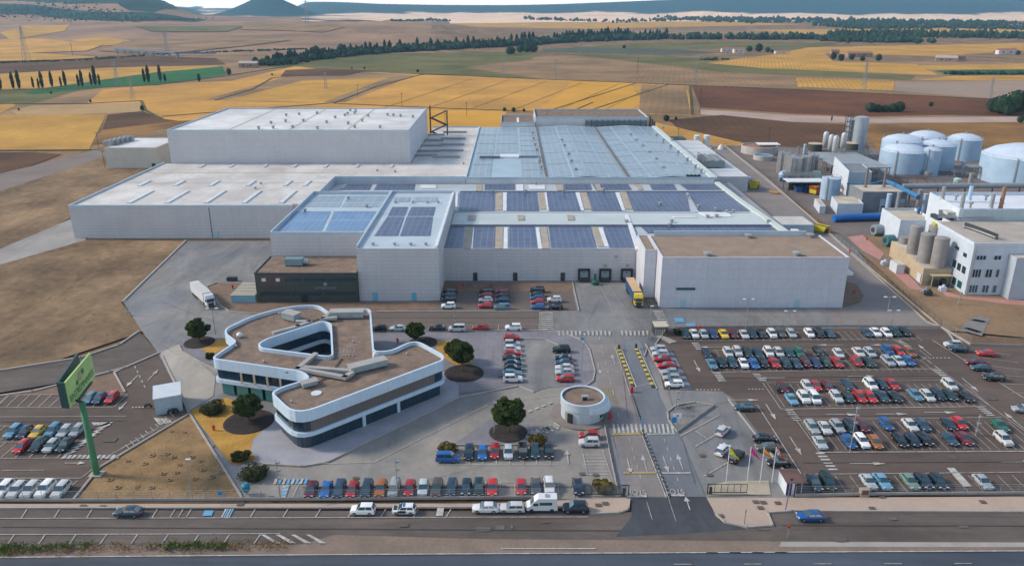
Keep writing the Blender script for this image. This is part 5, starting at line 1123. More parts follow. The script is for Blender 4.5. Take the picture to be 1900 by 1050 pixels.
part(thing('white_wing_wall', 'tall white wing wall joined to the pale clad building', 'wall', (157, 358, 0)), 'slab', MB().add([(156.2, 356, 0), (156.2, 356, 11.6), (160.6, 385, 13), (160.6, 385, 0), (156.6, 356, 0), (156.6, 356, 11.6), (161, 385, 13), (161, 385, 0)], [(0, 1, 2, 3), (4, 7, 6, 5), (1, 5, 6, 2), (0, 3, 7, 4), (3, 2, 6, 7), (0, 4, 5, 1)]), wl)
t, zr = blkq('grey_boiler_house', 'dark grey boiler house with cream roof and two chimneys', 'building', 150.8, 170, 327, 342, 8.6, greyw, crmr, .4, .03)
for X in (160.9, 167.3): part(t, 'door', MB().box(X-2.1, X+2.1, 326.8, 326.98, 0, 5.4), mat('pale_blue_wall', (.36, .45, .52)))
part(t, 'vent_grille', MB().box(159.6, 162.2, 326.6, 326.78, .2, 2.4), dark)
for lb, X, Yc in (('left rusty brown chimney on the grey boiler house', 156, 337), ('right rusty brown chimney on the grey boiler house', 164.6, 338)):
    o = MB().lathe(X, Yc, [(.9, zr), (.5, zr+.8), (.5, zr+8.5)], 12).build('chimney', mat('chimney_brown', (.2, .14, .12), .8, .1, .5)); tag(o, lb, 'chimney')
# blue duct and blue covered pipe
o = MB().path([(*P(1642, 336, 9), 9), (*P(1660, 343, 9), 9), (*P(1704, 366, 8.5), 8.5)], .95, 10).path([(*P(1572, 341, 6.5), 6.5), (*P(1612, 342, 6.5), 6.5), (*P(1640, 336, 8), 8)], .5, 8).build('blue_pipe', mat('pipe_blue', (.03, .16, .34), .5, .2, .5)); tag(o, 'bright blue pipe descending to the right behind the boiler house', 'pipe')
X, Y = P(1548, 413); X2 = P(1634, 410)[0]
o = MB().path([(X, Y+1, 1.4), (X+6, Y+2, 1.7), (X2, Y+3, 1.7)], 1.5, 14).build('blue_tunnel', blue, None, True); tag(o, 'thick blue tube lying on the ground before the white block', 'tube')
o = MB().box(154.3, 155.3, 287, 288, 9.3, 10.6).lathe(154.8, 287.5, [(.6, 10.6), (.6, 11.6)], 12).build('blue_stack', [mat('pipe_blue', (.03, .2, .45))]); tag(o, 'short dark blue stack between the white blocks', 'stack')
# white block W1, big white block, office block
t, zr = blkq('white_plant_block', 'white block with cream roof behind the four grey tanks', 'building', 142.7, 155.5, 276, 294, 9.8, wl, crmr, .9, .07)
t, zr = blkq('big_white_plant_block', 'largest white plant block with white roof and many stacks', 'building', 149.6, 225, 252.4, 277, 20, wl, mat('snow_roof', (.6, .63, .68), .6, .06, .1), 1.2, .1)
part(t, 'front_cladding', MB().box(150.5, 225, 252.1, 252.36, 14, 19.7), grid_mat('blue_white_clad', (.38, .46, .5), (.28, .36, .4), 8, 40, .1, .5, 'xz', .05))
for k, (px, pb, pt, m_) in enumerate(((1748, 370, 347, galv), (1787, 390, 360, galv), (1798, 371, 346, tank), (1838, 388, 360, galv), (1884, 400, 358, mat('rust_pipe', (.28, .15, .09), .8, .15, .5)))):
    X, Y = P(px, pb, 19.6); h_ = hof(pb, pt, 19.6)-19.6; Y = min(max(Y, 253.5), 275.5); o = MB().lathe(X, Y, [(.9, 19.65), (.65, 20.3), (.65, 19.65+h_)], 14).build('roof_stack', m_); tag(o, ['grey', 'grey', 'white', 'grey', 'rusty'][k]+' upright stack on the big white roof, %s from the left' % ordn(k+1), 'stack', 'stacks on the big white roof')
for k, (px, pb) in enumerate(((1773, 372), (1800, 386), (1829, 372), (1857, 386))):
    X, Y = P(px, pb, 19.6); Y = min(max(Y, 253.5), 275.5); o = MB().lathe(X, Y, [(.4, 19.65), (.3, 20.9), (.8, 21.1), (.8, 21.4), (.3, 21.7)], 12).build('roof_ventilator', galv); tag(o, 'small mushroom ventilator on the big white roof, %s from the left' % ordn(k+1), 'ventilator', 'mushroom ventilators')
# office plant block in front with windows
cnr = (141.5, 224.0); zR = 16.6
polyR = [cnr, (149, 224), (149.5, 221), (200, 221), (200, 280), (137, 280), (135.8, 262), (138.2, 262), (137.2, 243)]
t = thing('plant_office_block', 'three storey white plant office with windows and flat sand roof', 'building', (150, 224, 0))
polyR = [(141.5, 224), (149.5, 224), (150, 222), (200, 222), (200, 280.6), (146, 280.6), (143.5, 262)]
part(t, 'wall', MB().prism([(139.4, 224), (200, 224), (200, 252), (140.8, 252)], ZB, zR-.9), grid_mat('plant_white_grid', (.49, .55, .63), (.40, .45, .52), 6, 5.2, .05, .6, 'xz', .06))
part(t, 'roof', MB().prism([(139.8, 224.4), (199.6, 224.4), (199.6, 251.6), (141.2, 251.6)], zR-.9, zR-.75), mat('sand_roof', (.4, .35, .3), .85, .1, .1, col2=(.3, .27, .24)))
q = MB(); q.prism([(139.35, 223.95), (200, 223.95), (200, 224.3), (139.7, 224.3)], zR-.9, zR); q.prism([(139.35, 224.3), (139.7, 224.3), (141.1, 252), (140.75, 252)], zR-.9, zR); part(t, 'parapet', q, wl)
for (xa, xb, za, zb) in ((140.6, 143.6, 11.4, 12.6), (146, 148.2, 11.4, 12.6), (140.4, 143, 5.8, 8.2), (144.4, 146.4, 5.8, 8.2), (147.6, 148.6, 5.8, 8.2), (140.4, 143, .9, 3.1), (144.4, 146.4, .9, 3.1), (147.6, 148.8, .9, 3.1)):
    o = part(t, 'window', MB().box(xa, xb, 223.86, 223.98, za, zb), glassg if za < 3 else glass); q = MB(); n_ = max(1, round((xb-xa)/.9))
    for k in range(n_+1): q.box(xa+(xb-xa)*k/n_-.06, xa+(xb-xa)*k/n_+.06, 223.8, 223.87, za, zb)
    part(o, 'frame', q, wl)
dl = Vector((1.4, 28)).normalized(); nl = Vector((-dl.y, dl.x))
for s0, s1, za, zb in ((3, 5, 11, 12.2), (8, 10.5, 11.8, 12.8), (2, 4, 6, 8.2), (5, 7, 6, 8.2), (8, 10, 6, 8.4), (2.5, 5, 1, 3.2), (6, 8.5, 1, 3.2)):
    p = [Vector((139.4, 224))+dl*s+nl*o_ for s, o_ in ((s0, .01), (s1, .01), (s1, .12), (s0, .12))]; part(t, 'window', MB().prism([tuple(v) for v in p], za, zb), glassg if za < 5 else glass)
part(t, 'downpipe', MB().box(139.9, 140.1, 223.7, 223.95, 0, zR-2), galv)
t2, _ = blk('plant_office_wing', 'lower pale blue wing with sloping top at the far right edge', 'building', 150.4, 190, 220, 223.9, 13.2, grid_mat('blue_white_clad2', (.38, .44, .5), (.3, .36, .42), 5, 30, .06, .5, 'xz', .06), crmr, .3)
part(t2, 'roller_door', MB().box(157, 160, 219.8, 219.98, 0, 3), wl)
# roof plant of the office block
X, Y = P(1775, 405, zR-.7); t = thing('roof_pipe_bundle', 'tangle of grey pipes and boxes on the sand roof', 'pipe rack', (X, Y, zR-.7))
q = MB(); 
for k in range(6): q.bar((X-8+k*.8, Y-3+k*1.5, zR+.4+.1*k), (X+10+k*.5, Y-4+k*1.3, zR+.4+.1*k), .25, 8)
part(t, 'pipe', q, galv); q = MB(); [q.box(X-8+k*4, X-6.5+k*4, Y-3, Y+2, zR-.74, zR+.5) for k in range(5)]; part(t, 'support', q, dark); part(t, 'box', MB().box(X-4, X, Y-1, Y+2, zR-.74, zR+1.6).box(X+5, X+9, Y+1, Y+3, zR-.74, zR+1.2), mat('box_pale', (.45, .45, .42), .7, .1, .5))
a_, b_ = P(1790, 423, zR-.7), P(1850, 445, zR-.7); t = thing('louvre_screen', 'curved dark louvre screen on the sand roof', 'screen', (a_[0], a_[1], zR-.7))
q = MB()
for k in range(26): s = k/25; xx = a_[0]+(b_[0]-a_[0])*s; yy = a_[1]+(b_[1]-a_[1])*s+2.2*math.sin(s*3); q.rbox(xx, yy, .3, .28, .5, zR-.74, zR+1.1)
part(t, 'louvre', q, dark); q = MB(); q.path([(a_[0]+(b_[0]-a_[0])*k/8, a_[1]+(b_[1]-a_[1])*k/8+2.2*math.sin(k/8*3)+.5, zR-.2) for k in range(9)], .35, 6); part(t, 'beam', q, galv)
# beige plinth building with four grey tanks
t = thing('beige_plinth_building', 'low beige building carrying the four grey tanks', 'building', (134, 245, 0))
pb = [P(1701, 527), P(1738, 527), P(1742, 520), P(1700, 470, 0), P(1665, 484)]
pb = [(130.6, 233.2), (139.6, 233.2), (141.2, 260), (134.5, 264)]; part(t, 'wall', MB().prism(pb, ZB, 5.4), beigew); part(t, 'roof', MB().prism([(130.9, 233.5), (139.4, 233.5), (141, 259.6), (134.6, 263.5)], 5.4, 5.5), crmr)
part(t, 'canopy', MB().box(132.5, 139, 230.8, 233.1, 3.6, 3.75).box(132.6, 132.8, 230.9, 231.1, 0, 3.6).box(138.7, 138.9, 230.9, 231.1, 0, 3.6), beigew); part(t, 'machinery', MB().box(133, 135, 231.4, 233, 0, 2).lathe(137, 232.3, [(.8, 0), (.8, 2.2)], 10), dark)
part(t, 'door', MB().add([(130.5, 234, .2), (130.9, 237, .2), (130.9, 237, 3.2), (130.5, 234, 3.2)], [(0, 3, 2, 1), (0, 1, 2, 3)]), wl)
grt = mat('weathered_tank', (.25, .235, .23), .6, .15, .4, fine=.15)
for lb, px, py, w_, hh in (('nearest grey tank at the right on the beige building', 1739, 494, 28, 9.5), ('grey tank second from the right on the beige building', 1714, 486, 28, 9.5), ('grey tank with yellow hatch at the back of the beige building', 1728, 470, 26, 9.5), ('grey tank at the left on the beige building', 1693, 470, 24, 9.5)):
    X, Y = P(px, py, 5.5); r = w_/2/F*(Y*CP+78*SP)*.92; Y = min(Y, 262)
    t = thing('grey_tank', lb, 'tank', (X, Y, 5.5), group='grey tanks on the beige building'); part(t, 'shell', MB().lathe(X, Y, [(r, 5.5), (r, 5.5+hh)], 24, cap=False), grt, 'all'); part(t, 'top', MB().lathe(X, Y, [(r+.06, 5.4+hh), (r*.9, 5.6+hh), (r*.3, 5.9+hh)], 24), grt, True)
    if 'hatch' in lb: part(t, 'hatch', MB().box(X-1.2, X+1.2, Y-1.2, Y+1, 5.9+hh, 6.6+hh), yellow)
for lb, px, py in (('narrow dark tank standing on the ground left of the beige building', 1672, 482), ):
    tankat('grey_tank', lb, 'tank', 1663, 1681, 482, 440, grt, .05, None, 18, extra=False)
blk('white_kiosk_box', 'small white box at the corner of the beige building', 'box', 127.6, 130.2, 244, 249, 3.2, wl, crmr, .1)
for lb, px, py, m_ in (('big grey round cooling drum beside the white block', 1622, 438, mat('drum_grey', (.2, .25, .28), .5, .1, .5)), ('teal tank on legs beside the white block', 1644, 458, mat('drum_teal', (.04, .16, .17), .5, .1, .5))):
    X, Y = P(px, py); t = thing('cooling_drum', lb, 'machine', (X, Y, 0)); part(t, 'drum', MB().bar((X-.2, Y+1, 2.2), (X+3.0, Y+1.6, 2.2), 2.0, 16), m_); part(t, 'leg', MB().box(X, X+2.6, Y-.4, Y+2.4, 0, .8), dark); part(t, 'front_cover', MB().bar((X-.4, Y+.9, 2.2), (X-.2, Y+1, 2.2), 1.0, 12), dark)
# pipe bridge across the plant
a_ = P(1700, 352, 6)[1]; t = thing('pipe_bridge', 'long grey pipe bridge running across the plant to the right', 'pipe bridge', (190, a_, 0))
q = MB(); q.bar((172, 336, 9), (300, 340, 9), 1.2, 12); part(t, 'pipe', q, galv); q = MB(); [q.bar((176+k*12, 336.4, 0), (176+k*12, 336.4, 8), .3) for k in range(9)]; part(t, 'support', q, dark)
tankat('white_cylinder', 'small white cylinder tank behind the pipe bridge', 'tank', 1768, 1781, 346, 332, mat('mint', (.4, .52, .5)), .3, None, 16, extra=False)
R2 = random.Random(5)
t = thing('pipe_rack_yard', 'rusty pipe rack structure between the white tanks and biggest tank', 'pipe rack', (255, 405, 0)); q = MB()
for k in range(9): x_ = 236+k*3.2; q.bar((x_, 392, 0), (x_, 392, 6), .2); q.bar((x_, 400, 0), (x_, 400, 6), .2); q.bar((x_, 392, 6), (x_, 400, 6), .15)
part(t, 'post', q, mat('rust_frame', (.2, .14, .12), .8, .1, .5)); q = MB(); [q.bar((234, 393+k, 6.2), (264, 393+k, 6.2), .3) for k in range(6)]; part(t, 'pipe', q, galv)
for k in range(7):
    X, Y = P([1510, 1570, 1590, 1610, 1600, 1575, 1760][k], [352, 318, 322, 325, 345, 330, 350][k]); o = MB().box(-2, 2, -1.5, 1.5, 0, 1.6).lathe(0, 0, [(1, 1.6), (1, 2.6)], 10).bar((2, 0, 1), (5, .5, 1), .3).build('pump_skid', [galv, dark][k % 2]); o.location = (X, Y, 0); tag(o, 'small pump skid among the tanks, %s from the left' % ordn([1, 2, 4, 6, 5, 3, 7][k]), 'machine', 'pump skids among the tanks')
RX = random.Random(44)
for k, (px, yb, yt, w_) in enumerate(((1608, 296, 270, 4), (1480, 290, 272, 4), (1492, 286, 268, 5), (1600, 312, 298, 8), (1500, 300, 280, 4), (1645, 398, 360, 9), (1662, 400, 356, 7), (1700, 400, 352, 9), (1712, 396, 360, 7), (1720, 330, 318, 13), (1614, 326, 312, 11), (1785, 318, 300, 6), (1800, 340, 322, 8), (1812, 330, 312, 7), (1500, 352, 338, 6))):
    tankat('process_column', 'slim metal column among the plant pipework, %s from the left' % ordn([6, 1, 2, 5, 3, 8, 9, 10, 11, 12, 7, 13, 14, 15, 4][k]), 'tank', px-w_/2, px+w_/2, yb, yt, [galv, steel, tank][k % 3], .2, 'slim columns among the pipework', 14, extra=False, bands=2)
for k in range(9):
    px, py = [(1480, 342), (1560, 335), (1585, 305), (1600, 318), (1690, 345), (1740, 345), (1790, 330), (1585, 360), (1690, 395)][k]; X, Y = P(px, py); q = MB(); z1 = RX.uniform(2.5, 6)
    for u in range(5): q.bar((X-7, Y+u*1.1, z1+.3*u), (X+7+u, Y+u*1.1, z1+.3*u), .16+.05*(u % 3), 7)
    for u in (-6, 0, 6): q.bar((X+u, Y-.3, 0), (X+u, Y-.3, z1+1.5), .12, 5); q.bar((X+u, Y+4.8, 0), (X+u, Y+4.8, z1+1.5), .12, 5)
    for u in range(3): q.bar((X-5+u*4, Y+1, z1), (X-5+u*4, Y+1, 0), .15, 6)
    o = q.build('pipe_run', [galv, mat('rust_frame', (.2, .14, .12), .8, .1, .5), steel][k % 3]); tag(o, 'low rack of parallel pipes in the plant, %s from the left' % ordn([1, 2, 3, 5, 6, 8, 9, 4, 7][k]), 'pipe rack', 'low pipe racks of the plant')
for k, (px, py) in enumerate(((1716, 545), (1722, 548), (1748, 540), (1690, 505), (1745, 527), (1640, 492))):
    X, Y = P(px, py); o = MB().box(X-.9, X+.9, Y-.7, Y+.7, 0, 1.5).lathe(X+.2, Y, [(.4, 1.5), (.4, 2.1)], 10).box(X-1.3, X-.9, Y-.2, Y+.2, .2, .9).build('equipment_box', [galv, dark, wl][k % 3]); tag(o, 'small equipment box near the beige tank building, %s' % ['first from the left of the door group', 'second of the door group', 'rightmost one', 'by its long wall', 'under its canopy end', 'by the pink pavement'][k], 'machine', 'equipment boxes')
# buried basin on the dirt
t = thing('buried_basin', 'grey grated basin cover on the plant dirt ground', 'cover', (*P(1810, 605), 0)); part(t, 'frame', MB().prism([P(*p) for p in ((1783, 613), (1790, 601), (1812, 587), (1838, 590), (1832, 601), (1822, 623), (1800, 617))], 0, .1), mat('cover_grey', (.19, .175, .155), .8, .1, .5)); q = MB()
for k in range(5): X, Y = P(1792+k*6.5, 609+k*2); q.box(X-1.1, X+1.1, Y-.8, Y+.8, .1, .14)
part(t, 'grate', q, mat('grate_blue', (.12, .15, .18), .6, .1, .5)); q = MB()
for k in range(4): X, Y = P(1806+k*6.5, 594+k*1.2); q.box(X-1.1, X+1.1, Y-.8, Y+.8, .1, .14)
part(t, 'grate', q, mat('grate_blue', (.12, .15, .18), .6, .1, .5))
# ================================================================ vehicles
CC = {'white': (.62, .63, .64), 'silver': (.36, .4, .43), 'grey': (.09, .1, .105), 'black': (.006, .007, .009), 'navy': (.007, .018, .04), 'blue': (.01, .1, .33), 'light blue': (.10, .25, .36),
      'teal': (.014, .05, .075), 'dark green': (.007, .026, .026), 'green': (.015, .11, .07), 'sage green': (.13, .22, .18), 'red': (.42, .012, .015), 'maroon': (.12, .008, .018), 'yellow': (.58, .38, .01), 'orange brown': (.33, .1, .02), 'slate blue': (.022, .055, .1), 'brown grey': (.09, .08, .07), 'dark blue': (.01, .035, .13)}
tyre = black; rim = mat('wheel_rim', (.3, .31, .33), .35, .05, 1, metal=.6); lampm = mat('headlamp', (.6, .62, .6), .15, 0); tail = mat('tail_lamp', (.35, .01, .01), .3, 0)
wsm = mat('windscreen', (.03, .06, .07), .04, 0, spec=1, coat=1)
TY = {  # length, width, height, belt, hood, cabin base front/back, roof front/back (y, +front)
 'hatchback': (4.1, 1.78, 1.48, .93, .80, 1.05, -1.95, .25, -1.6), 'saloon': (4.5, 1.82, 1.44, .94, .82, .98, -1.92, .22, -1.25), 'estate': (4.6, 1.8, 1.48, .93, .82, 1.0, -2.2, .25, -1.85),
 'SUV': (4.4, 1.86, 1.68, 1.05, .98, 1.05, -2.1, .35, -1.75), 'minivan': (4.5, 1.88, 1.82, 1.05, .98, 1.45, -2.15, .75, -1.95)}
def car_meshes(ty):
    L, W, Hh, B, HD, cf, cb, rf, rb = TY[ty]; hw = W/2; zb = .22
    st = [(L/2, .62, .62*W/1.8), (L/2-.12, HD-.12, .80), (L/2-.45, HD-.03, .87), (cf, B-.03, .9), (cf-.4, B, .9), (cb+.3, B+.02, .9), (cb if ty != 'saloon' else cb, B+.02, .89), (-L/2+.35, (B-.02), .87), (-L/2+.08, B-.12, .82), (-L/2, .7, .72)]
    st = [(a, b, c*W/1.8) for a, b, c in st]; body = MB(); rows = []
    for y, zt, w_ in st:
        k = len(body.v); body.v += [(-w_*.94, y, zb), (-w_, y, .5), (-w_*.97, y, min(zt, .74)), (-w_*.84, y, zt), (w_*.84, y, zt), (w_*.97, y, min(zt, .74)), (w_, y, .5), (w_*.94, y, zb)]; rows.append(k)
    for a, b in zip(rows, rows[1:]):
        for i in range(7): body.f.append((a+i, a+i+1, b+i+1, b+i)); body.m.append(0)
    body.f.append(tuple(rows[0]+i for i in reversed(range(8)))); body.m.append(0); body.f.append(tuple(rows[-1]+i for i in range(8))); body.m.append(0)
    wb, wr = hw*.84, hw*.68
    bz = B-.01
    # roof panel and pillars
    rz = Hh
    body.add([(-wr, rf, rz-.05), (wr, rf, rz-.05), (wr, rb, rz-.05), (-wr, rb, rz-.05), (-wr*.85, rf-.15, rz), (wr*.85, rf-.15, rz), (wr*.85, rb+.15, rz), (-wr*.85, rb+.15, rz)], [(4, 7, 6, 5), (0, 4, 5, 1), (1, 5, 6, 2), (2, 6, 7, 3), (3, 7, 4, 0), (0, 1, 2, 3)])
    def side(y, z, s): t_ = (z-bz)/(rz-.05-bz); return (s*(wb+(wr-wb)*t_+.012), y, z)
    for s in (-1, 1):
        for y0b, y1b, y0t, y1t in ((cf-.0, cf-.13, rf+.02, rf-.10), (cb+.25, cb-.02, rb+.2, rb-.02), ((cf+cb)/2+.05, (cf+cb)/2-.05, (rf+rb)/2+.05, (rf+rb)/2-.05)):
            p = [side(y0b, bz, s), side(y1b, bz, s), side(y1t, rz-.05, s), side(y0t, rz-.05, s)]; body.add(p, [(0, 1, 2, 3), (3, 2, 1, 0)])
        body.add([side(rf, rz-.13, s), side(rb, rz-.13, s), side(rb, rz-.04, s), side(rf, rz-.04, s)], [(0, 1, 2, 3), (3, 2, 1, 0)])
        body.box(min(s*hw*.9, s*(hw+.14)), max(s*hw*.9, s*(hw+.14)), cf-.42, cf-.3, B, B+.13)
    gl = MB(); gl.add([(-wb, cf, bz), (wb, cf, bz), (wb, cb, bz), (-wb, cb, bz), (-wr, rf, rz-.06), (wr, rf, rz-.06), (wr, rb, rz-.06), (-wr, rb, rz-.06)], [(0, 1, 5, 4), (1, 2, 6, 5), (2, 3, 7, 6), (3, 0, 4, 7), (4, 5, 6, 7)])
    wh = MB().bar((-.11, 0, 0), (.11, 0, 0), .33, 14, 0).bar((-.118, 0, 0), (.118, 0, 0), .2, 8, 1)
    hl = MB().box(-.2, .2, -.08, .05, -.07, .07); plate = MB().box(-.26, .26, -.01, .015, -.06, .06)
    bm = body.mesh('body', white); bm.polygons.foreach_set('use_smooth', [True]*len(bm.polygons)); bm.set_sharp_from_angle(angle=math.radians(35))
    return dict(body=bm, glass=gl.mesh('windows', wsm), wheel=wh.mesh('wheel', [tyre, rim]), head=hl.mesh('headlight', lampm), tail=hl.mesh('tail_light', tail), plate=plate.mesh('number_plate', lampm))
PROTO = {}; BODY = {}; NAME_ = {'hatchback': 'hatchback_car', 'saloon': 'saloon_car', 'estate': 'estate_car', 'SUV': 'suv_car', 'minivan': 'minivan'}
def proto(ty):
    if ty in PROTO: return PROTO[ty], False
    L, W, Hh, B, HD, cf, cb, rf, rb = TY[ty]; M = car_meshes(ty)
    t = link(NAME_[ty], None); bo = link('body', M['body'], t); link('windows', M['glass'], t)
    for s in (-1, 1):
        for y in (L*.31, -L*.30): o = link('wheel', M['wheel'], t); o.location = (s*(W/2-.1), y, .33)
        o = link('headlight', M['head'], t); o.location = (s*W*.34, L/2-.06, .66)
        o = link('tail_light', M['tail'], t); o.location = (s*W*.36, -L/2+.04, .80)
    o = link('number_plate', M['plate'], t); o.location = (0, L/2+.005, .45)
    o = link('number_plate', M['plate'], t); o.location = (0, -L/2-.005, .5)
    for c in t.children: c.matrix_parent_inverse = Matrix()
    PROTO[ty] = t; return t, True
def paintmat(col, v_=0):
    m = mat('paint_%s_%d' % (col.replace(' ', '_'), v_), [min(.75, q*(1, .78, 1.2)[v_]) for q in CC[col]], (.3, .36, .24)[v_], 0, spec=.4, coat=.3); return m
def car(x, y, rz, col, ty, label, group=None, loc=None, z=None):
    t, first = proto(ty)
    if not first: t = copy_tree(t)
    v_ = RC.randrange(3); key = (ty, col, v_)
    for c in t.children:
        if c.name.startswith('body'):
            if key not in BODY: me = c.data.copy(); me.materials[0] = paintmat(col, v_); BODY[key] = me
            c.data = BODY[key]
    t.location = (x, y, ZT if z is None else z); t.rotation_euler = (0, 0, rz); t.scale = (RC.uniform(1.05, 1.11), RC.uniform(.97, 1.08), RC.uniform(1.0, 1.09)); tag(t, label, 'car', group); return t
RC = random.Random(11)
def row(ox, oy, k, items, rz, where, group, ext=None, jit=.03, start=1):
    its = sorted(items, key=lambda i: i[0]); n = len(its)
    for i, it in enumerate(its):
        zx, zy, col = it[:3]; ty = it[3] if len(it) > 3 else RC.choice(['hatchback', 'hatchback', 'SUV', 'saloon', 'estate'])
        L, W = TY[ty][:2]; r = rz(zx) if callable(rz) else rz; r += RC.uniform(-jit, jit)
        px, py = ox+zx/k, oy+zy/k; X, Y = P(px, py, ZT)
        e = abs(math.cos(r))*L/2+abs(math.sin(r))*W/2
        if ext is not None: e = ext
        lab = '%s %s, %s from the left in the %s' % (col, ty, ordn(i+1), where)
        car(X, Y+e, r, col, ty, lab, group)
def col_(ox, oy, k, items, rz, where, group, jit=.03):
    its = sorted(items, key=lambda i: i[1])
    for i, it in enumerate(its):
        zx, zy, col = it[:3]; ty = it[3] if len(it) > 3 else RC.choice(['hatchback', 'SUV', 'saloon', 'estate'])
        L, W = TY[ty][:2]; r = rz+RC.uniform(-jit, jit); X, Y = P(ox+zx/k, oy+zy/k, ZT); e = abs(math.cos(r))*L/2+abs(math.sin(r))*W/2
        car(X, Y+e, r, col, ty, '%s %s, %s from the back in the %s' % (col, ty, ordn(i+1), where), group)
PI = math.pi; K = 5.25
G1 = 'cars in the right car park'
def sh(l, dx): return [(a+dx, *r) for a, *r in l]
row(1200, 590, K, [(392, 208, 'dark green', 'hatchback'), (480, 205, 'white', 'saloon'), (572, 208, 'silver', 'hatchback'), (662, 206, 'dark blue', 'hatchback'), (768, 208, 'yellow', 'saloon'), (868, 205, 'maroon', 'estate'), (970, 210, 'white', 'saloon'), (1050, 205, 'navy', 'hatchback'), (1140, 203, 'black', 'hatchback'), (1243, 205, 'white', 'SUV'), (1330, 193, 'brown grey', 'estate'), (1432, 198, 'silver', 'hatchback'), (1608, 195, 'white', 'hatchback'), (1708, 198, 'black', 'SUV'), (1808, 200, 'slate blue', 'hatchback')]
    + sh([(390, 192, 'slate blue', 'saloon'), (478, 190, 'white', 'saloon'), (582, 192, 'white', 'hatchback'), (665, 187, 'dark green', 'SUV'), (760, 184, 'black', 'hatchback')], 340*K), PI, 'back row of the right car park', G1)
row(1200, 590, K, [(598, 398, 'navy'), (812, 398, 'white'), (905, 388, 'white', 'SUV'), (1005, 396, 'dark green'), (1108, 400, 'slate blue', 'estate'), (1210, 390, 'white', 'SUV'), (1308, 386, 'white', 'hatchback'), (1412, 392, 'teal', 'hatchback'), (1512, 396, 'green', 'SUV'), (1695, 380, 'black', 'hatchback')]
    + sh([(112, 398, 'white', 'hatchback'), (312, 390, 'white', 'saloon'), (420, 388, 'silver', 'hatchback'), (598, 374, 'blue', 'SUV'), (706, 374, 'red', 'hatchback'), (812, 388, 'orange brown', 'hatchback')], 340*K), PI, 'far half of the first double row', G1)
row(1200, 590, K, [(655, 507, 'light blue', 'saloon'), (750, 492, 'navy', 'hatchback'), (855, 492, 'teal', 'estate'), (965, 498, 'white', 'saloon'), (1068, 502, 'blue', 'hatchback'), (1158, 492, 'black', 'hatchback'), (1272, 497, 'red', 'saloon'), (1380, 498, 'teal', 'SUV'), (1482, 497, 'slate blue', 'saloon'), (1574, 487, 'maroon', 'hatchback'), (1675, 492, 'dark blue', 'saloon'), (1778, 488, 'dark green', 'estate')]
    + sh([(100, 488, 'red', 'hatchback'), (292, 477, 'red', 'hatchback'), (415, 488, 'dark green', 'saloon'), (605, 476, 'silver', 'estate'), (706, 473, 'silver', 'saloon'), (800, 473, 'blue', 'hatchback')], 340*K), PI, 'near half of the first double row', G1)
row(1200, 590, K, [(1345, 738, 'maroon', 'hatchback'), (1592, 722, 'white', 'hatchback'), (1672, 722, 'red', 'saloon'), (1792, 722, 'maroon', 'hatchback')]
    + sh([(205, 714, 'slate blue', 'saloon'), (432, 716, 'white', 'SUV'), (545, 706, 'navy', 'saloon'), (650, 712, 'red', 'saloon'), (1212, 716, 'white', 'SUV')], 340*K), PI, 'far half of the second double row', G1)
row(1200, 590, K, [(1440, 857, 'light blue', 'saloon'), (1562, 842, 'white', 'SUV'), (1665, 846, 'white', 'minivan')]
    + sh([(98, 836, 'silver', 'estate'), (212, 836, 'dark green', 'hatchback'), (325, 832, 'red', 'hatchback'), (428, 832, 'red', 'hatchback'), (550, 832, 'teal', 'saloon'), (668, 832, 'black', 'saloon'), (872, 816, 'light blue', 'saloon'), (990, 820, 'white', 'hatchback'), (1098, 812, 'navy', 'SUV'), (1206, 816, 'dark green', 'hatchback'), (1372, 832, 'black', 'saloon')], 340*K), PI, 'near half of the second double row', G1)
row(1300, 730, K, [(1122, 407, 'silver', 'estate'), (1245, 411, 'white', 'saloon'), (1372, 397, 'silver', 'estate'), (1500, 400, 'navy', 'SUV'), (1610, 388, 'maroon', 'hatchback')]
    + sh([(268, 367, 'blue', 'hatchback'), (512, 382, 'white', 'saloon'), (632, 377, 'slate blue', 'hatchback'), (895, 376, 'navy', 'saloon'), (992, 362, 'red', 'hatchback'), (1395, 387, 'green', 'saloon')], 300*K), PI, 'far half of the third double row', G1)
row(1300, 730, K, [(1200, 557, 'silver', 'saloon'), (1482, 547, 'blue', 'hatchback')]
    + sh([(40, 542, 'white', 'estate'), (168, 552, 'orange brown', 'hatchback'), (408, 532, 'black', 'hatchback'), (535, 526, 'navy', 'hatchback'), (652, 517, 'black', 'hatchback'), (905, 522, 'slate blue', 'saloon'), (1042, 516, 'maroon', 'saloon'), (1432, 522, 'white', 'SUV')], 300*K), PI, 'near half of the third double row', G1)
row(1300, 730, K, [(1148, 960, 'teal', 'saloon'), (1278, 955, 'dark green', 'minivan')]
    + sh([(105, 951, 'silver', 'saloon'), (242, 947, 'light blue', 'saloon'), (515, 946, 'sage green', 'saloon'), (652, 942, 'navy', 'saloon'), (792, 945, 'navy', 'hatchback'), (1235, 952, 'silver', 'saloon')], 300*K), PI, 'front row behind the roadside fence', G1)
for zx, zy, col, ty, lb in ((1210, 298, 'white', 'SUV', 'white SUV parked sideways at the end of the dirt fence'), (1265, 342, 'navy', 'SUV', 'navy SUV parked sideways just before the white one'), (1535, 382, 'red', 'saloon', 'red saloon parked sideways near the right edge fence'), (1430, 474, 'maroon', 'saloon', 'maroon saloon parked sideways, farther of a pair at the right'), (1485, 528, 'teal', 'saloon', 'dark teal saloon parked sideways, nearer of a pair'), (1612, 624, 'black', 'SUV', 'black car with white stickers parked sideways at the right'), (1895, 935, 'silver', 'hatchback', 'silver hatchback cut by the right edge of the view')):
    X, Y = P(1540+zx/K, 590+zy/K); car(X, Y+.9, PI/2-.12, col, ty, lb, 'cars parked sideways at the right edge')
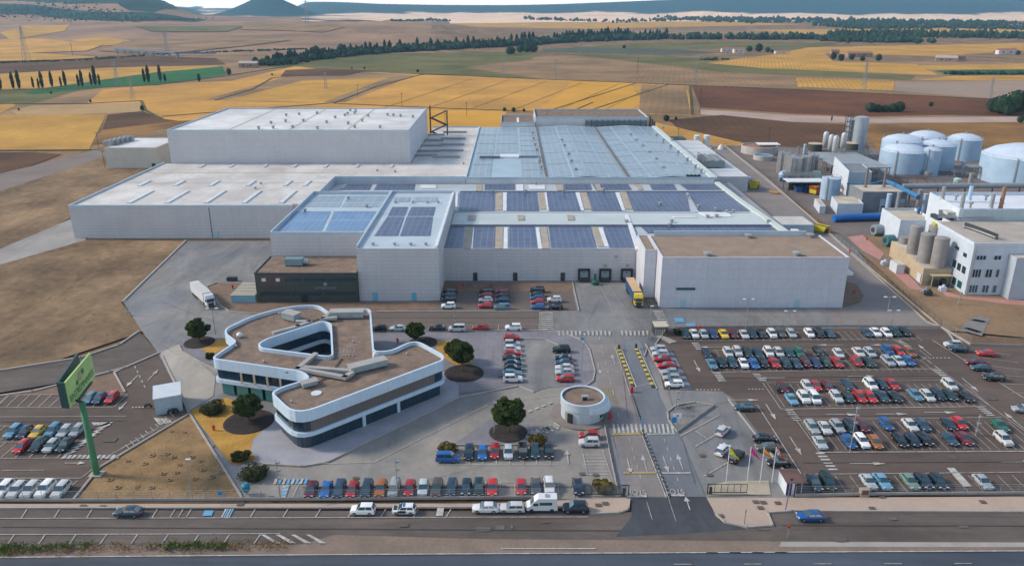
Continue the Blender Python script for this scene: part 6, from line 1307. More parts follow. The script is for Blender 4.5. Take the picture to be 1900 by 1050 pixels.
col_(1060, 560, K, [(855, 492, 'silver', 'hatchback'), (875, 538, 'silver', 'hatchback'), (890, 592, 'red', 'saloon'), (935, 655, 'red', 'saloon'), (975, 718, 'silver', 'saloon'), (985, 775, 'silver', 'hatchback'), (1010, 838, 'white', 'hatchback')], PI/2, 'column beside the yellow striped islands', 'cars in the column beside the avenue')
for zx, zy, col, ty, lb in ((435, 182, 'teal', 'estate', 'dark teal estate alone by the low fence'), (632, 492, 'black', 'saloon', 'black saloon, far one of a pair by the fence'), (662, 578, 'brown grey', 'saloon', 'brown grey saloon, near one of a pair by the fence'), (768, 728, 'black', 'saloon', 'black saloon parked behind the flags')):
    X, Y = P(1300+zx/K, 730+zy/K); car(X, Y+.9, PI/2+.02 if zx != 632 else -PI/2, col, ty, lb, 'cars parked along the low fence')
for zx, zy, col, ty, lb in ((235, 440, 'white', 'hatchback', 'white hatchback parked diagonally, farthest from the gate'), (238, 630, 'white', 'hatchback', 'white hatchback parked diagonally beside the black SUV'), (372, 698, 'black', 'SUV', 'black SUV parked diagonally behind the yellow flag')):
    X, Y = P(1300+zx/K, 730+zy/K); car(X, Y+2.0, -math.radians(38), col, ty, lb, 'diagonally parked cars near the gate')
G2 = 'cars in the bays before the loading hall'
col_(800, 520, K, [(182, 132, 'black', 'SUV'), (176, 168, 'teal', 'hatchback'), (172, 210, 'navy', 'hatchback'), (167, 278, 'white', 'SUV')], PI/2, 'leftmost column before the loading hall', G2)
col_(800, 520, K, [(538, 134, 'black', 'SUV'), (535, 172, 'red', 'hatchback'), (530, 216, 'white', 'hatchback'), (530, 272, 'red', 'hatchback')], PI/2, 'second column before the loading hall', G2)
col_(800, 520, K, [(695, 132, 'red', 'hatchback'), (697, 175, 'dark green', 'hatchback'), (695, 216, 'slate blue', 'hatchback'), (690, 292, 'light blue', 'minivan')], PI/2, 'third column before the loading hall', G2)
col_(800, 520, K, [(1035, 122, 'black', 'SUV'), (1030, 165, 'dark green', 'hatchback'), (1035, 200, 'blue', 'hatchback'), (1038, 238, 'red', 'hatchback'), (1042, 287, 'blue', 'hatchback')], PI/2, 'fourth column before the loading hall', G2)
col_(800, 520, K, [(1202, 217, 'white', 'SUV'), (1212, 287, 'black', 'hatchback')], PI/2, 'rightmost column before the loading hall', G2)
row(800, 520, K, [(-509, 502, 'black', 'hatchback'), (-325, 500, 'silver', 'saloon'), (58, 497, 'black', 'saloon'), (252, 502, 'white', 'minivan'), (482, 492, 'red', 'saloon'), (802, 492, 'white', 'SUV')], PI/2, 'kerbside line of the brown inner road', 'cars parked along the inner road')
col_(800, 520, K, [(787, 586, 'red', 'saloon'), (787, 652, 'silver', 'SUV'), (790, 696, 'white', 'hatchback'), (795, 742, 'red', 'saloon'), (785, 792, 'black', 'saloon'), (800, 842, 'slate blue', 'saloon'), (797, 890, 'navy', 'saloon'), (785, 938, 'light blue', 'saloon'), (797, 997, 'white', 'SUV')], -PI/2, 'column left of the paved court', 'cars on the paved court')
col_(800, 520, K, [(1270, 710, 'black', 'SUV'), (1287, 790, 'black', 'saloon'), (1293, 836, 'slate blue', 'saloon'), (1300, 884, 'white', 'saloon'), (1305, 930, 'silver', 'saloon'), (1307, 992, 'red', 'hatchback')], PI/2, 'column right of the paved court', 'cars on the paved court')
K4 = 4.75
row(780, 790, K4, [(425, 310, 'navy', 'SUV'), (545, 307, 'blue', 'hatchback'), (655, 297, 'red', 'hatchback'), (775, 304, 'silver', 'hatchback'), (905, 299, 'black', 'SUV'), (1012, 294, 'teal', 'hatchback'), (1135, 296, 'black', 'hatchback')], PI, 'middle row by the paved island', 'cars in the middle row')
for zx, zy, col, ty, lb in ((235, 333, 'blue', 'minivan', 'blue car parked sideways before the round ochre shrub'), (1490, 128, 'red', 'hatchback', 'red hatchback tucked against the round lodge'), (1492, 195, 'white', 'SUV', 'white SUV parked sideways before the red hatchback')):
    X, Y = P(780+zx/K4, 790+zy/K4); car(X, Y+.9, -PI/2 if zx == 235 else PI/2, col, ty, lb, 'cars parked sideways in the front court')
K5 = 5.9375
row(500, 800, K5, [(430, 745, 'maroon', 'hatchback'), (595, 748, 'blue', 'saloon'), (745, 745, 'slate blue', 'SUV'), (892, 745, 'red', 'hatchback'), (1050, 742, 'slate blue', 'SUV'), (1207, 745, 'orange brown', 'SUV'), (1357, 740, 'silver', 'minivan'), (1530, 730, 'red', 'hatchback'), (1680, 725, 'silver', 'hatchback'), (1832, 735, 'brown grey', 'SUV')]
    + [((280+zx/K4)*K5, (-10+zy/K4)*K5, c, ty) for zx, zy, c, ty in ((268, 633, 'slate blue', 'SUV'), (400, 623, 'navy', 'hatchback'), (511, 629, 'dark green', 'SUV'), (631, 626, 'red', 'hatchback'), (891, 624, 'red', 'hatchback'), (1022, 620, 'grey', 'saloon'), (1140, 616, 'white', 'SUV'), (1398, 620, 'navy', 'saloon'))], PI, 'front row behind the fence', 'cars in the front row')
for px, py, rz, col, ty, lb in ((672, 956, PI/2, 'white', 'SUV', 'white SUV parked at the kerb, left of the police car'), (901, 952.5, PI/2, 'white', 'saloon', 'white saloon parked at the kerb, second from the large van'), (950, 952, PI/2, 'white', 'estate', 'white estate parked at the kerb just left of the large van'), (1068, 952, PI/2, 'navy', 'SUV', 'navy SUV parked at the kerb right of the large van'), (1507, 968, PI/2, 'blue', 'saloon', 'bright blue saloon driving on the service road'), (235, 960, PI/2, 'slate blue', 'saloon', 'slate blue saloon with black roof driving at the left')):
    X, Y = P(px, py, ZT); car(X, Y+.9, rz, col, ty, lb, 'cars on the service road')
X, Y = P(749, 957); t = car(X, Y+.9, PI/2, 'white', 'hatchback', 'white police car with dark green doors and blue roof light', 'cars on the service road')
for nm, q, m_ in (('light_bar', MB().box(-.5, .5, -.15, .15, 1.48, 1.6), mat('blue_lamp', (.02, .1, .5), .2, 0)), ('door_stripe', MB().box(-.915, -.895, -.4, 1.0, .4, .9).box(.895, .915, -.4, 1.0, .4, .9), mat('police_green', (.01, .05, .04), .3, 0)), ('bonnet_panel', MB().box(-.6, .6, 1.15, 1.85, .86, .9), mat('police_green', (.01, .05, .04)))):
    o = link(nm, q.mesh(nm, m_), t); o.matrix_parent_inverse = Matrix()
K35 = 3.5; G3 = 'cars in the left car park'
row(0, 640, K35, [(556, 388, 'light blue', 'hatchback'), (618, 391, 'slate blue', 'hatchback'), (700, 384, 'red', 'hatchback')], PI, 'far row of the left car park', G3)
row(0, 640, K35, [(48, 612, 'light blue', 'estate'), (128, 616, 'navy', 'hatchback'), (210, 614, 'yellow', 'saloon'), (310, 607, 'light blue', 'SUV'), (390, 609, 'silver', 'hatchback'), (473, 603, 'silver', 'hatchback')], PI, 'far line of the left double row', G3)
row(0, 640, K35, [(108, 709, 'red', 'hatchback'), (213, 703, 'dark green', 'SUV'), (300, 706, 'silver', 'hatchback'), (388, 702, 'dark green', 'saloon')], PI, 'near line of the left double row', G3)
row(0, 640, K35, [(-18, 998, 'white', 'SUV'), (68, 1006, 'white', 'SUV'), (158, 1004, 'white', 'SUV'), (255, 1000, 'white', 'SUV'), (358, 1004, 'white', 'SUV')], PI, 'white line of the left car park', G3)
# vans and lorries
def van(px, py):
    X, Y = P(px, py); t = thing('large_van', 'large white high roof passenger van parked at the kerb', 'van', (X, Y+1.0, ZT), PI/2)
    prof = [(2.75, .35), (2.75, .95), (2.1, 1.25), (1.45, 2.1), (1.0, 2.45), (.7, 2.7), (-2.6, 2.7), (-2.7, .35)]
    q = MB(); n = len(prof); hw = 1.0
    q.add([(-hw*(.92 if z > 2 else 1), y, z) for y, z in prof]+[(hw*(.92 if z > 2 else 1), y, z) for y, z in prof], [tuple(range(n)), tuple(range(2*n-1, n-1, -1))]+[(i, i+n, (i+1) % n+n, (i+1) % n) for i in range(n)])
    A = lambda nm, qq, m_: setattr(link(nm, qq.mesh(nm, m_), t), 'matrix_parent_inverse', Matrix())
    A('body', q, paintmat('white')); A('window', MB().box(-1.015, 1.015, -1.7, .5, 1.45, 2.0), wsm); A('window', MB().box(-1.015, 1.015, .7, 1.6, 1.3, 1.85), wsm)
    A('windscreen', MB().add([(-.85, 2.08, 1.3), (.85, 2.08, 1.3), (.8, 1.48, 2.1), (-.8, 1.48, 2.1)], [(0, 1, 2, 3), (3, 2, 1, 0)]), wsm)
    for s in (-1, 1):
        for y in (1.85, -1.7): o = link('wheel', MB().bar((s*.9, y, .36), (s*1.02, y, .36), .36, 14).mesh('wheel', tyre), t); o.matrix_parent_inverse = Matrix()
    A('roof_hatch', MB().box(-.4, .4, -1.2, -.5, 2.7, 2.85), galv)
van(1006, 952)
def lorry(px, py, rz, label, cabc, boxc, topc, L=13.0):
    fx, fy = P(px, py); X, Y = fx+math.sin(rz)*3.1, fy-math.cos(rz)*3.1; t = thing('articulated_lorry', label, 'lorry', (X, Y, ZT), rz)
    A = lambda nm, qq, m_: setattr(link(nm, qq.mesh(nm, m_), t), 'matrix_parent_inverse', Matrix())
    A('trailer', MB().box(-1.27, 1.27, -L, 0, 1.1, 3.9), boxc); A('trailer_top', MB().box(-1.3, 1.3, -L-.02, .02, 3.9, 4.0), topc)
    prof = [(3.1, .5), (3.1, 1.9), (2.9, 3.0), (2.2, 3.75), (.9, 3.95), (.8, .9), (1.0, .5)]; n = len(prof)
    q = MB().add([(-1.22, y, z) for y, z in prof]+[(1.22, y, z) for y, z in prof], [tuple(range(n)), tuple(range(2*n-1, n-1, -1))]+[(i, i+n, (i+1) % n+n, (i+1) % n) for i in range(n)])
    A('cab', q, cabc); A('windscreen', MB().add([(-1.1, 3.11, 1.95), (1.1, 3.11, 1.95), (1.1, 2.93, 2.95), (-1.1, 2.93, 2.95)], [(0, 1, 2, 3), (3, 2, 1, 0)]), wsm); A('grille', MB().box(-.8, .8, 3.1, 3.16, .7, 1.75), dark)
    A('side_window', MB().box(-1.24, 1.24, 1.9, 2.8, 2.0, 2.8), wsm); A('bumper', MB().box(-1.22, 1.22, 3.05, 3.2, .35, .65), dark); A('chassis', MB().box(-.9, .9, -L+.3, .9, .75, 1.1), dark)
    for y in (2.0, -.3, -L+1.4, -L+2.7, -L+4.0):
        for s in (-1, 1): o = link('wheel', MB().bar((s*.95, y, .5), (s*1.24, y, .5), .5, 14).mesh('wheel', tyre), t); o.matrix_parent_inverse = Matrix()
    for s in (-1, 1): A('mirror', MB().box(min(s*1.25, s*1.5), max(s*1.25, s*1.5), 2.8, 2.95, 2.2, 2.9), dark); A('headlight', MB().box(min(s*.8, s*1.15), max(s*.8, s*1.15), 3.1, 3.22, .75, 1.0), lampm)
fa, fb = P(393, 573), P(357, 540); rzw = math.atan2(-(fa[0]-fb[0]), fa[1]-fb[1])
lorry(393, 573, rzw, 'white articulated lorry with plain white trailer turning in the yard', paintmat('white'), paintmat('white'), mat('white_roof', (.6, .6, .6)), 12.5)
lorry(1185, 572, PI+.04, 'yellow lorry with blue sided trailer backed to the dock', mat('paint_lorry_yellow', (.62, .42, .005), .3, 0, coat=.5), mat('paint_lorry_blue', (.012, .06, .17), .5, 0), mat('tan_tarp', (.5, .34, .19), .8, .1, .5), 12.5)
X, Y = P(1104, 528); t = thing('forklift', 'green machine standing between two loading docks', 'machine', (X, Y, ZT)); part(t, 'body', MB().lathe(X, Y, [(1.1, ZT), (1.2, 1.1), (.8, 1.4)], 12), mat('machine_green', (.01, .1, .06), .5, .1, .5)); part(t, 'mast', MB().box(X-.35, X+.35, Y+.3, Y+.8, 1, 3.4), mat('machine_green', (.01, .1, .06)))
X, Y = P(431, 521); o = MB().box(X-1.6, X+1.6, Y-.6, Y+.6, .1, 1.2).box(X-1.4, X+1.4, Y-.5, Y+.5, 1.2, 1.35).build('tool_box', dark); tag(o, 'small dark box at the edge of the truck yard', 'box')
#--PART4--
# ================================================================ vegetation near
def leaves(q, rnd, n, fn, size, mi=0):
    for _ in range(n):
        c = Vector(fn()); a = Vector((rnd.gauss(0, 1), rnd.gauss(0, 1), rnd.gauss(0, .7))).normalized(); b = a.cross(Vector((rnd.gauss(0, 1), rnd.gauss(0, 1), rnd.gauss(0, 1)))).normalized()
        s = size*rnd.uniform(.6, 1.3); k = len(q.v); q.v += [tuple(c-a*s*.5-b*s*.25), tuple(c+a*s*.5-b*s*.1), tuple(c+b*s*.45)]; q.f.append((k, k+1, k+2)); q.m.append(mi)
def pine_mesh(seed, rw, rh, n=11000):
    rn = random.Random(seed); q = MB(); cl = []
    for i in range(80):
        u = rn.uniform(-1, 1); a = rn.uniform(0, 2*math.pi); h = math.sqrt(1-u*u); rr = rn.uniform(.8, .95)
        cl.append((rw*h*math.cos(a)*rr, rw*h*math.sin(a)*rr, rh*u*rr*(1 if u > 0 else .75), rn.uniform(.2, .3)*rw))
    cl.append((0, 0, 0, .72*rw))
    def fn():
        cx, cy, cz, r = rn.choice(cl); d = Vector((rn.gauss(0, 1), rn.gauss(0, 1), rn.gauss(0, 1))).normalized()*r*rn.uniform(.75, 1.05); return (cx+d.x, cy+d.y, cz+d.z*.8)
    leaves(q, rn, n, fn, .36)
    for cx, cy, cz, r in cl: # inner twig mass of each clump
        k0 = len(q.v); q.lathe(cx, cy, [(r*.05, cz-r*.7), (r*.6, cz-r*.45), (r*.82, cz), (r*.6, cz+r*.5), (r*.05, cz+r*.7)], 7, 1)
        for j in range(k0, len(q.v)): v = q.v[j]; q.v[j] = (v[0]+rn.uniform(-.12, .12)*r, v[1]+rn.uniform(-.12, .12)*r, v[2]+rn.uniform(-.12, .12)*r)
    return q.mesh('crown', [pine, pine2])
PM = [pine_mesh(1, 2.85, 2.6), pine_mesh(2, 2.85, 2.45)]
def pinetree(px, py, s, label, k, trunk=2.4, leanx=0):
    X, Y = P(px, py); t = thing('pine_tree', label, 'tree', (X, Y, ZT), group='round stone pines around the curved office')
    q = MB(); hh = trunk*s; q.bar((0, 0, -.1), (leanx*.5, 0, hh*.7), .2*s, 8, 0, .14*s)
    for a in range(6): q.bar((leanx*.5, 0, hh*.65), (leanx+1.5*s*math.cos(a*1.05), 1.5*s*math.sin(a*1.05), hh+1.5*s), .1*s, 5, 0, .04)
    o = link('trunk', q.mesh('trunk', bark), t); o.matrix_parent_inverse = Matrix()
    c = link('crown', PM[k], t); c.matrix_parent_inverse = Matrix(); c.location = (leanx, 0, hh+2.0*s); c.scale = (s, s, s); c.rotation_euler = (0, 0, px*.1)
for a in ((944, 803, 1.12, 'largest round stone pine on the paved island between parking rows', 0, 2.2), (462, 782, .98, 'round stone pine on dark mulch at the left front of the curved office', 1, 1.6), (370, 634, .98, 'round stone pine by the truck yard left of the curved office', 0, 1.6), (771, 634, .85, 'small round pine beside the cars of the brown inner road', 1, 1.5), (858, 690, .98, 'round stone pine right of the curved office, nearer of two', 0, 3.0), (846, 672, .9, 'pine partly hidden behind the nearer stone pine', 1, 1.8)): pinetree(*a[:5], trunk=a[5])
for px, py, rx in ((943, 803, 4.2), (462, 783, 5.5), (370, 636, 4.1), (861, 693, 5.0), (785, 636, 3.9)):
    X, Y = P(px, py); o = struct(link('mulch_bed', MB().lathe(X, Y, [(rx*.96, ZT-.02), (rx*.9, ZT+.12)], 40).mesh('mulch_bed', mulch)))
    
def shrub(px, py, rx, ry, h, label, m, seed, n=1500, g='low shrubs of the planting beds'):
    rn = random.Random(seed); q = MB(); cl = [(rn.uniform(-.7, .7)*rx, rn.uniform(-.7, .7)*ry, rn.uniform(.25, .75)*h, rn.uniform(.25, .42)*min(rx, ry)) for _ in range(16)]
    cl = [c for c in cl if (c[0]/rx)**2+(c[1]/ry)**2 < .65]+[(0, 0, h*.4, min(rx, ry)*.6)]
    def fn():
        cx, cy, cz, r = rn.choice(cl); d = Vector((rn.gauss(0, 1), rn.gauss(0, 1), rn.gauss(0, 1))).normalized()*r; return (cx+d.x, cy+d.y, max(.05, cz+d.z*.7))
    leaves(q, rn, n, fn, .4); q.lathe(0, 0, [(min(rx, ry)*.8, 0), (min(rx, ry)*.85, h*.4), (min(rx, ry)*.5, h*.75), (.1, h*.85)], 14, 0)
    X, Y = P(px, py); o = link('shrub', q.mesh('shrub', m)); o.location = (X, Y, ZT); tag(o, label, 'shrub', g)
for a in ((394, 763, 3.6, 2.8, 1.7, 'wide straggly shrub left of the front pine', shrubm, 3), (448, 852, 2.0, 1.8, 1.5, 'smaller straggly shrub at the front tip of the ochre bed', shrubm, 4), (474, 884, 3.0, 2.6, 1.9, 'big round shrub near the front fence', shrubm, 5), (832, 839, 2.1, 1.8, 1.6, 'clipped ochre shrub behind the sideways blue car', shrubo, 6), (998, 822, 2.3, 1.9, 1.8, 'clipped shrub at the right end of the middle row', shrubo, 7), (1120, 909, 2.2, 2.0, 1.9, 'clipped round shrub behind the left sliding gate', shrubo, 8), (392, 664, 1.2, 1.5, 1.4, 'small shrub against the left tip of the curved office', shrubm, 9), (1256, 620, 1.3, 1, 1.4, 'small shrub beside the pedestrian turnstile', shrubm, 10)): shrub(*a)
# weeds on the verges
def tuft(name, label, pts, m, size, n, seed, cat='grass', sp=1.6, h=.5):
    rn = random.Random(seed); q = MB(); W_ = [P(*p) for p in pts]
    for _ in range(n):
        i = rn.randrange(len(W_)-1); s = rn.random(); x = W_[i][0]*(1-s)+W_[i+1][0]*s+rn.gauss(0, sp*.4); y = W_[i][1]*(1-s)+W_[i+1][1]*s+rn.gauss(0, sp)
        for _ in range(9):
            c = Vector((x+rn.gauss(0, .25), y+rn.gauss(0, .25), ZT+rn.random()*h)); a = Vector((rn.gauss(0, .5), rn.gauss(0, .5), 1)).normalized(); b = Vector((rn.gauss(0, 1), rn.gauss(0, 1), 0)).normalized(); k = len(q.v); s_ = size*rn.uniform(.5, 1.2); q.v += [tuple(c-b*s_*.3), tuple(c+b*s_*.3), tuple(c+a*s_)]; q.f.append((k, k+1, k+2)); q.m.append(0)
    o = q.build(name, m); tag(o, label, cat, kind='stuff')
weed = mat('weed_green', (.08, .14, .025), .9, .3, 1, spec=.1); dry = mat('dry_grass', (.3, .2, .09), .95, .25, 1, spec=.1)
tuft('weeds', 'green weeds growing on the roadside verge at the lower left', [(-20, 1023), (60, 1020), (170, 1015)], weed, .4, 130, 1, sp=.55, h=.4)
tuft('dry_weeds', 'dry tufts along the verge between road and highway', [(-20, 1026), (240, 1017), (540, 1013)], dry, .35, 260, 2, sp=.6, h=.3)
tuft('weeds', 'sparse green weeds farther along the verge', [(270, 1018), (420, 1016)], weed, .5, 60, 3, sp=.5)
rn = random.Random(31); q = MB()
for k in range(260):
    u, v = rn.random(), rn.random(); px, py = (30+u*230, 470+v*190) if k % 3 else (200+rn.random()*220, 800+v*120)
    if k % 3 == 0 and not (px > 200+(905-py)*1.2 and px < 440-(905-py)*.5): continue
    if k % 3 and px+(py-450)*.0 > 330-(py-450)*.9+max(0, py-560)*1.1: continue
    x, y = P(px, py)
    for _ in range(rn.randrange(3, 9)):
        cc_ = Vector((x+rn.gauss(0, .5), y+rn.gauss(0, .5), ZT)); s_ = rn.uniform(.1, .28); b_ = Vector((rn.gauss(0, 1), rn.gauss(0, 1), 0)).normalized(); k2 = len(q.v); q.v += [tuple(cc_-b_*s_*.5), tuple(cc_+b_*s_*.5), tuple(cc_+Vector((rn.gauss(0, .1), rn.gauss(0, .1), s_)))]; q.f.append((k2, k2+1, k2+2)); q.m.append(0)
o = q.build('scrub', mat('dry_scrub', (.2, .16, .085), .95, .3, .2, spec=.1, col2=(.12, .12, .05))); tag(o, 'sparse dry scrub scattered over the bare dirt lots', 'scrub', kind='stuff')
# planting pits on the dry triangle
rn = random.Random(9); q = MB()
for r_ in range(9):
    for c_ in range(10):
        px = 200+c_*26+(r_ % 2)*12; py = 905-r_*15
        if px > 205+ (905-py)*1.35-35 and px < 440-(905-py)*.55 and py > 785:
            X, Y = P(px, py); X += rn.uniform(-.8, .8); Y += rn.uniform(-.8, .8); s_ = rn.uniform(.35, .62)
            if rn.random() < .5: q.ring(circ(s_, 10, X, Y), circ(s_*.6, 10, X, Y), ZT-.05, ZT+.06)
o = q.build('planting_pits', mat('pit_soil', (.265, .19, .115), .95, .2, 1, spec=.1)); struct(o)
# ================================================================ street furniture
def lamp(px, pyb, pyt, label, heads='double'):
    X, Y = P(px, pyb); h = hof(pyb, pyt); t = thing('street_lamp', label, 'street lamp', (X, Y, 0), group='street lamps on the site')
    part(t, 'pole', MB().bar((X, Y, 0), (X, Y, h), .11, 8, 0, .07), galv)
    if heads == 'double':
        part(t, 'arm', MB().bar((X-1.2, Y, h), (X+1.2, Y, h), .05), galv)
        for s in (-1, 1): part(t, 'lamp_head', MB().box(X+s*1.2-.4, X+s*1.2+.4, Y-.25, Y+.25, h-.05, h+.1), white)
    elif heads == 'single': part(t, 'lamp_head', MB().box(X-.1, X+.8, Y-.18, Y+.18, h-.05, h+.1), white)
    else:
        for k in range(3): part(t, 'spotlight', MB().box(X-.1, X+.6, Y-.25, Y+.25, h-.8-k*1.6, h-.5-k*1.6), galv)
for a in ((400, 622, 572, 'street lamp behind the white lorry by the left pine'), (520, 925, 852, 'tall spotlight mast at the left end of the front row', 'spot'), (738, 925, 850, 'tall spotlight mast in the middle of the front row', 'spot'), (917, 805, 742, 'tall spotlight mast beside the largest pine', 'spot'), (842, 598, 573, 'thin lamp beside the brown inner road', 'spot'), (1205, 613, 568, 'white headed street lamp by the pedestrian gate', 'single'), (1383, 614, 555, 'twin headed lamp before the right front block, left one'), (1462, 612, 577, 'twin headed lamp before the right front block, middle one'), (1641, 612, 551, 'tall twin headed lamp at the corner of the alley'), (1653, 612, 576, 'shorter twin headed lamp at the corner of the alley'), (1079, 690, 610, 'mast with a blue sign at the right of the paved court', 'spot'), (1253, 770, 722, 'thin mast between avenue and bike corner', 'spot'), (1577, 838, 752, 'tall thin mast inside the third double row', 'spot'), (1810, 808, 768, 'thin mast at the right of the third double row', 'spot'), (357, 925, 852, 'lamp on the dry verge triangle', 'single'), (237, 585, 555, 'small lamp at the left edge of the truck yard', 'spot'), (1240, 950, 560, 'x'), (1778, 565, 540, 'short lamp before the plant office', 'spot')):
    if a[3] != 'x': lamp(*a)
def bollard_red(px, py, label, h=1.3):
    X, Y = P(px, py); t = thing('fire_hydrant', label, 'hydrant', (X, Y, ZT), group='red hydrants and valves on the site'); part(t, 'body', MB().lathe(X, Y, [(.22, ZT), (.22, h*.8), (.3, h*.8), (.2, h+.1)], 10), red); part(t, 'outlet', MB().bar((X-.4, Y, h*.6), (X+.4, Y, h*.6), .12), red)
for a in ((397, 799, 'red hydrant on the ochre bed left of the front pine'), (738, 636, 'red hydrant right of the curved office'), (432, 536, 'red hydrant beside the dark box in the truck yard'), (860, 532, 'left red hydrant on the gravel behind parked cars'), (912, 532, 'right red hydrant on the gravel behind parked cars'), (1298, 612, 'red post between white and silver cars'), (1585, 545, 'red hydrant right of the right front block'), (1576, 470, 'red hydrant beside the plant fence'), (1608, 446, 'red hydrant on the pink pavement')): bollard_red(*a)
def fence(name, label, pts, h=2.0, step=3.2, base=.35, m=galv, wires=5, cat='fence'):
    W_ = [P(*p) for p in pts]; t = thing(name, label, cat, (W_[0][0], W_[0][1], 0)); n = 0
    ra = MB(); ba = MB(); po = MB(); npost = 0
    for a, b in zip(W_, W_[1:]):
        l = math.hypot(b[0]-a[0], b[1]-a[1]); k = max(1, int(l/step)); an = math.atan2(b[1]-a[1], b[0]-a[0])
        ba.rbox((a[0]+b[0])/2, (a[1]+b[1])/2, an, l, .22, 0, ZT+base)
        for i in range(k+1 if b is W_[-1] else k):
            s = i/k; x, y = a[0]+(b[0]-a[0])*s, a[1]+(b[1]-a[1])*s; npost += 1
            if npost <= 95: part(t, 'post', MB().bar((x, y, 0), (x, y, ZT+h), .045, 5), m)
        for w_ in range(wires): z_ = ZT+base+.1+(h-base-.15)*w_/(wires-1); ra.bar((*a, z_), (*b, z_), .022 if 0 < w_ < wires-1 else .03, 4)
    part(t, 'rail', ra, m); part(t, 'plinth', ba, kerbm)
fence('mesh_fence', 'long roadside mesh fence on low wall before the left car park', [(-60, 930), (150, 930), (450, 928)])
fence('mesh_fence', 'roadside mesh fence on low wall behind the front car row', [(450, 928), (700, 927), (1035, 924)])
fence('mesh_fence', 'roadside mesh fence before the right car park', [(1475, 921), (1650, 918), (1990, 916)])
fence('mesh_fence', 'wire fence at the back of the right car park', [(1215, 611), (1290, 608), (1560, 606), (1745, 608)], 2.2, 4)
fence('mesh_fence', 'wire fence beside the plant dirt ground', [(1745, 608), (1800, 640), (1990, 645)], 2.2, 4)
fence('mesh_fence', 'dark fence between the alley and the plant', [(1345, 271), (1420, 330), (1500, 400), (1600, 487), (1745, 608)], 2.2, 4, m=dark)
fence('mesh_fence', 'fence beside the avenue behind the round lodge', [(1122, 790), (1132, 845), (1148, 918)], 1.9, 3, m=dark)
fence('railing', 'low rail along the far side of the bike corner', [(1256, 803), (1325, 753)], .5, 3, .3, wires=2, cat='railing')
# sliding gates
def gate(label, xa, xb, yb, flip):
    a, b = P(xa, yb), P(xb, yb); t = thing('sliding_gate', label, 'gate', (a[0], a[1], 0)); q = MB(); z0, z1 = ZT+.25, ZT+2.0
    q.bar((*a, z0), (*b, z0), .09); q.bar((*a, z1), (*b, z1), .06)
    n = 6
    for k in range(n+1): x = a[0]+(b[0]-a[0])*k/n; q.bar((x, a[1], z0), (x, a[1], z1), .05)
    part(t, 'frame', q, dark); q = MB()
    for k in range(70): x = a[0]+(b[0]-a[0])*k/70; q.bar((x, a[1], z0), (x, a[1], z1), .012, 3)
    part(t, 'bars', q, galv); e = b if not flip else a
    part(t, 'gate_post', MB().box(e[0]-.5, e[0]-.05, e[1]-.2, e[1]+.2, 0, 1.7).box(e[0]+.5, e[0]+.65, e[1]-.1, e[1]+.1, 0, 2.4).box(e[0]-.7, e[0]+.65, e[1]-.08, e[1]+.08, 2.25, 2.4) if not flip else MB().box(e[0]+.25, e[0]+.7, e[1]-.2, e[1]+.2, 0, 1.6).box(e[0]-.15, e[0], e[1]-.1, e[1]+.1, 0, 2.3).box(e[0]-.15, e[0]+1, e[1]-.08, e[1]+.08, 2.15, 2.3), dark)
gate('black sliding gate left of the entrance before the round shrub', 1085, 1160, 920, False)
gate('black sliding gate right of the entrance below the flags', 1313, 1385, 917, True)
# flags
def flag(px, label, cols, xo, pyb=895, pyt=857, stripes=None):
    X, Y = P(px, pyb); h = 7.6; t = thing('flag', label, 'flag', (X, Y, 0), group='flags by the gate'); part(t, 'pole', MB().bar((X, Y, 0), (X, Y, h), .07, 8), white)
    q = MB(); n = 12; k0 = 0
    for i in range(n+1):
        s = i/n; x = X+.1+s*1.35; y = Y-.15*math.sin(s*7); zt = h-.1-s*1.7+.1*math.sin(s*6); 
        for j in range(5): q.v.append((x-.0+j*.04*s*4, y+.1*math.sin(s*5+j), zt-j*.31*(1-.25*s)))
    for i in range(n):
        for j in range(4): a = i*5+j; q.f.append((a, a+5, a+6, a+1)); q.m.append(stripes(i, j) if stripes else 0)
    me = q.mesh('cloth', cols, True); o = link('cloth', me, t)
fm = lambda n, c: mat(n, c, .8, 0)
flag(1347, 'yellow flag on the leftmost pole by the gate', [fm('flag_yellow', (.68, .6, .01))], 0)
flag(1386, 'magenta flag on the second pole by the gate', [fm('flag_magenta', (.62, .02, .2))], 0)
flag(1410, 'red and yellow Spanish flag on the third pole', [fm('flag_gold', (.75, .38, .02)), fm('flag_red', (.5, .03, .02))], 0, stripes=lambda i, j: 1 if j in (0, 3) else 0)
flag(1432, 'quartered red and white castle and lion flag on the rightmost pole', [fm('flag_pale', (.6, .55, .55)), fm('flag_red', (.5, .03, .02)), fm('flag_orange', (.65, .22, .03))], 0, stripes=lambda i, j: (1 if (i+j) % 3 == 0 else 0) if i < 5 else (2 if (i+j) % 2 else 1))
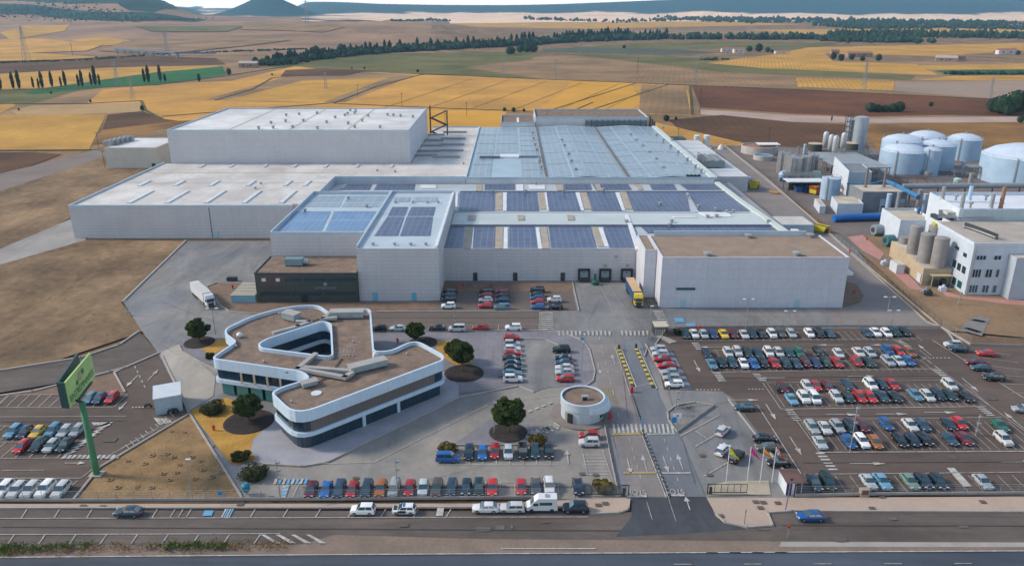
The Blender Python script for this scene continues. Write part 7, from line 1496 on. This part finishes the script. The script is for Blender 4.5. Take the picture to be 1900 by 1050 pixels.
# guard hut
t = thing('guard_hut', 'small white hut with brown roof and brown doors beside the right car park', 'hut', (*P(1466, 917), 0)); a = P(1457, 919); b = P(1486, 919)
part(t, 'wall', MB().box(a[0], b[0], a[1], a[1]+4.2, 0, 2.7), wl); part(t, 'roof', MB().box(a[0]-.15, b[0]+.15, a[1]-.15, a[1]+4.35, 2.7, 2.85), brown)
part(t, 'door', MB().box(a[0]+.05, a[0]+1.0, a[1]-.05, a[1]-.01, .1, 2.55), mat('plum_brown', (.06, .03, .045), .6, .1, 1)); part(t, 'door', MB().box(a[0]+1.5, b[0]-.15, a[1]-.05, a[1]-.01, .1, 2.55), mat('plum_brown', (.06, .03, .045)))
X, Y = P(1457, 948); t = thing('signpost', 'tall thin purple grey post on the pavement before the guard hut', 'post', (X, Y, 0)); part(t, 'pole', MB().bar((X, Y, 0), (X+.3, Y, 6.5), .1), mat('post_violet', (.14, .13, .26), .5, .1, 1)); part(t, 'cap', MB().box(X+.1, X+.6, Y-.1, Y+.1, 6.4, 6.7), dark)
X, Y = P(1381, 972); t = thing('signpost', 'thin dark post on the pavement corner', 'post', (X, Y, 0)); part(t, 'pole', MB().bar((X, Y, 0), (X, Y, 3), .05), dark); part(t, 'plate', MB().box(X-.08, X+.12, Y-.05, Y+.05, 2.3, 2.9), galv)
X, Y = P(1602, 919); t = thing('meter_cabinet', 'beige cabinet with brown door on the roadside fence', 'cabinet', (X, Y, 0)); part(t, 'case', MB().box(X-.8, X+.8, Y-.5, Y+.3, 0, 1.6), beige); part(t, 'door', MB().box(X-.55, X+.6, Y-.55, Y-.51, .5, 1.35), brown)
X, Y = P(458, 917); t = thing('blue_bin', 'blue rounded bin hanging by the fence corner near the big shrub', 'bin', (X, Y, 0)); part(t, 'body', MB().lathe(X, Y, [(.4, .6), (.75, 1.2), (.75, 2.0), (.4, 2.4)], 14), mat('bin_teal', (.01, .17, .25), .5, .1, 1)); part(t, 'post', MB().bar((X, Y+.1, 0), (X, Y+.1, .7), .08), dark)
def sign(px, pyb, h, label, col, w_=.8, hh=.8, name='road_sign', disc=False):
    X, Y = P(px, pyb); t = thing(name, label, 'sign', (X, Y, 0)); part(t, 'post', MB().bar((X, Y, 0), (X, Y, h), .05), galv); part(t, 'plate', MB().bar((X, Y-.06, h), (X, Y-.1, h), w_/2, 20) if disc else MB().box(X-w_/2, X+w_/2, Y-.1, Y-.06, h-hh, h), col)
sb = mat('sign_blue', (.02, .22, .5), .4, 0); sr = mat('sign_red', (.55, .05, .03), .4, 0)
sign(412, 937, 3.0, 'square blue parking sign on the left pavement', sb); sign(1080, 645, 2.6, 'round blue sign at the right of the paved court', sb, 1, 1, disc=True); sign(1461, 997, 2.2, 'round red sign beside the service road', sr, .7, .7, disc=True)
X, Y = P(1256, 788); t = thing('notice_board', 'white notice board with blue panel at the bike corner', 'sign', (X, Y, 0)); part(t, 'board', MB().box(X-.9, X+.9, Y, Y+.08, 1.6, 2.7), white); part(t, 'panel', MB().box(X-1.2, X-.2, Y-.1, Y-.04, .6, 1.9), sb); part(t, 'post', MB().bar((X-.7, Y, 0), (X-.7, Y, 1.6), .05).bar((X+.7, Y, 0), (X+.7, Y, 1.6), .05), galv); part(t, 'mark', MB().bar((X, Y-.02, 2.2), (X, Y-.04, 2.2), .2, 12), dark)
# yellow and black striped islands with little posts
for lb, a, b, fx in (('left yellow and black striped divider on the avenue', (1148, 650), (1174, 718), 1), ('right yellow and black striped divider on the avenue', (1180, 648), (1212, 720), 0)):
    A_, B_ = P(*a), P(*b); t = thing('striped_divider', lb, 'divider', (*A_, 0)); q = MB(); n = 18; an = math.atan2(B_[1]-A_[1], B_[0]-A_[0]); l = math.hypot(B_[0]-A_[0], B_[1]-A_[1])
    for k in range(n): s = (k+.5)/n; q.rbox(A_[0]+(B_[0]-A_[0])*s, A_[1]+(B_[1]-A_[1])*s, an, l/n, .75, ZT, ZT+.18, 0 if k % 2 else 1)
    part(t, 'kerb', q, [mat('stripe_black', (.05, .05, .04), .7, .1, 1), mat('stripe_yellow', (.52, .4, .05), .6, .1, 1)]); 
    ln_ = MB().rbox((A_[0]+B_[0])/2+.75, (A_[1]+B_[1])/2, an, l*1.05, .3, ZT, ZT+.03); part(t, 'edge_line', ln_, paint)
    X, Y = A_; part(t, 'end_post', MB().box(X-.25, X+.25, Y-.2, Y+.3, ZT, 1.5), dark)
X, Y = P(1172, 728); t = thing('barrier', 'red barrier cabinet with raised arm line across the avenue', 'barrier', (X, Y, 0)); part(t, 'cabinet', MB().box(X-.3, X+.3, Y-.3, Y+.3, 0, 1.5), red); c2 = P(1207, 717); part(t, 'arm', MB().bar((X, Y, 1.1), (c2[0], c2[1], 1.1), .06), mat('arm_pink', (.55, .4, .4), .5, 0))
for k in range(11):
    px, py = 1174+k*1.75, 737+k*5.2; X, Y = P(px, py); o = MB().lathe(X, Y, [(.14, ZT), (.1, .9), (.1, 1.0)], 8).build('bollard', dark if k < 9 else sb); tag(o, 'slim dark lane bollard on the avenue, %s from the back' % ordn(k+1), 'bollard', 'lane bollards')
A_, B_ = P(1188, 797), P(1240, 924); t = thing('lane_separator', 'low black and white lane separator running to the gate', 'separator', (*A_, 0)); q = MB(); an = math.atan2(B_[1]-A_[1], B_[0]-A_[0]); l = math.hypot(B_[0]-A_[0], B_[1]-A_[1])
for k in range(17): s = (k+.5)/17; q.rbox(A_[0]+(B_[0]-A_[0])*s+.35, A_[1]+(B_[1]-A_[1])*s, an, l/17*.55, .35, ZT, ZT+.12)
part(t, 'block', q, dark)
X, Y = P(1132, 779); o = MB().box(X-.25, X+.25, Y-.2, Y+.2, 0, 1.9).build('ticket_post', red); tag(o, 'red post standing right of the round lodge', 'post')
# turnstile shelter, bikes, smoking things
X, Y = P(1228, 622); t = thing('turnstile_shelter', 'pedestrian turnstile cage with pale roof beside the zebra crossing', 'shelter', (X, Y, 0)); part(t, 'roof', MB().box(X-2.2, X+1.6, Y-.5, Y+3.4, 2.6, 2.75), mat('cream_lid', (.48, .43, .34), .7, .05, .5)); q = MB()
for k in range(7): q.bar((X-2.1+k*.6, Y-.4, 0), (X-2.1+k*.6, Y-.4, 2.6), .06)
for k in range(5): q.bar((X-2.1, Y+.4+k*.7, 0), (X-2.1, Y+.4+k*.7, 2.6), .05); q.bar((X+1.5, Y+.4+k*.7, 0), (X+1.5, Y+.4+k*.7, 2.6), .05)
part(t, 'bars', q, dark)
struct(MB().prism([P(*p) for p in ((1218, 624), (1230, 624), (1256, 635), (1243, 638))], 0, ZT+.06).build('path', concl))
def bike(px, py, label):
    X, Y = P(px, py); t = thing('bicycle', label, 'bicycle', (X, Y, ZT), group='bicycles by the avenue')
    q = MB()
    for s in (-.52, .52):
        pts = [(X+s+.33*math.cos(a*math.pi/6), Y, ZT+.35+.33*math.sin(a*math.pi/6)) for a in range(13)]; q.path(pts, .035, 5)
    part(t, 'wheel', q, black); part(t, 'frame', MB().path([(X-.5, Y, ZT+.35), (X-.1, Y, ZT+.85), (X+.4, Y, ZT+.85), (X+.52, Y, ZT+.35)], .03, 5).path([(X-.1, Y, ZT+.85), (X, Y, ZT+.35), (X+.4, Y, ZT+.85), (X+.38, Y, ZT+1.05)], .03, 5), dark); part(t, 'saddle', MB().box(X-.25, X+.02, Y-.06, Y+.06, ZT+.92, ZT+.98), black)
for k, (px, py) in enumerate(((1262, 759), (1268, 757), (1276, 763), (1281, 761), (1212, 634), (1208, 632))): bike(px, py, ['bicycle at the bike corner, first from the left', 'bicycle at the bike corner, second from the left', 'bicycle at the bike corner, third from the left', 'bicycle at the bike corner, fourth from the left', 'bicycle beside the street lamp by the turnstile, right one', 'bicycle beside the street lamp by the turnstile, left one'][k])
X, Y = P(1441, 727); t = thing('motorcycle', 'dark green motorcycle standing beside the maroon car', 'motorcycle', (X, Y, ZT)); part(t, 'body', MB().box(X-.3, X+.3, Y-.9, Y+.8, ZT+.4, ZT+1.0), mat('moto_green', (.01, .05, .04), .4, 0)); part(t, 'wheel', MB().bar((X-.07, Y-.75, ZT+.3), (X+.07, Y-.75, ZT+.3), .3, 12).bar((X-.07, Y+.7, ZT+.3), (X+.07, Y+.7, ZT+.3), .3, 12), black); part(t, 'handlebar', MB().bar((X-.4, Y-.5, ZT+1.15), (X+.4, Y-.5, ZT+1.15), .03), dark)
# manholes
q = MB()
for px, py in ((1402, 932), (1416, 933), (1443, 934), (1411, 943), (1337, 958), (1618, 944), (1823, 932), (1636, 922), (503, 924), (1123, 935), (1110, 938), (154, 940), (446, 937), (190, 941), (1303, 846), (1316, 882), (928, 700), (1080, 880), (1105, 882), (660, 888), (1012, 893), (887, 829)): X, Y = P(px, py); q.box(X-.55, X+.55, Y-.45, Y+.45, ZT, ZT+.012)
struct(q.build('manhole_cover', mat('iron', (.1, .075, .06), .7, .1, 1)))
# ================================================================ country behind
def poplar_mesh(seed, w_=.16, n=520):
    rn = random.Random(seed); q = MB()
    for i in range(n):
        z = rn.uniform(.08, 1); r = w_*(math.sin(z*math.pi)**.5 if w_ > .35 else min(1, (1-z)*3.2)**.6*min(1, z*5)*(.85+.15*math.sin(z*17+seed)))*rn.uniform(.6, 1.1)+.01; a = rn.uniform(0, 2*math.pi); c = Vector((r*math.cos(a), r*math.sin(a), z)); s = rn.uniform(.04, .09); d = Vector((rn.gauss(0, .6), rn.gauss(0, .6), 1)).normalized()*s; e = Vector((-math.sin(a), math.cos(a), rn.gauss(0, .3)))*s*.6; k = len(q.v); q.v += [tuple(c-e), tuple(c+e), tuple(c+d)]; q.f.append((k, k+1, k+2)); q.m.append(0)
    q.lathe(0, 0, [(w_*.3, .04), (w_*.75, .2), (w_*.8, .5), (w_*.7, .78), (w_*.1, .97)], 7)
    return q.mesh('crown', popl)
PO = [poplar_mesh(1, .10), poplar_mesh(2, .15), poplar_mesh(3, .22), poplar_mesh(4, .45)]
TRK = MB().bar((0, 0, 0), (0, 0, .3), .025, 6).mesh('trunk', bark)
def ftree(x, y, h, k, label, group, name='poplar_tree', wide=1):
    t = link(name, None); t.location = (x, y, hgt(x, y)-.4); tag(t, label, 'tree', group)
    for nm, me in (('crown', PO[k]), ('trunk', TRK)): o = link(nm, me, t); o.matrix_parent_inverse = Matrix(); o.scale = (h*wide, h*wide, h) if nm == 'crown' else (h, h, h); o.rotation_euler = (0, 0, x)
NP = [(5, 495, 95), (75, 490, 90), (108, 490, 98), (185, 485, 60), (215, 487, 55), (235, 487, 92), (288, 480, 85), (338, 478, 55), (362, 475, 82), (435, 478, 68), (455, 477, 88), (505, 470, 68), (527, 470, 105), (550, 470, 60), (797, 455, 75), (820, 455, 92), (885, 450, 90), (910, 447, 40), (1098, 450, 45)]
for i, (zx, zy, zh) in enumerate(NP):
    px, py = zx/2.97, zy/2.97; X, Y = P(px, py); ftree(X, Y, hof(py, py-zh/2.97), 0 if i < 17 else 2, 'thin poplar beside the green crop, %s from the left' % ordn(i+1), 'thin poplars along the green crop')
line = [(480, 123), (560, 113), (640, 103), (700, 98), (800, 93), (900, 88), (990, 82), (1030, 80), (1060, 77), (1230, 72), (1560, 72), (1900, 76)]
def lp(px):
    for a, b in zip(line, line[1:]):
        if a[0] <= px <= b[0]: return a[1]+(b[1]-a[1])*(px-a[0])/(b[0]-a[0])
    return line[-1][1]
rn = random.Random(21); px = 508; i = 0
while px < 1520:
    i += 1; dense = px < 600 or 1028 < px < 1170
    py = lp(px); X, Y = P(px, py); k = rn.choice([1, 1, 2, 2]) if px > 640 else rn.choice([1, 2, 3]); hpx = rn.uniform(14, 23) if px < 1240 else rn.uniform(7, 13)
    if 990 < px < 1028 or (1240 < px and rn.random() < .25): px += 8; continue
    ftree(X, Y, hpx/F*(Y*CP+H*SP)*1.0, k, 'dark riverside poplar, %s from the left in the long row' % ordn(i), 'dark poplars of the long row'); px += rn.uniform(3, 6) if dense else rn.uniform(5, 14)
BM = [(945, 101, 13, 3, 1.3), (978, 97, 16, 3, 1.6), (1158, 90, 6, 3, 1.5), (775, 134, 5, 3, 1.4), (425, 139, 12, 3, 1.0), (475, 125, 18, 3, 1.0), (497, 118, 14, 3, 1.1), (505, 140, 4, 3, 1.2), (168, 190, 6, 3, .8), (264, 205, 10, 3, .9), (35, 205, 5, 3, .9), (95, 174, 5, 3, 1.0), (1236, 224, 11, 3, 1.3), (1254, 222, 6, 3, 1.1), (1615, 207, 16, 3, 1.6), (1628, 207, 13, 3, 1.6), (1641, 207, 12, 3, 1.7), (1656, 207, 15, 3, 1.5), (1668, 207, 18, 3, 1.4), (1727, 197, 8, 3, 1.3), (1858, 211, 34, 3, 1.3), (1882, 207, 38, 3, 1.25), (1905, 206, 36, 3, 1.2), (1842, 207, 25, 3, 1.2), (1870, 213, 22, 3, 1.5), (1893, 227, 14, 3, 1.1), (1543, 224, 10, 1, .9), (936, 206, 7, 3, 1.3), (953, 207, 8, 3, 1.3), (972, 207, 6, 3, 1.1), (1546, 110, 12, 3, 1.2), (1560, 113, 12, 3, 1.2), (1580, 111, 10, 3, 1.3), (1600, 113, 8, 3, 1.5), (1630, 113, 12, 3, 1.2), (1390, 96, 10, 3, 1.5), (1408, 96, 14, 3, 1.3), (1424, 97, 9, 3, 1.3), (1432, 98, 6, 3, 1.3), (1848, 100, 7, 3, 1.5), (1888, 102, 8, 3, 1.4), (1322, 112, 4, 3, 3), (653, 128, 3, 3, 1.3), (676, 128, 4, 3, 1.3)]
BM += [(950, 100, 12, 3, 1.3), (965, 97, 13, 3, 1.6), (990, 97, 14, 3, 1.5)]
for i, (px, py, hp, k, wd) in enumerate(sorted(BM)):
    X, Y = P(px, py); ftree(X, Y, hp/F*(Y*CP+H*SP), k, 'rounded dark field tree, %s counting from the left edge' % ordn(i+1), 'rounded field trees', 'field_tree', wd)
def wood(name, label, pts, n, hp, seed, spread, wr=.5):
    rn = random.Random(seed); q = MB(); L_ = [PT(*p) for p in pts]
    for _ in range(n):
        i = rn.randrange(len(L_)-1); s = rn.random(); x = L_[i][0]*(1-s)+L_[i+1][0]*s; y = L_[i][1]*(1-s)+L_[i+1][1]*s; y += rn.gauss(0, spread*y/2000); x += rn.gauss(0, 10)
        dep = y*CP+H*SP; h = hp*rn.uniform(.5, 1.15)/F*dep; z = hgt(x, y)-.6; w_ = h*wr*rn.uniform(.6, 1.3); k = len(q.v)
        q.lathe(x, y, [(w_*.6, z), (w_, z+h*.35), (w_*.8, z+h*.7), (w_*.1, z+h)], 6)
        for j in range(k, len(q.v)): v = q.v[j]; q.v[j] = (v[0]+rn.gauss(0, w_*.15), v[1]+rn.gauss(0, w_*.15), v[2]+rn.gauss(0, h*.05) if v[2] > z+1 else v[2])
    o = q.build(name, popl); tag(o, label, 'woodland', kind='stuff')
wood('tree_belt', 'dense dark bushes along the riverside at the foot of the poplars', [(500, 122), (560, 113), (640, 104), (700, 99), (800, 93), (900, 88), (990, 83), (1060, 78), (1230, 73), (1530, 73)], 950, 12, 1, 16, .55)
wood('tree_belt', 'dense riverside wood at the upper right', [(1530, 76), (1620, 77), (1700, 77)], 300, 9, 2, 40, .6)
wood('tree_belt', 'belt of dark trees along the river right of centre', [(1560, 70), (1720, 68), (1960, 72)], 420, 12, 3, 50, .35)
wood('tree_belt', 'far blue green tree belt below the tablelands', [(1270, 38), (1500, 40), (1960, 46)], 700, 6, 4, 150, .6)
wood('tree_belt', 'second far tree belt across the plain', [(1560, 52), (1700, 50), (1960, 56)], 500, 7, 5, 120, .6)
wood('tree_belt', 'far scattered trees across the middle plain', [(975, 36), (1130, 41), (1270, 38)], 150, 5, 6, 70, .6)
wood('tree_belt', 'dark scrub on the brown knoll', [(735, 40), (800, 38), (830, 40)], 60, 4, 7, 40, .8)
wood('hedgerow', 'dark hedgerow along the far road on the left', [(0, 118), (150, 112), (330, 100), (480, 95), (560, 92)], 260, 3, 8, 6, 1.2)
wood('hedgerow', 'hedgerow beside the green crop at the far right', [(1775, 139), (1900, 138)], 60, 6, 9, 6, 1)
wood('hedgerow', 'low hedge by the farm group right of centre', [(1305, 112), (1335, 111)], 16, 5, 10, 3, 1)
wood('hill_wood', 'dark pine wood on the ridge at the upper left', [(0, 20), (100, 25), (180, 32), (270, 37), (360, 38)], 900, 2.5, 11, 50, .8)
# field road edges (thin dark verges)
def edge(px, wd, m=None):
    W_ = [P(*p) for p in px]; q = MB()
    for a, b in zip(W_, W_[1:]): l = math.hypot(b[0]-a[0], b[1]-a[1]); q.rbox((a[0]+b[0])/2, (a[1]+b[1])/2, math.atan2(b[1]-a[1], b[0]-a[0]), l, wd, -.3, .12)
    struct(q.build('field_margin', m or mat('margin', (.09, .08, .045), .95, .2, .02, spec=.1)))
edge([(0, 193), (165, 192), (262, 187), (270, 205), (300, 220)], 2.5); edge([(300, 216), (620, 191), (700, 160), (785, 138)], 2.5); edge([(400, 186), (470, 165), (505, 145), (560, 140)], 2.5)
edge([(780, 137), (1000, 147), (1180, 154), (1400, 163), (1600, 172), (1900, 187)], 4); edge([(620, 192), (800, 200), (1000, 207), (1180, 211)], 2.5); edge([(0, 279), (180, 278)], 2)
edge([(1280, 158), (1284, 212)], 2); edge([(1020, 205), (1178, 155)], 1.2); edge([(1085, 208), (1240, 157)], 1.2); edge([(1060, 207), (1100, 190)], 1); edge([(0, 168), (80, 166), (290, 158), (420, 141), (540, 122)], 4)
tt_ = mat('tractor_track', (.46, .285, .085), .95, .2, .02, spec=.1)
for k in range(7):
    x0 = 700+k*84; x1 = x0+(1281-x0)*.18+70
    if x1 < 1275: edge([(x0, 204), (x1, 147+k*2)], .6, tt_)
# pylons
def pylon(px, pb, pt, label, far=False, pole=False, w_=None):
    X, Y = PT(px, pb) if Y_far(pb) else P(px, pb); z = hgt(X, Y) if Y > 1400 else 0; dep = Y*CP+(H-z)*SP; h = (pb-pt)/F*dep
    t = thing('utility_pole' if pole else 'pylon', label, 'pole' if pole else 'pylon', (X, Y, z), group='power line supports in the fields')
    r = h*.0035+dep*.00012
    if pole: part(t, 'pole', MB().bar((X, Y, z), (X, Y, z+h), r*1.4, 6), dark); part(t, 'crossarm', MB().bar((X-1.4, Y, z+h*.94), (X+1.4, Y, z+h*.94), r*.8, 5), dark); return
    q = MB(); b = h*.075
    for s, u in ((-1, -1), (1, -1), (1, 1), (-1, 1)): q.bar((X+s*b, Y+u*b, z), (X+s*b*.15, Y+u*b*.15, z+h), r, 4)
    for k in range(8):
        z0_, z1_ = z+h*k/8, z+h*(k+1)/8; b0, b1 = b*(1-.85*k/8), b*(1-.85*(k+1)/8); q.bar((X-b0, Y-b0, z0_), (X+b1, Y-b1, z1_), r*.6, 3); q.bar((X+b0, Y-b0, z0_), (X-b1, Y-b1, z1_), r*.6, 3)
    part(t, 'frame', q, galv); q = MB()
    for f_ in (.74, .84, .94): q.bar((X-h*.13, Y, z+h*f_), (X+h*.13, Y, z+h*f_), r*.8, 4)
    part(t, 'crossarm', q, galv)
def Y_far(pb): return pb < 112
for a in ((50, 115, 52, 'big lattice pylon on the left hillside'), (219, 161, 115, 'lattice pylon standing by the green crop'), (247, 185, 143, 'lattice pylon before the golden fields at the left'), (310, 97, 58, 'faint lattice pylon on the left hillside slope'), (570, 45, 4, 'distant lattice pylon near the cone hill'), (605, 165, 135, 'lattice pylon between the golden fields'), (934, 145, 101, 'lattice pylon on the tan field left of centre'), (1030, 148, 112, 'lattice pylon on the tan field at centre'), (1290, 158, 120, 'tall lattice pylon at the corner of the red ploughed field'), (1602, 167, 118, 'lattice pylon beyond the small golden field'), (1836, 183, 146, 'lattice pylon at the right edge of the mauve field'), (1077, 100, 84, 'small dark pylon by the riverside')): pylon(*a)
for a in ((746, 197, 173, 'slim wooden pole in the golden field behind the warehouse'), (866, 215, 190, 'slim wooden pole left of the rear annex'), (826, 233, 210, 'slim wooden pole beside the escape stair'), (664, 178, 157, 'slim pole in the left golden field'), (1183, 138, 108, 'thin pole on the tan field right of centre'), (184, 277, 245, 'wooden pole left of the cream chiller block'), (195, 312, 280, 'wooden pole by the cream chiller block corner'), (1298, 210, 165, 'leaning dark pole at the edge of the red field'), (135, 104, 82, 'thin pole on the left hillside'), (1424, 282, 236, 'thin dark mast above the settling tanks'), (1258, 262, 238, 'thin mast at the corner of the golden strip')): pylon(*a, pole=True)
# farmhouses
def house(px, py, w_, d_, h, label, wallm, roofm=None, ang=0):
    X, Y = P(px, py); t = thing('farmhouse', label, 'house', (X, Y, 0), ang); A = lambda nm, q, m_: setattr(link(nm, q.mesh(nm, m_), t), 'matrix_parent_inverse', Matrix())
    A('wall', MB().box(-w_/2, w_/2, 0, d_, -.5, h), wallm); A('roof', MB().add([(-w_/2-.4, -.4, h), (w_/2+.4, -.4, h), (w_/2+.4, d_+.4, h), (-w_/2-.4, d_+.4, h), (-w_/2-.4, d_/2, h+d_*.25), (w_/2+.4, d_/2, h+d_*.25)], [(0, 1, 5, 4), (2, 3, 4, 5), (1, 2, 5), (3, 0, 4), (3, 2, 1, 0)]), roofm or mat('clay_roof', (.3, .13, .09), .85, .15, .3))
    A('window', MB().box(-w_*.3, -w_*.2, -.1, -.02, h*.35, h*.7).box(w_*.1, w_*.2, -.1, -.02, h*.35, h*.7), dark); A('door', MB().box(-.6, .6, -.1, -.02, 0, 2.2), dark)
hw_ = mat('limewash', (.6, .56, .52), .8, .1, .5); hb_ = mat('stone_wall', (.28, .2, .15), .85, .15, .5)
for a in ((1350, 97, 22, 10, 6, 'white farmhouse at the left of the farm group', hw_), (1372, 99, 20, 12, 7, 'white farmhouse with clay roof in the farm group middle', hw_), (1451, 100, 24, 9, 4, 'low white barn at the right of the farm group', hw_), (1596, 106, 42, 12, 6, 'long stone farm building among dark trees', hb_), (1550, 101, 14, 10, 6, 'small stone house at the left of the tree ring', hb_), (1756, 114, 30, 14, 5, 'grey barn with pale roof in the right fields', hb_, mat('pale_barn_roof', (.4, .33, .3), .8, .1, .5), -.4), (1784, 112, 12, 10, 6, 'small dark barn right of the pale roofed one', hb_), (1870, 101, 34, 12, 7, 'red roofed farmhouse at the far right', hw_), (460, 126, 26, 12, 6, 'low farm building by the poplars at the left', hb_, mat('pale_barn_roof', (.4, .33, .3)))): house(*a)
# railway bridge at the left
A_, B_, C_ = P(218, 100), P(330, 108), P(400, 108)
t = thing('road_bridge', 'long low blue grey road bridge across the left fields', 'bridge', (*A_, 0)); q = MB()
for a, b in ((A_, B_), (B_, C_)): l = math.hypot(b[0]-a[0], b[1]-a[1]); q.rbox((a[0]+b[0])/2, (a[1]+b[1])/2, math.atan2(b[1]-a[1], b[0]-a[0]), l, 9, 7, 9.5)
part(t, 'deck', q, mat('bridge_blue', (.1, .14, .2), .7, .1, .1)); q = MB()
for k in range(9): s = k/8; x, y = A_[0]+(B_[0]-A_[0])*s, A_[1]+(B_[1]-A_[1])*s; q.box(x-1, x+1, y-3, y+3, -.5, 7)
part(t, 'pier', q, mat('tank_concrete', (.42, .39, .37)))
# ================================================================ air
hm = bpy.data.materials.new('haze'); hm.use_nodes = True; n_ = hm.node_tree; n_.nodes.remove(n_.nodes['Principled BSDF']); pvn = n_.nodes.new('ShaderNodeVolumePrincipled')
pvn.inputs['Color'].default_value = (.42, .72, 1, 1); pvn.inputs['Density'].default_value = HAZE; pvn.inputs['Anisotropy'].default_value = .2
n_.links.new(pvn.outputs[0], n_.nodes['Material Output'].inputs['Volume'])
if HAZE > 0:
    o = MB().box(-20000, 20000, -600, 16000, -3, 330).build('haze', hm); o['kind'] = 'stuff'; o['label'] = 'thin blue haze over the far plain'; o['category'] = 'haze'
print('objects', len(bpy.data.objects))
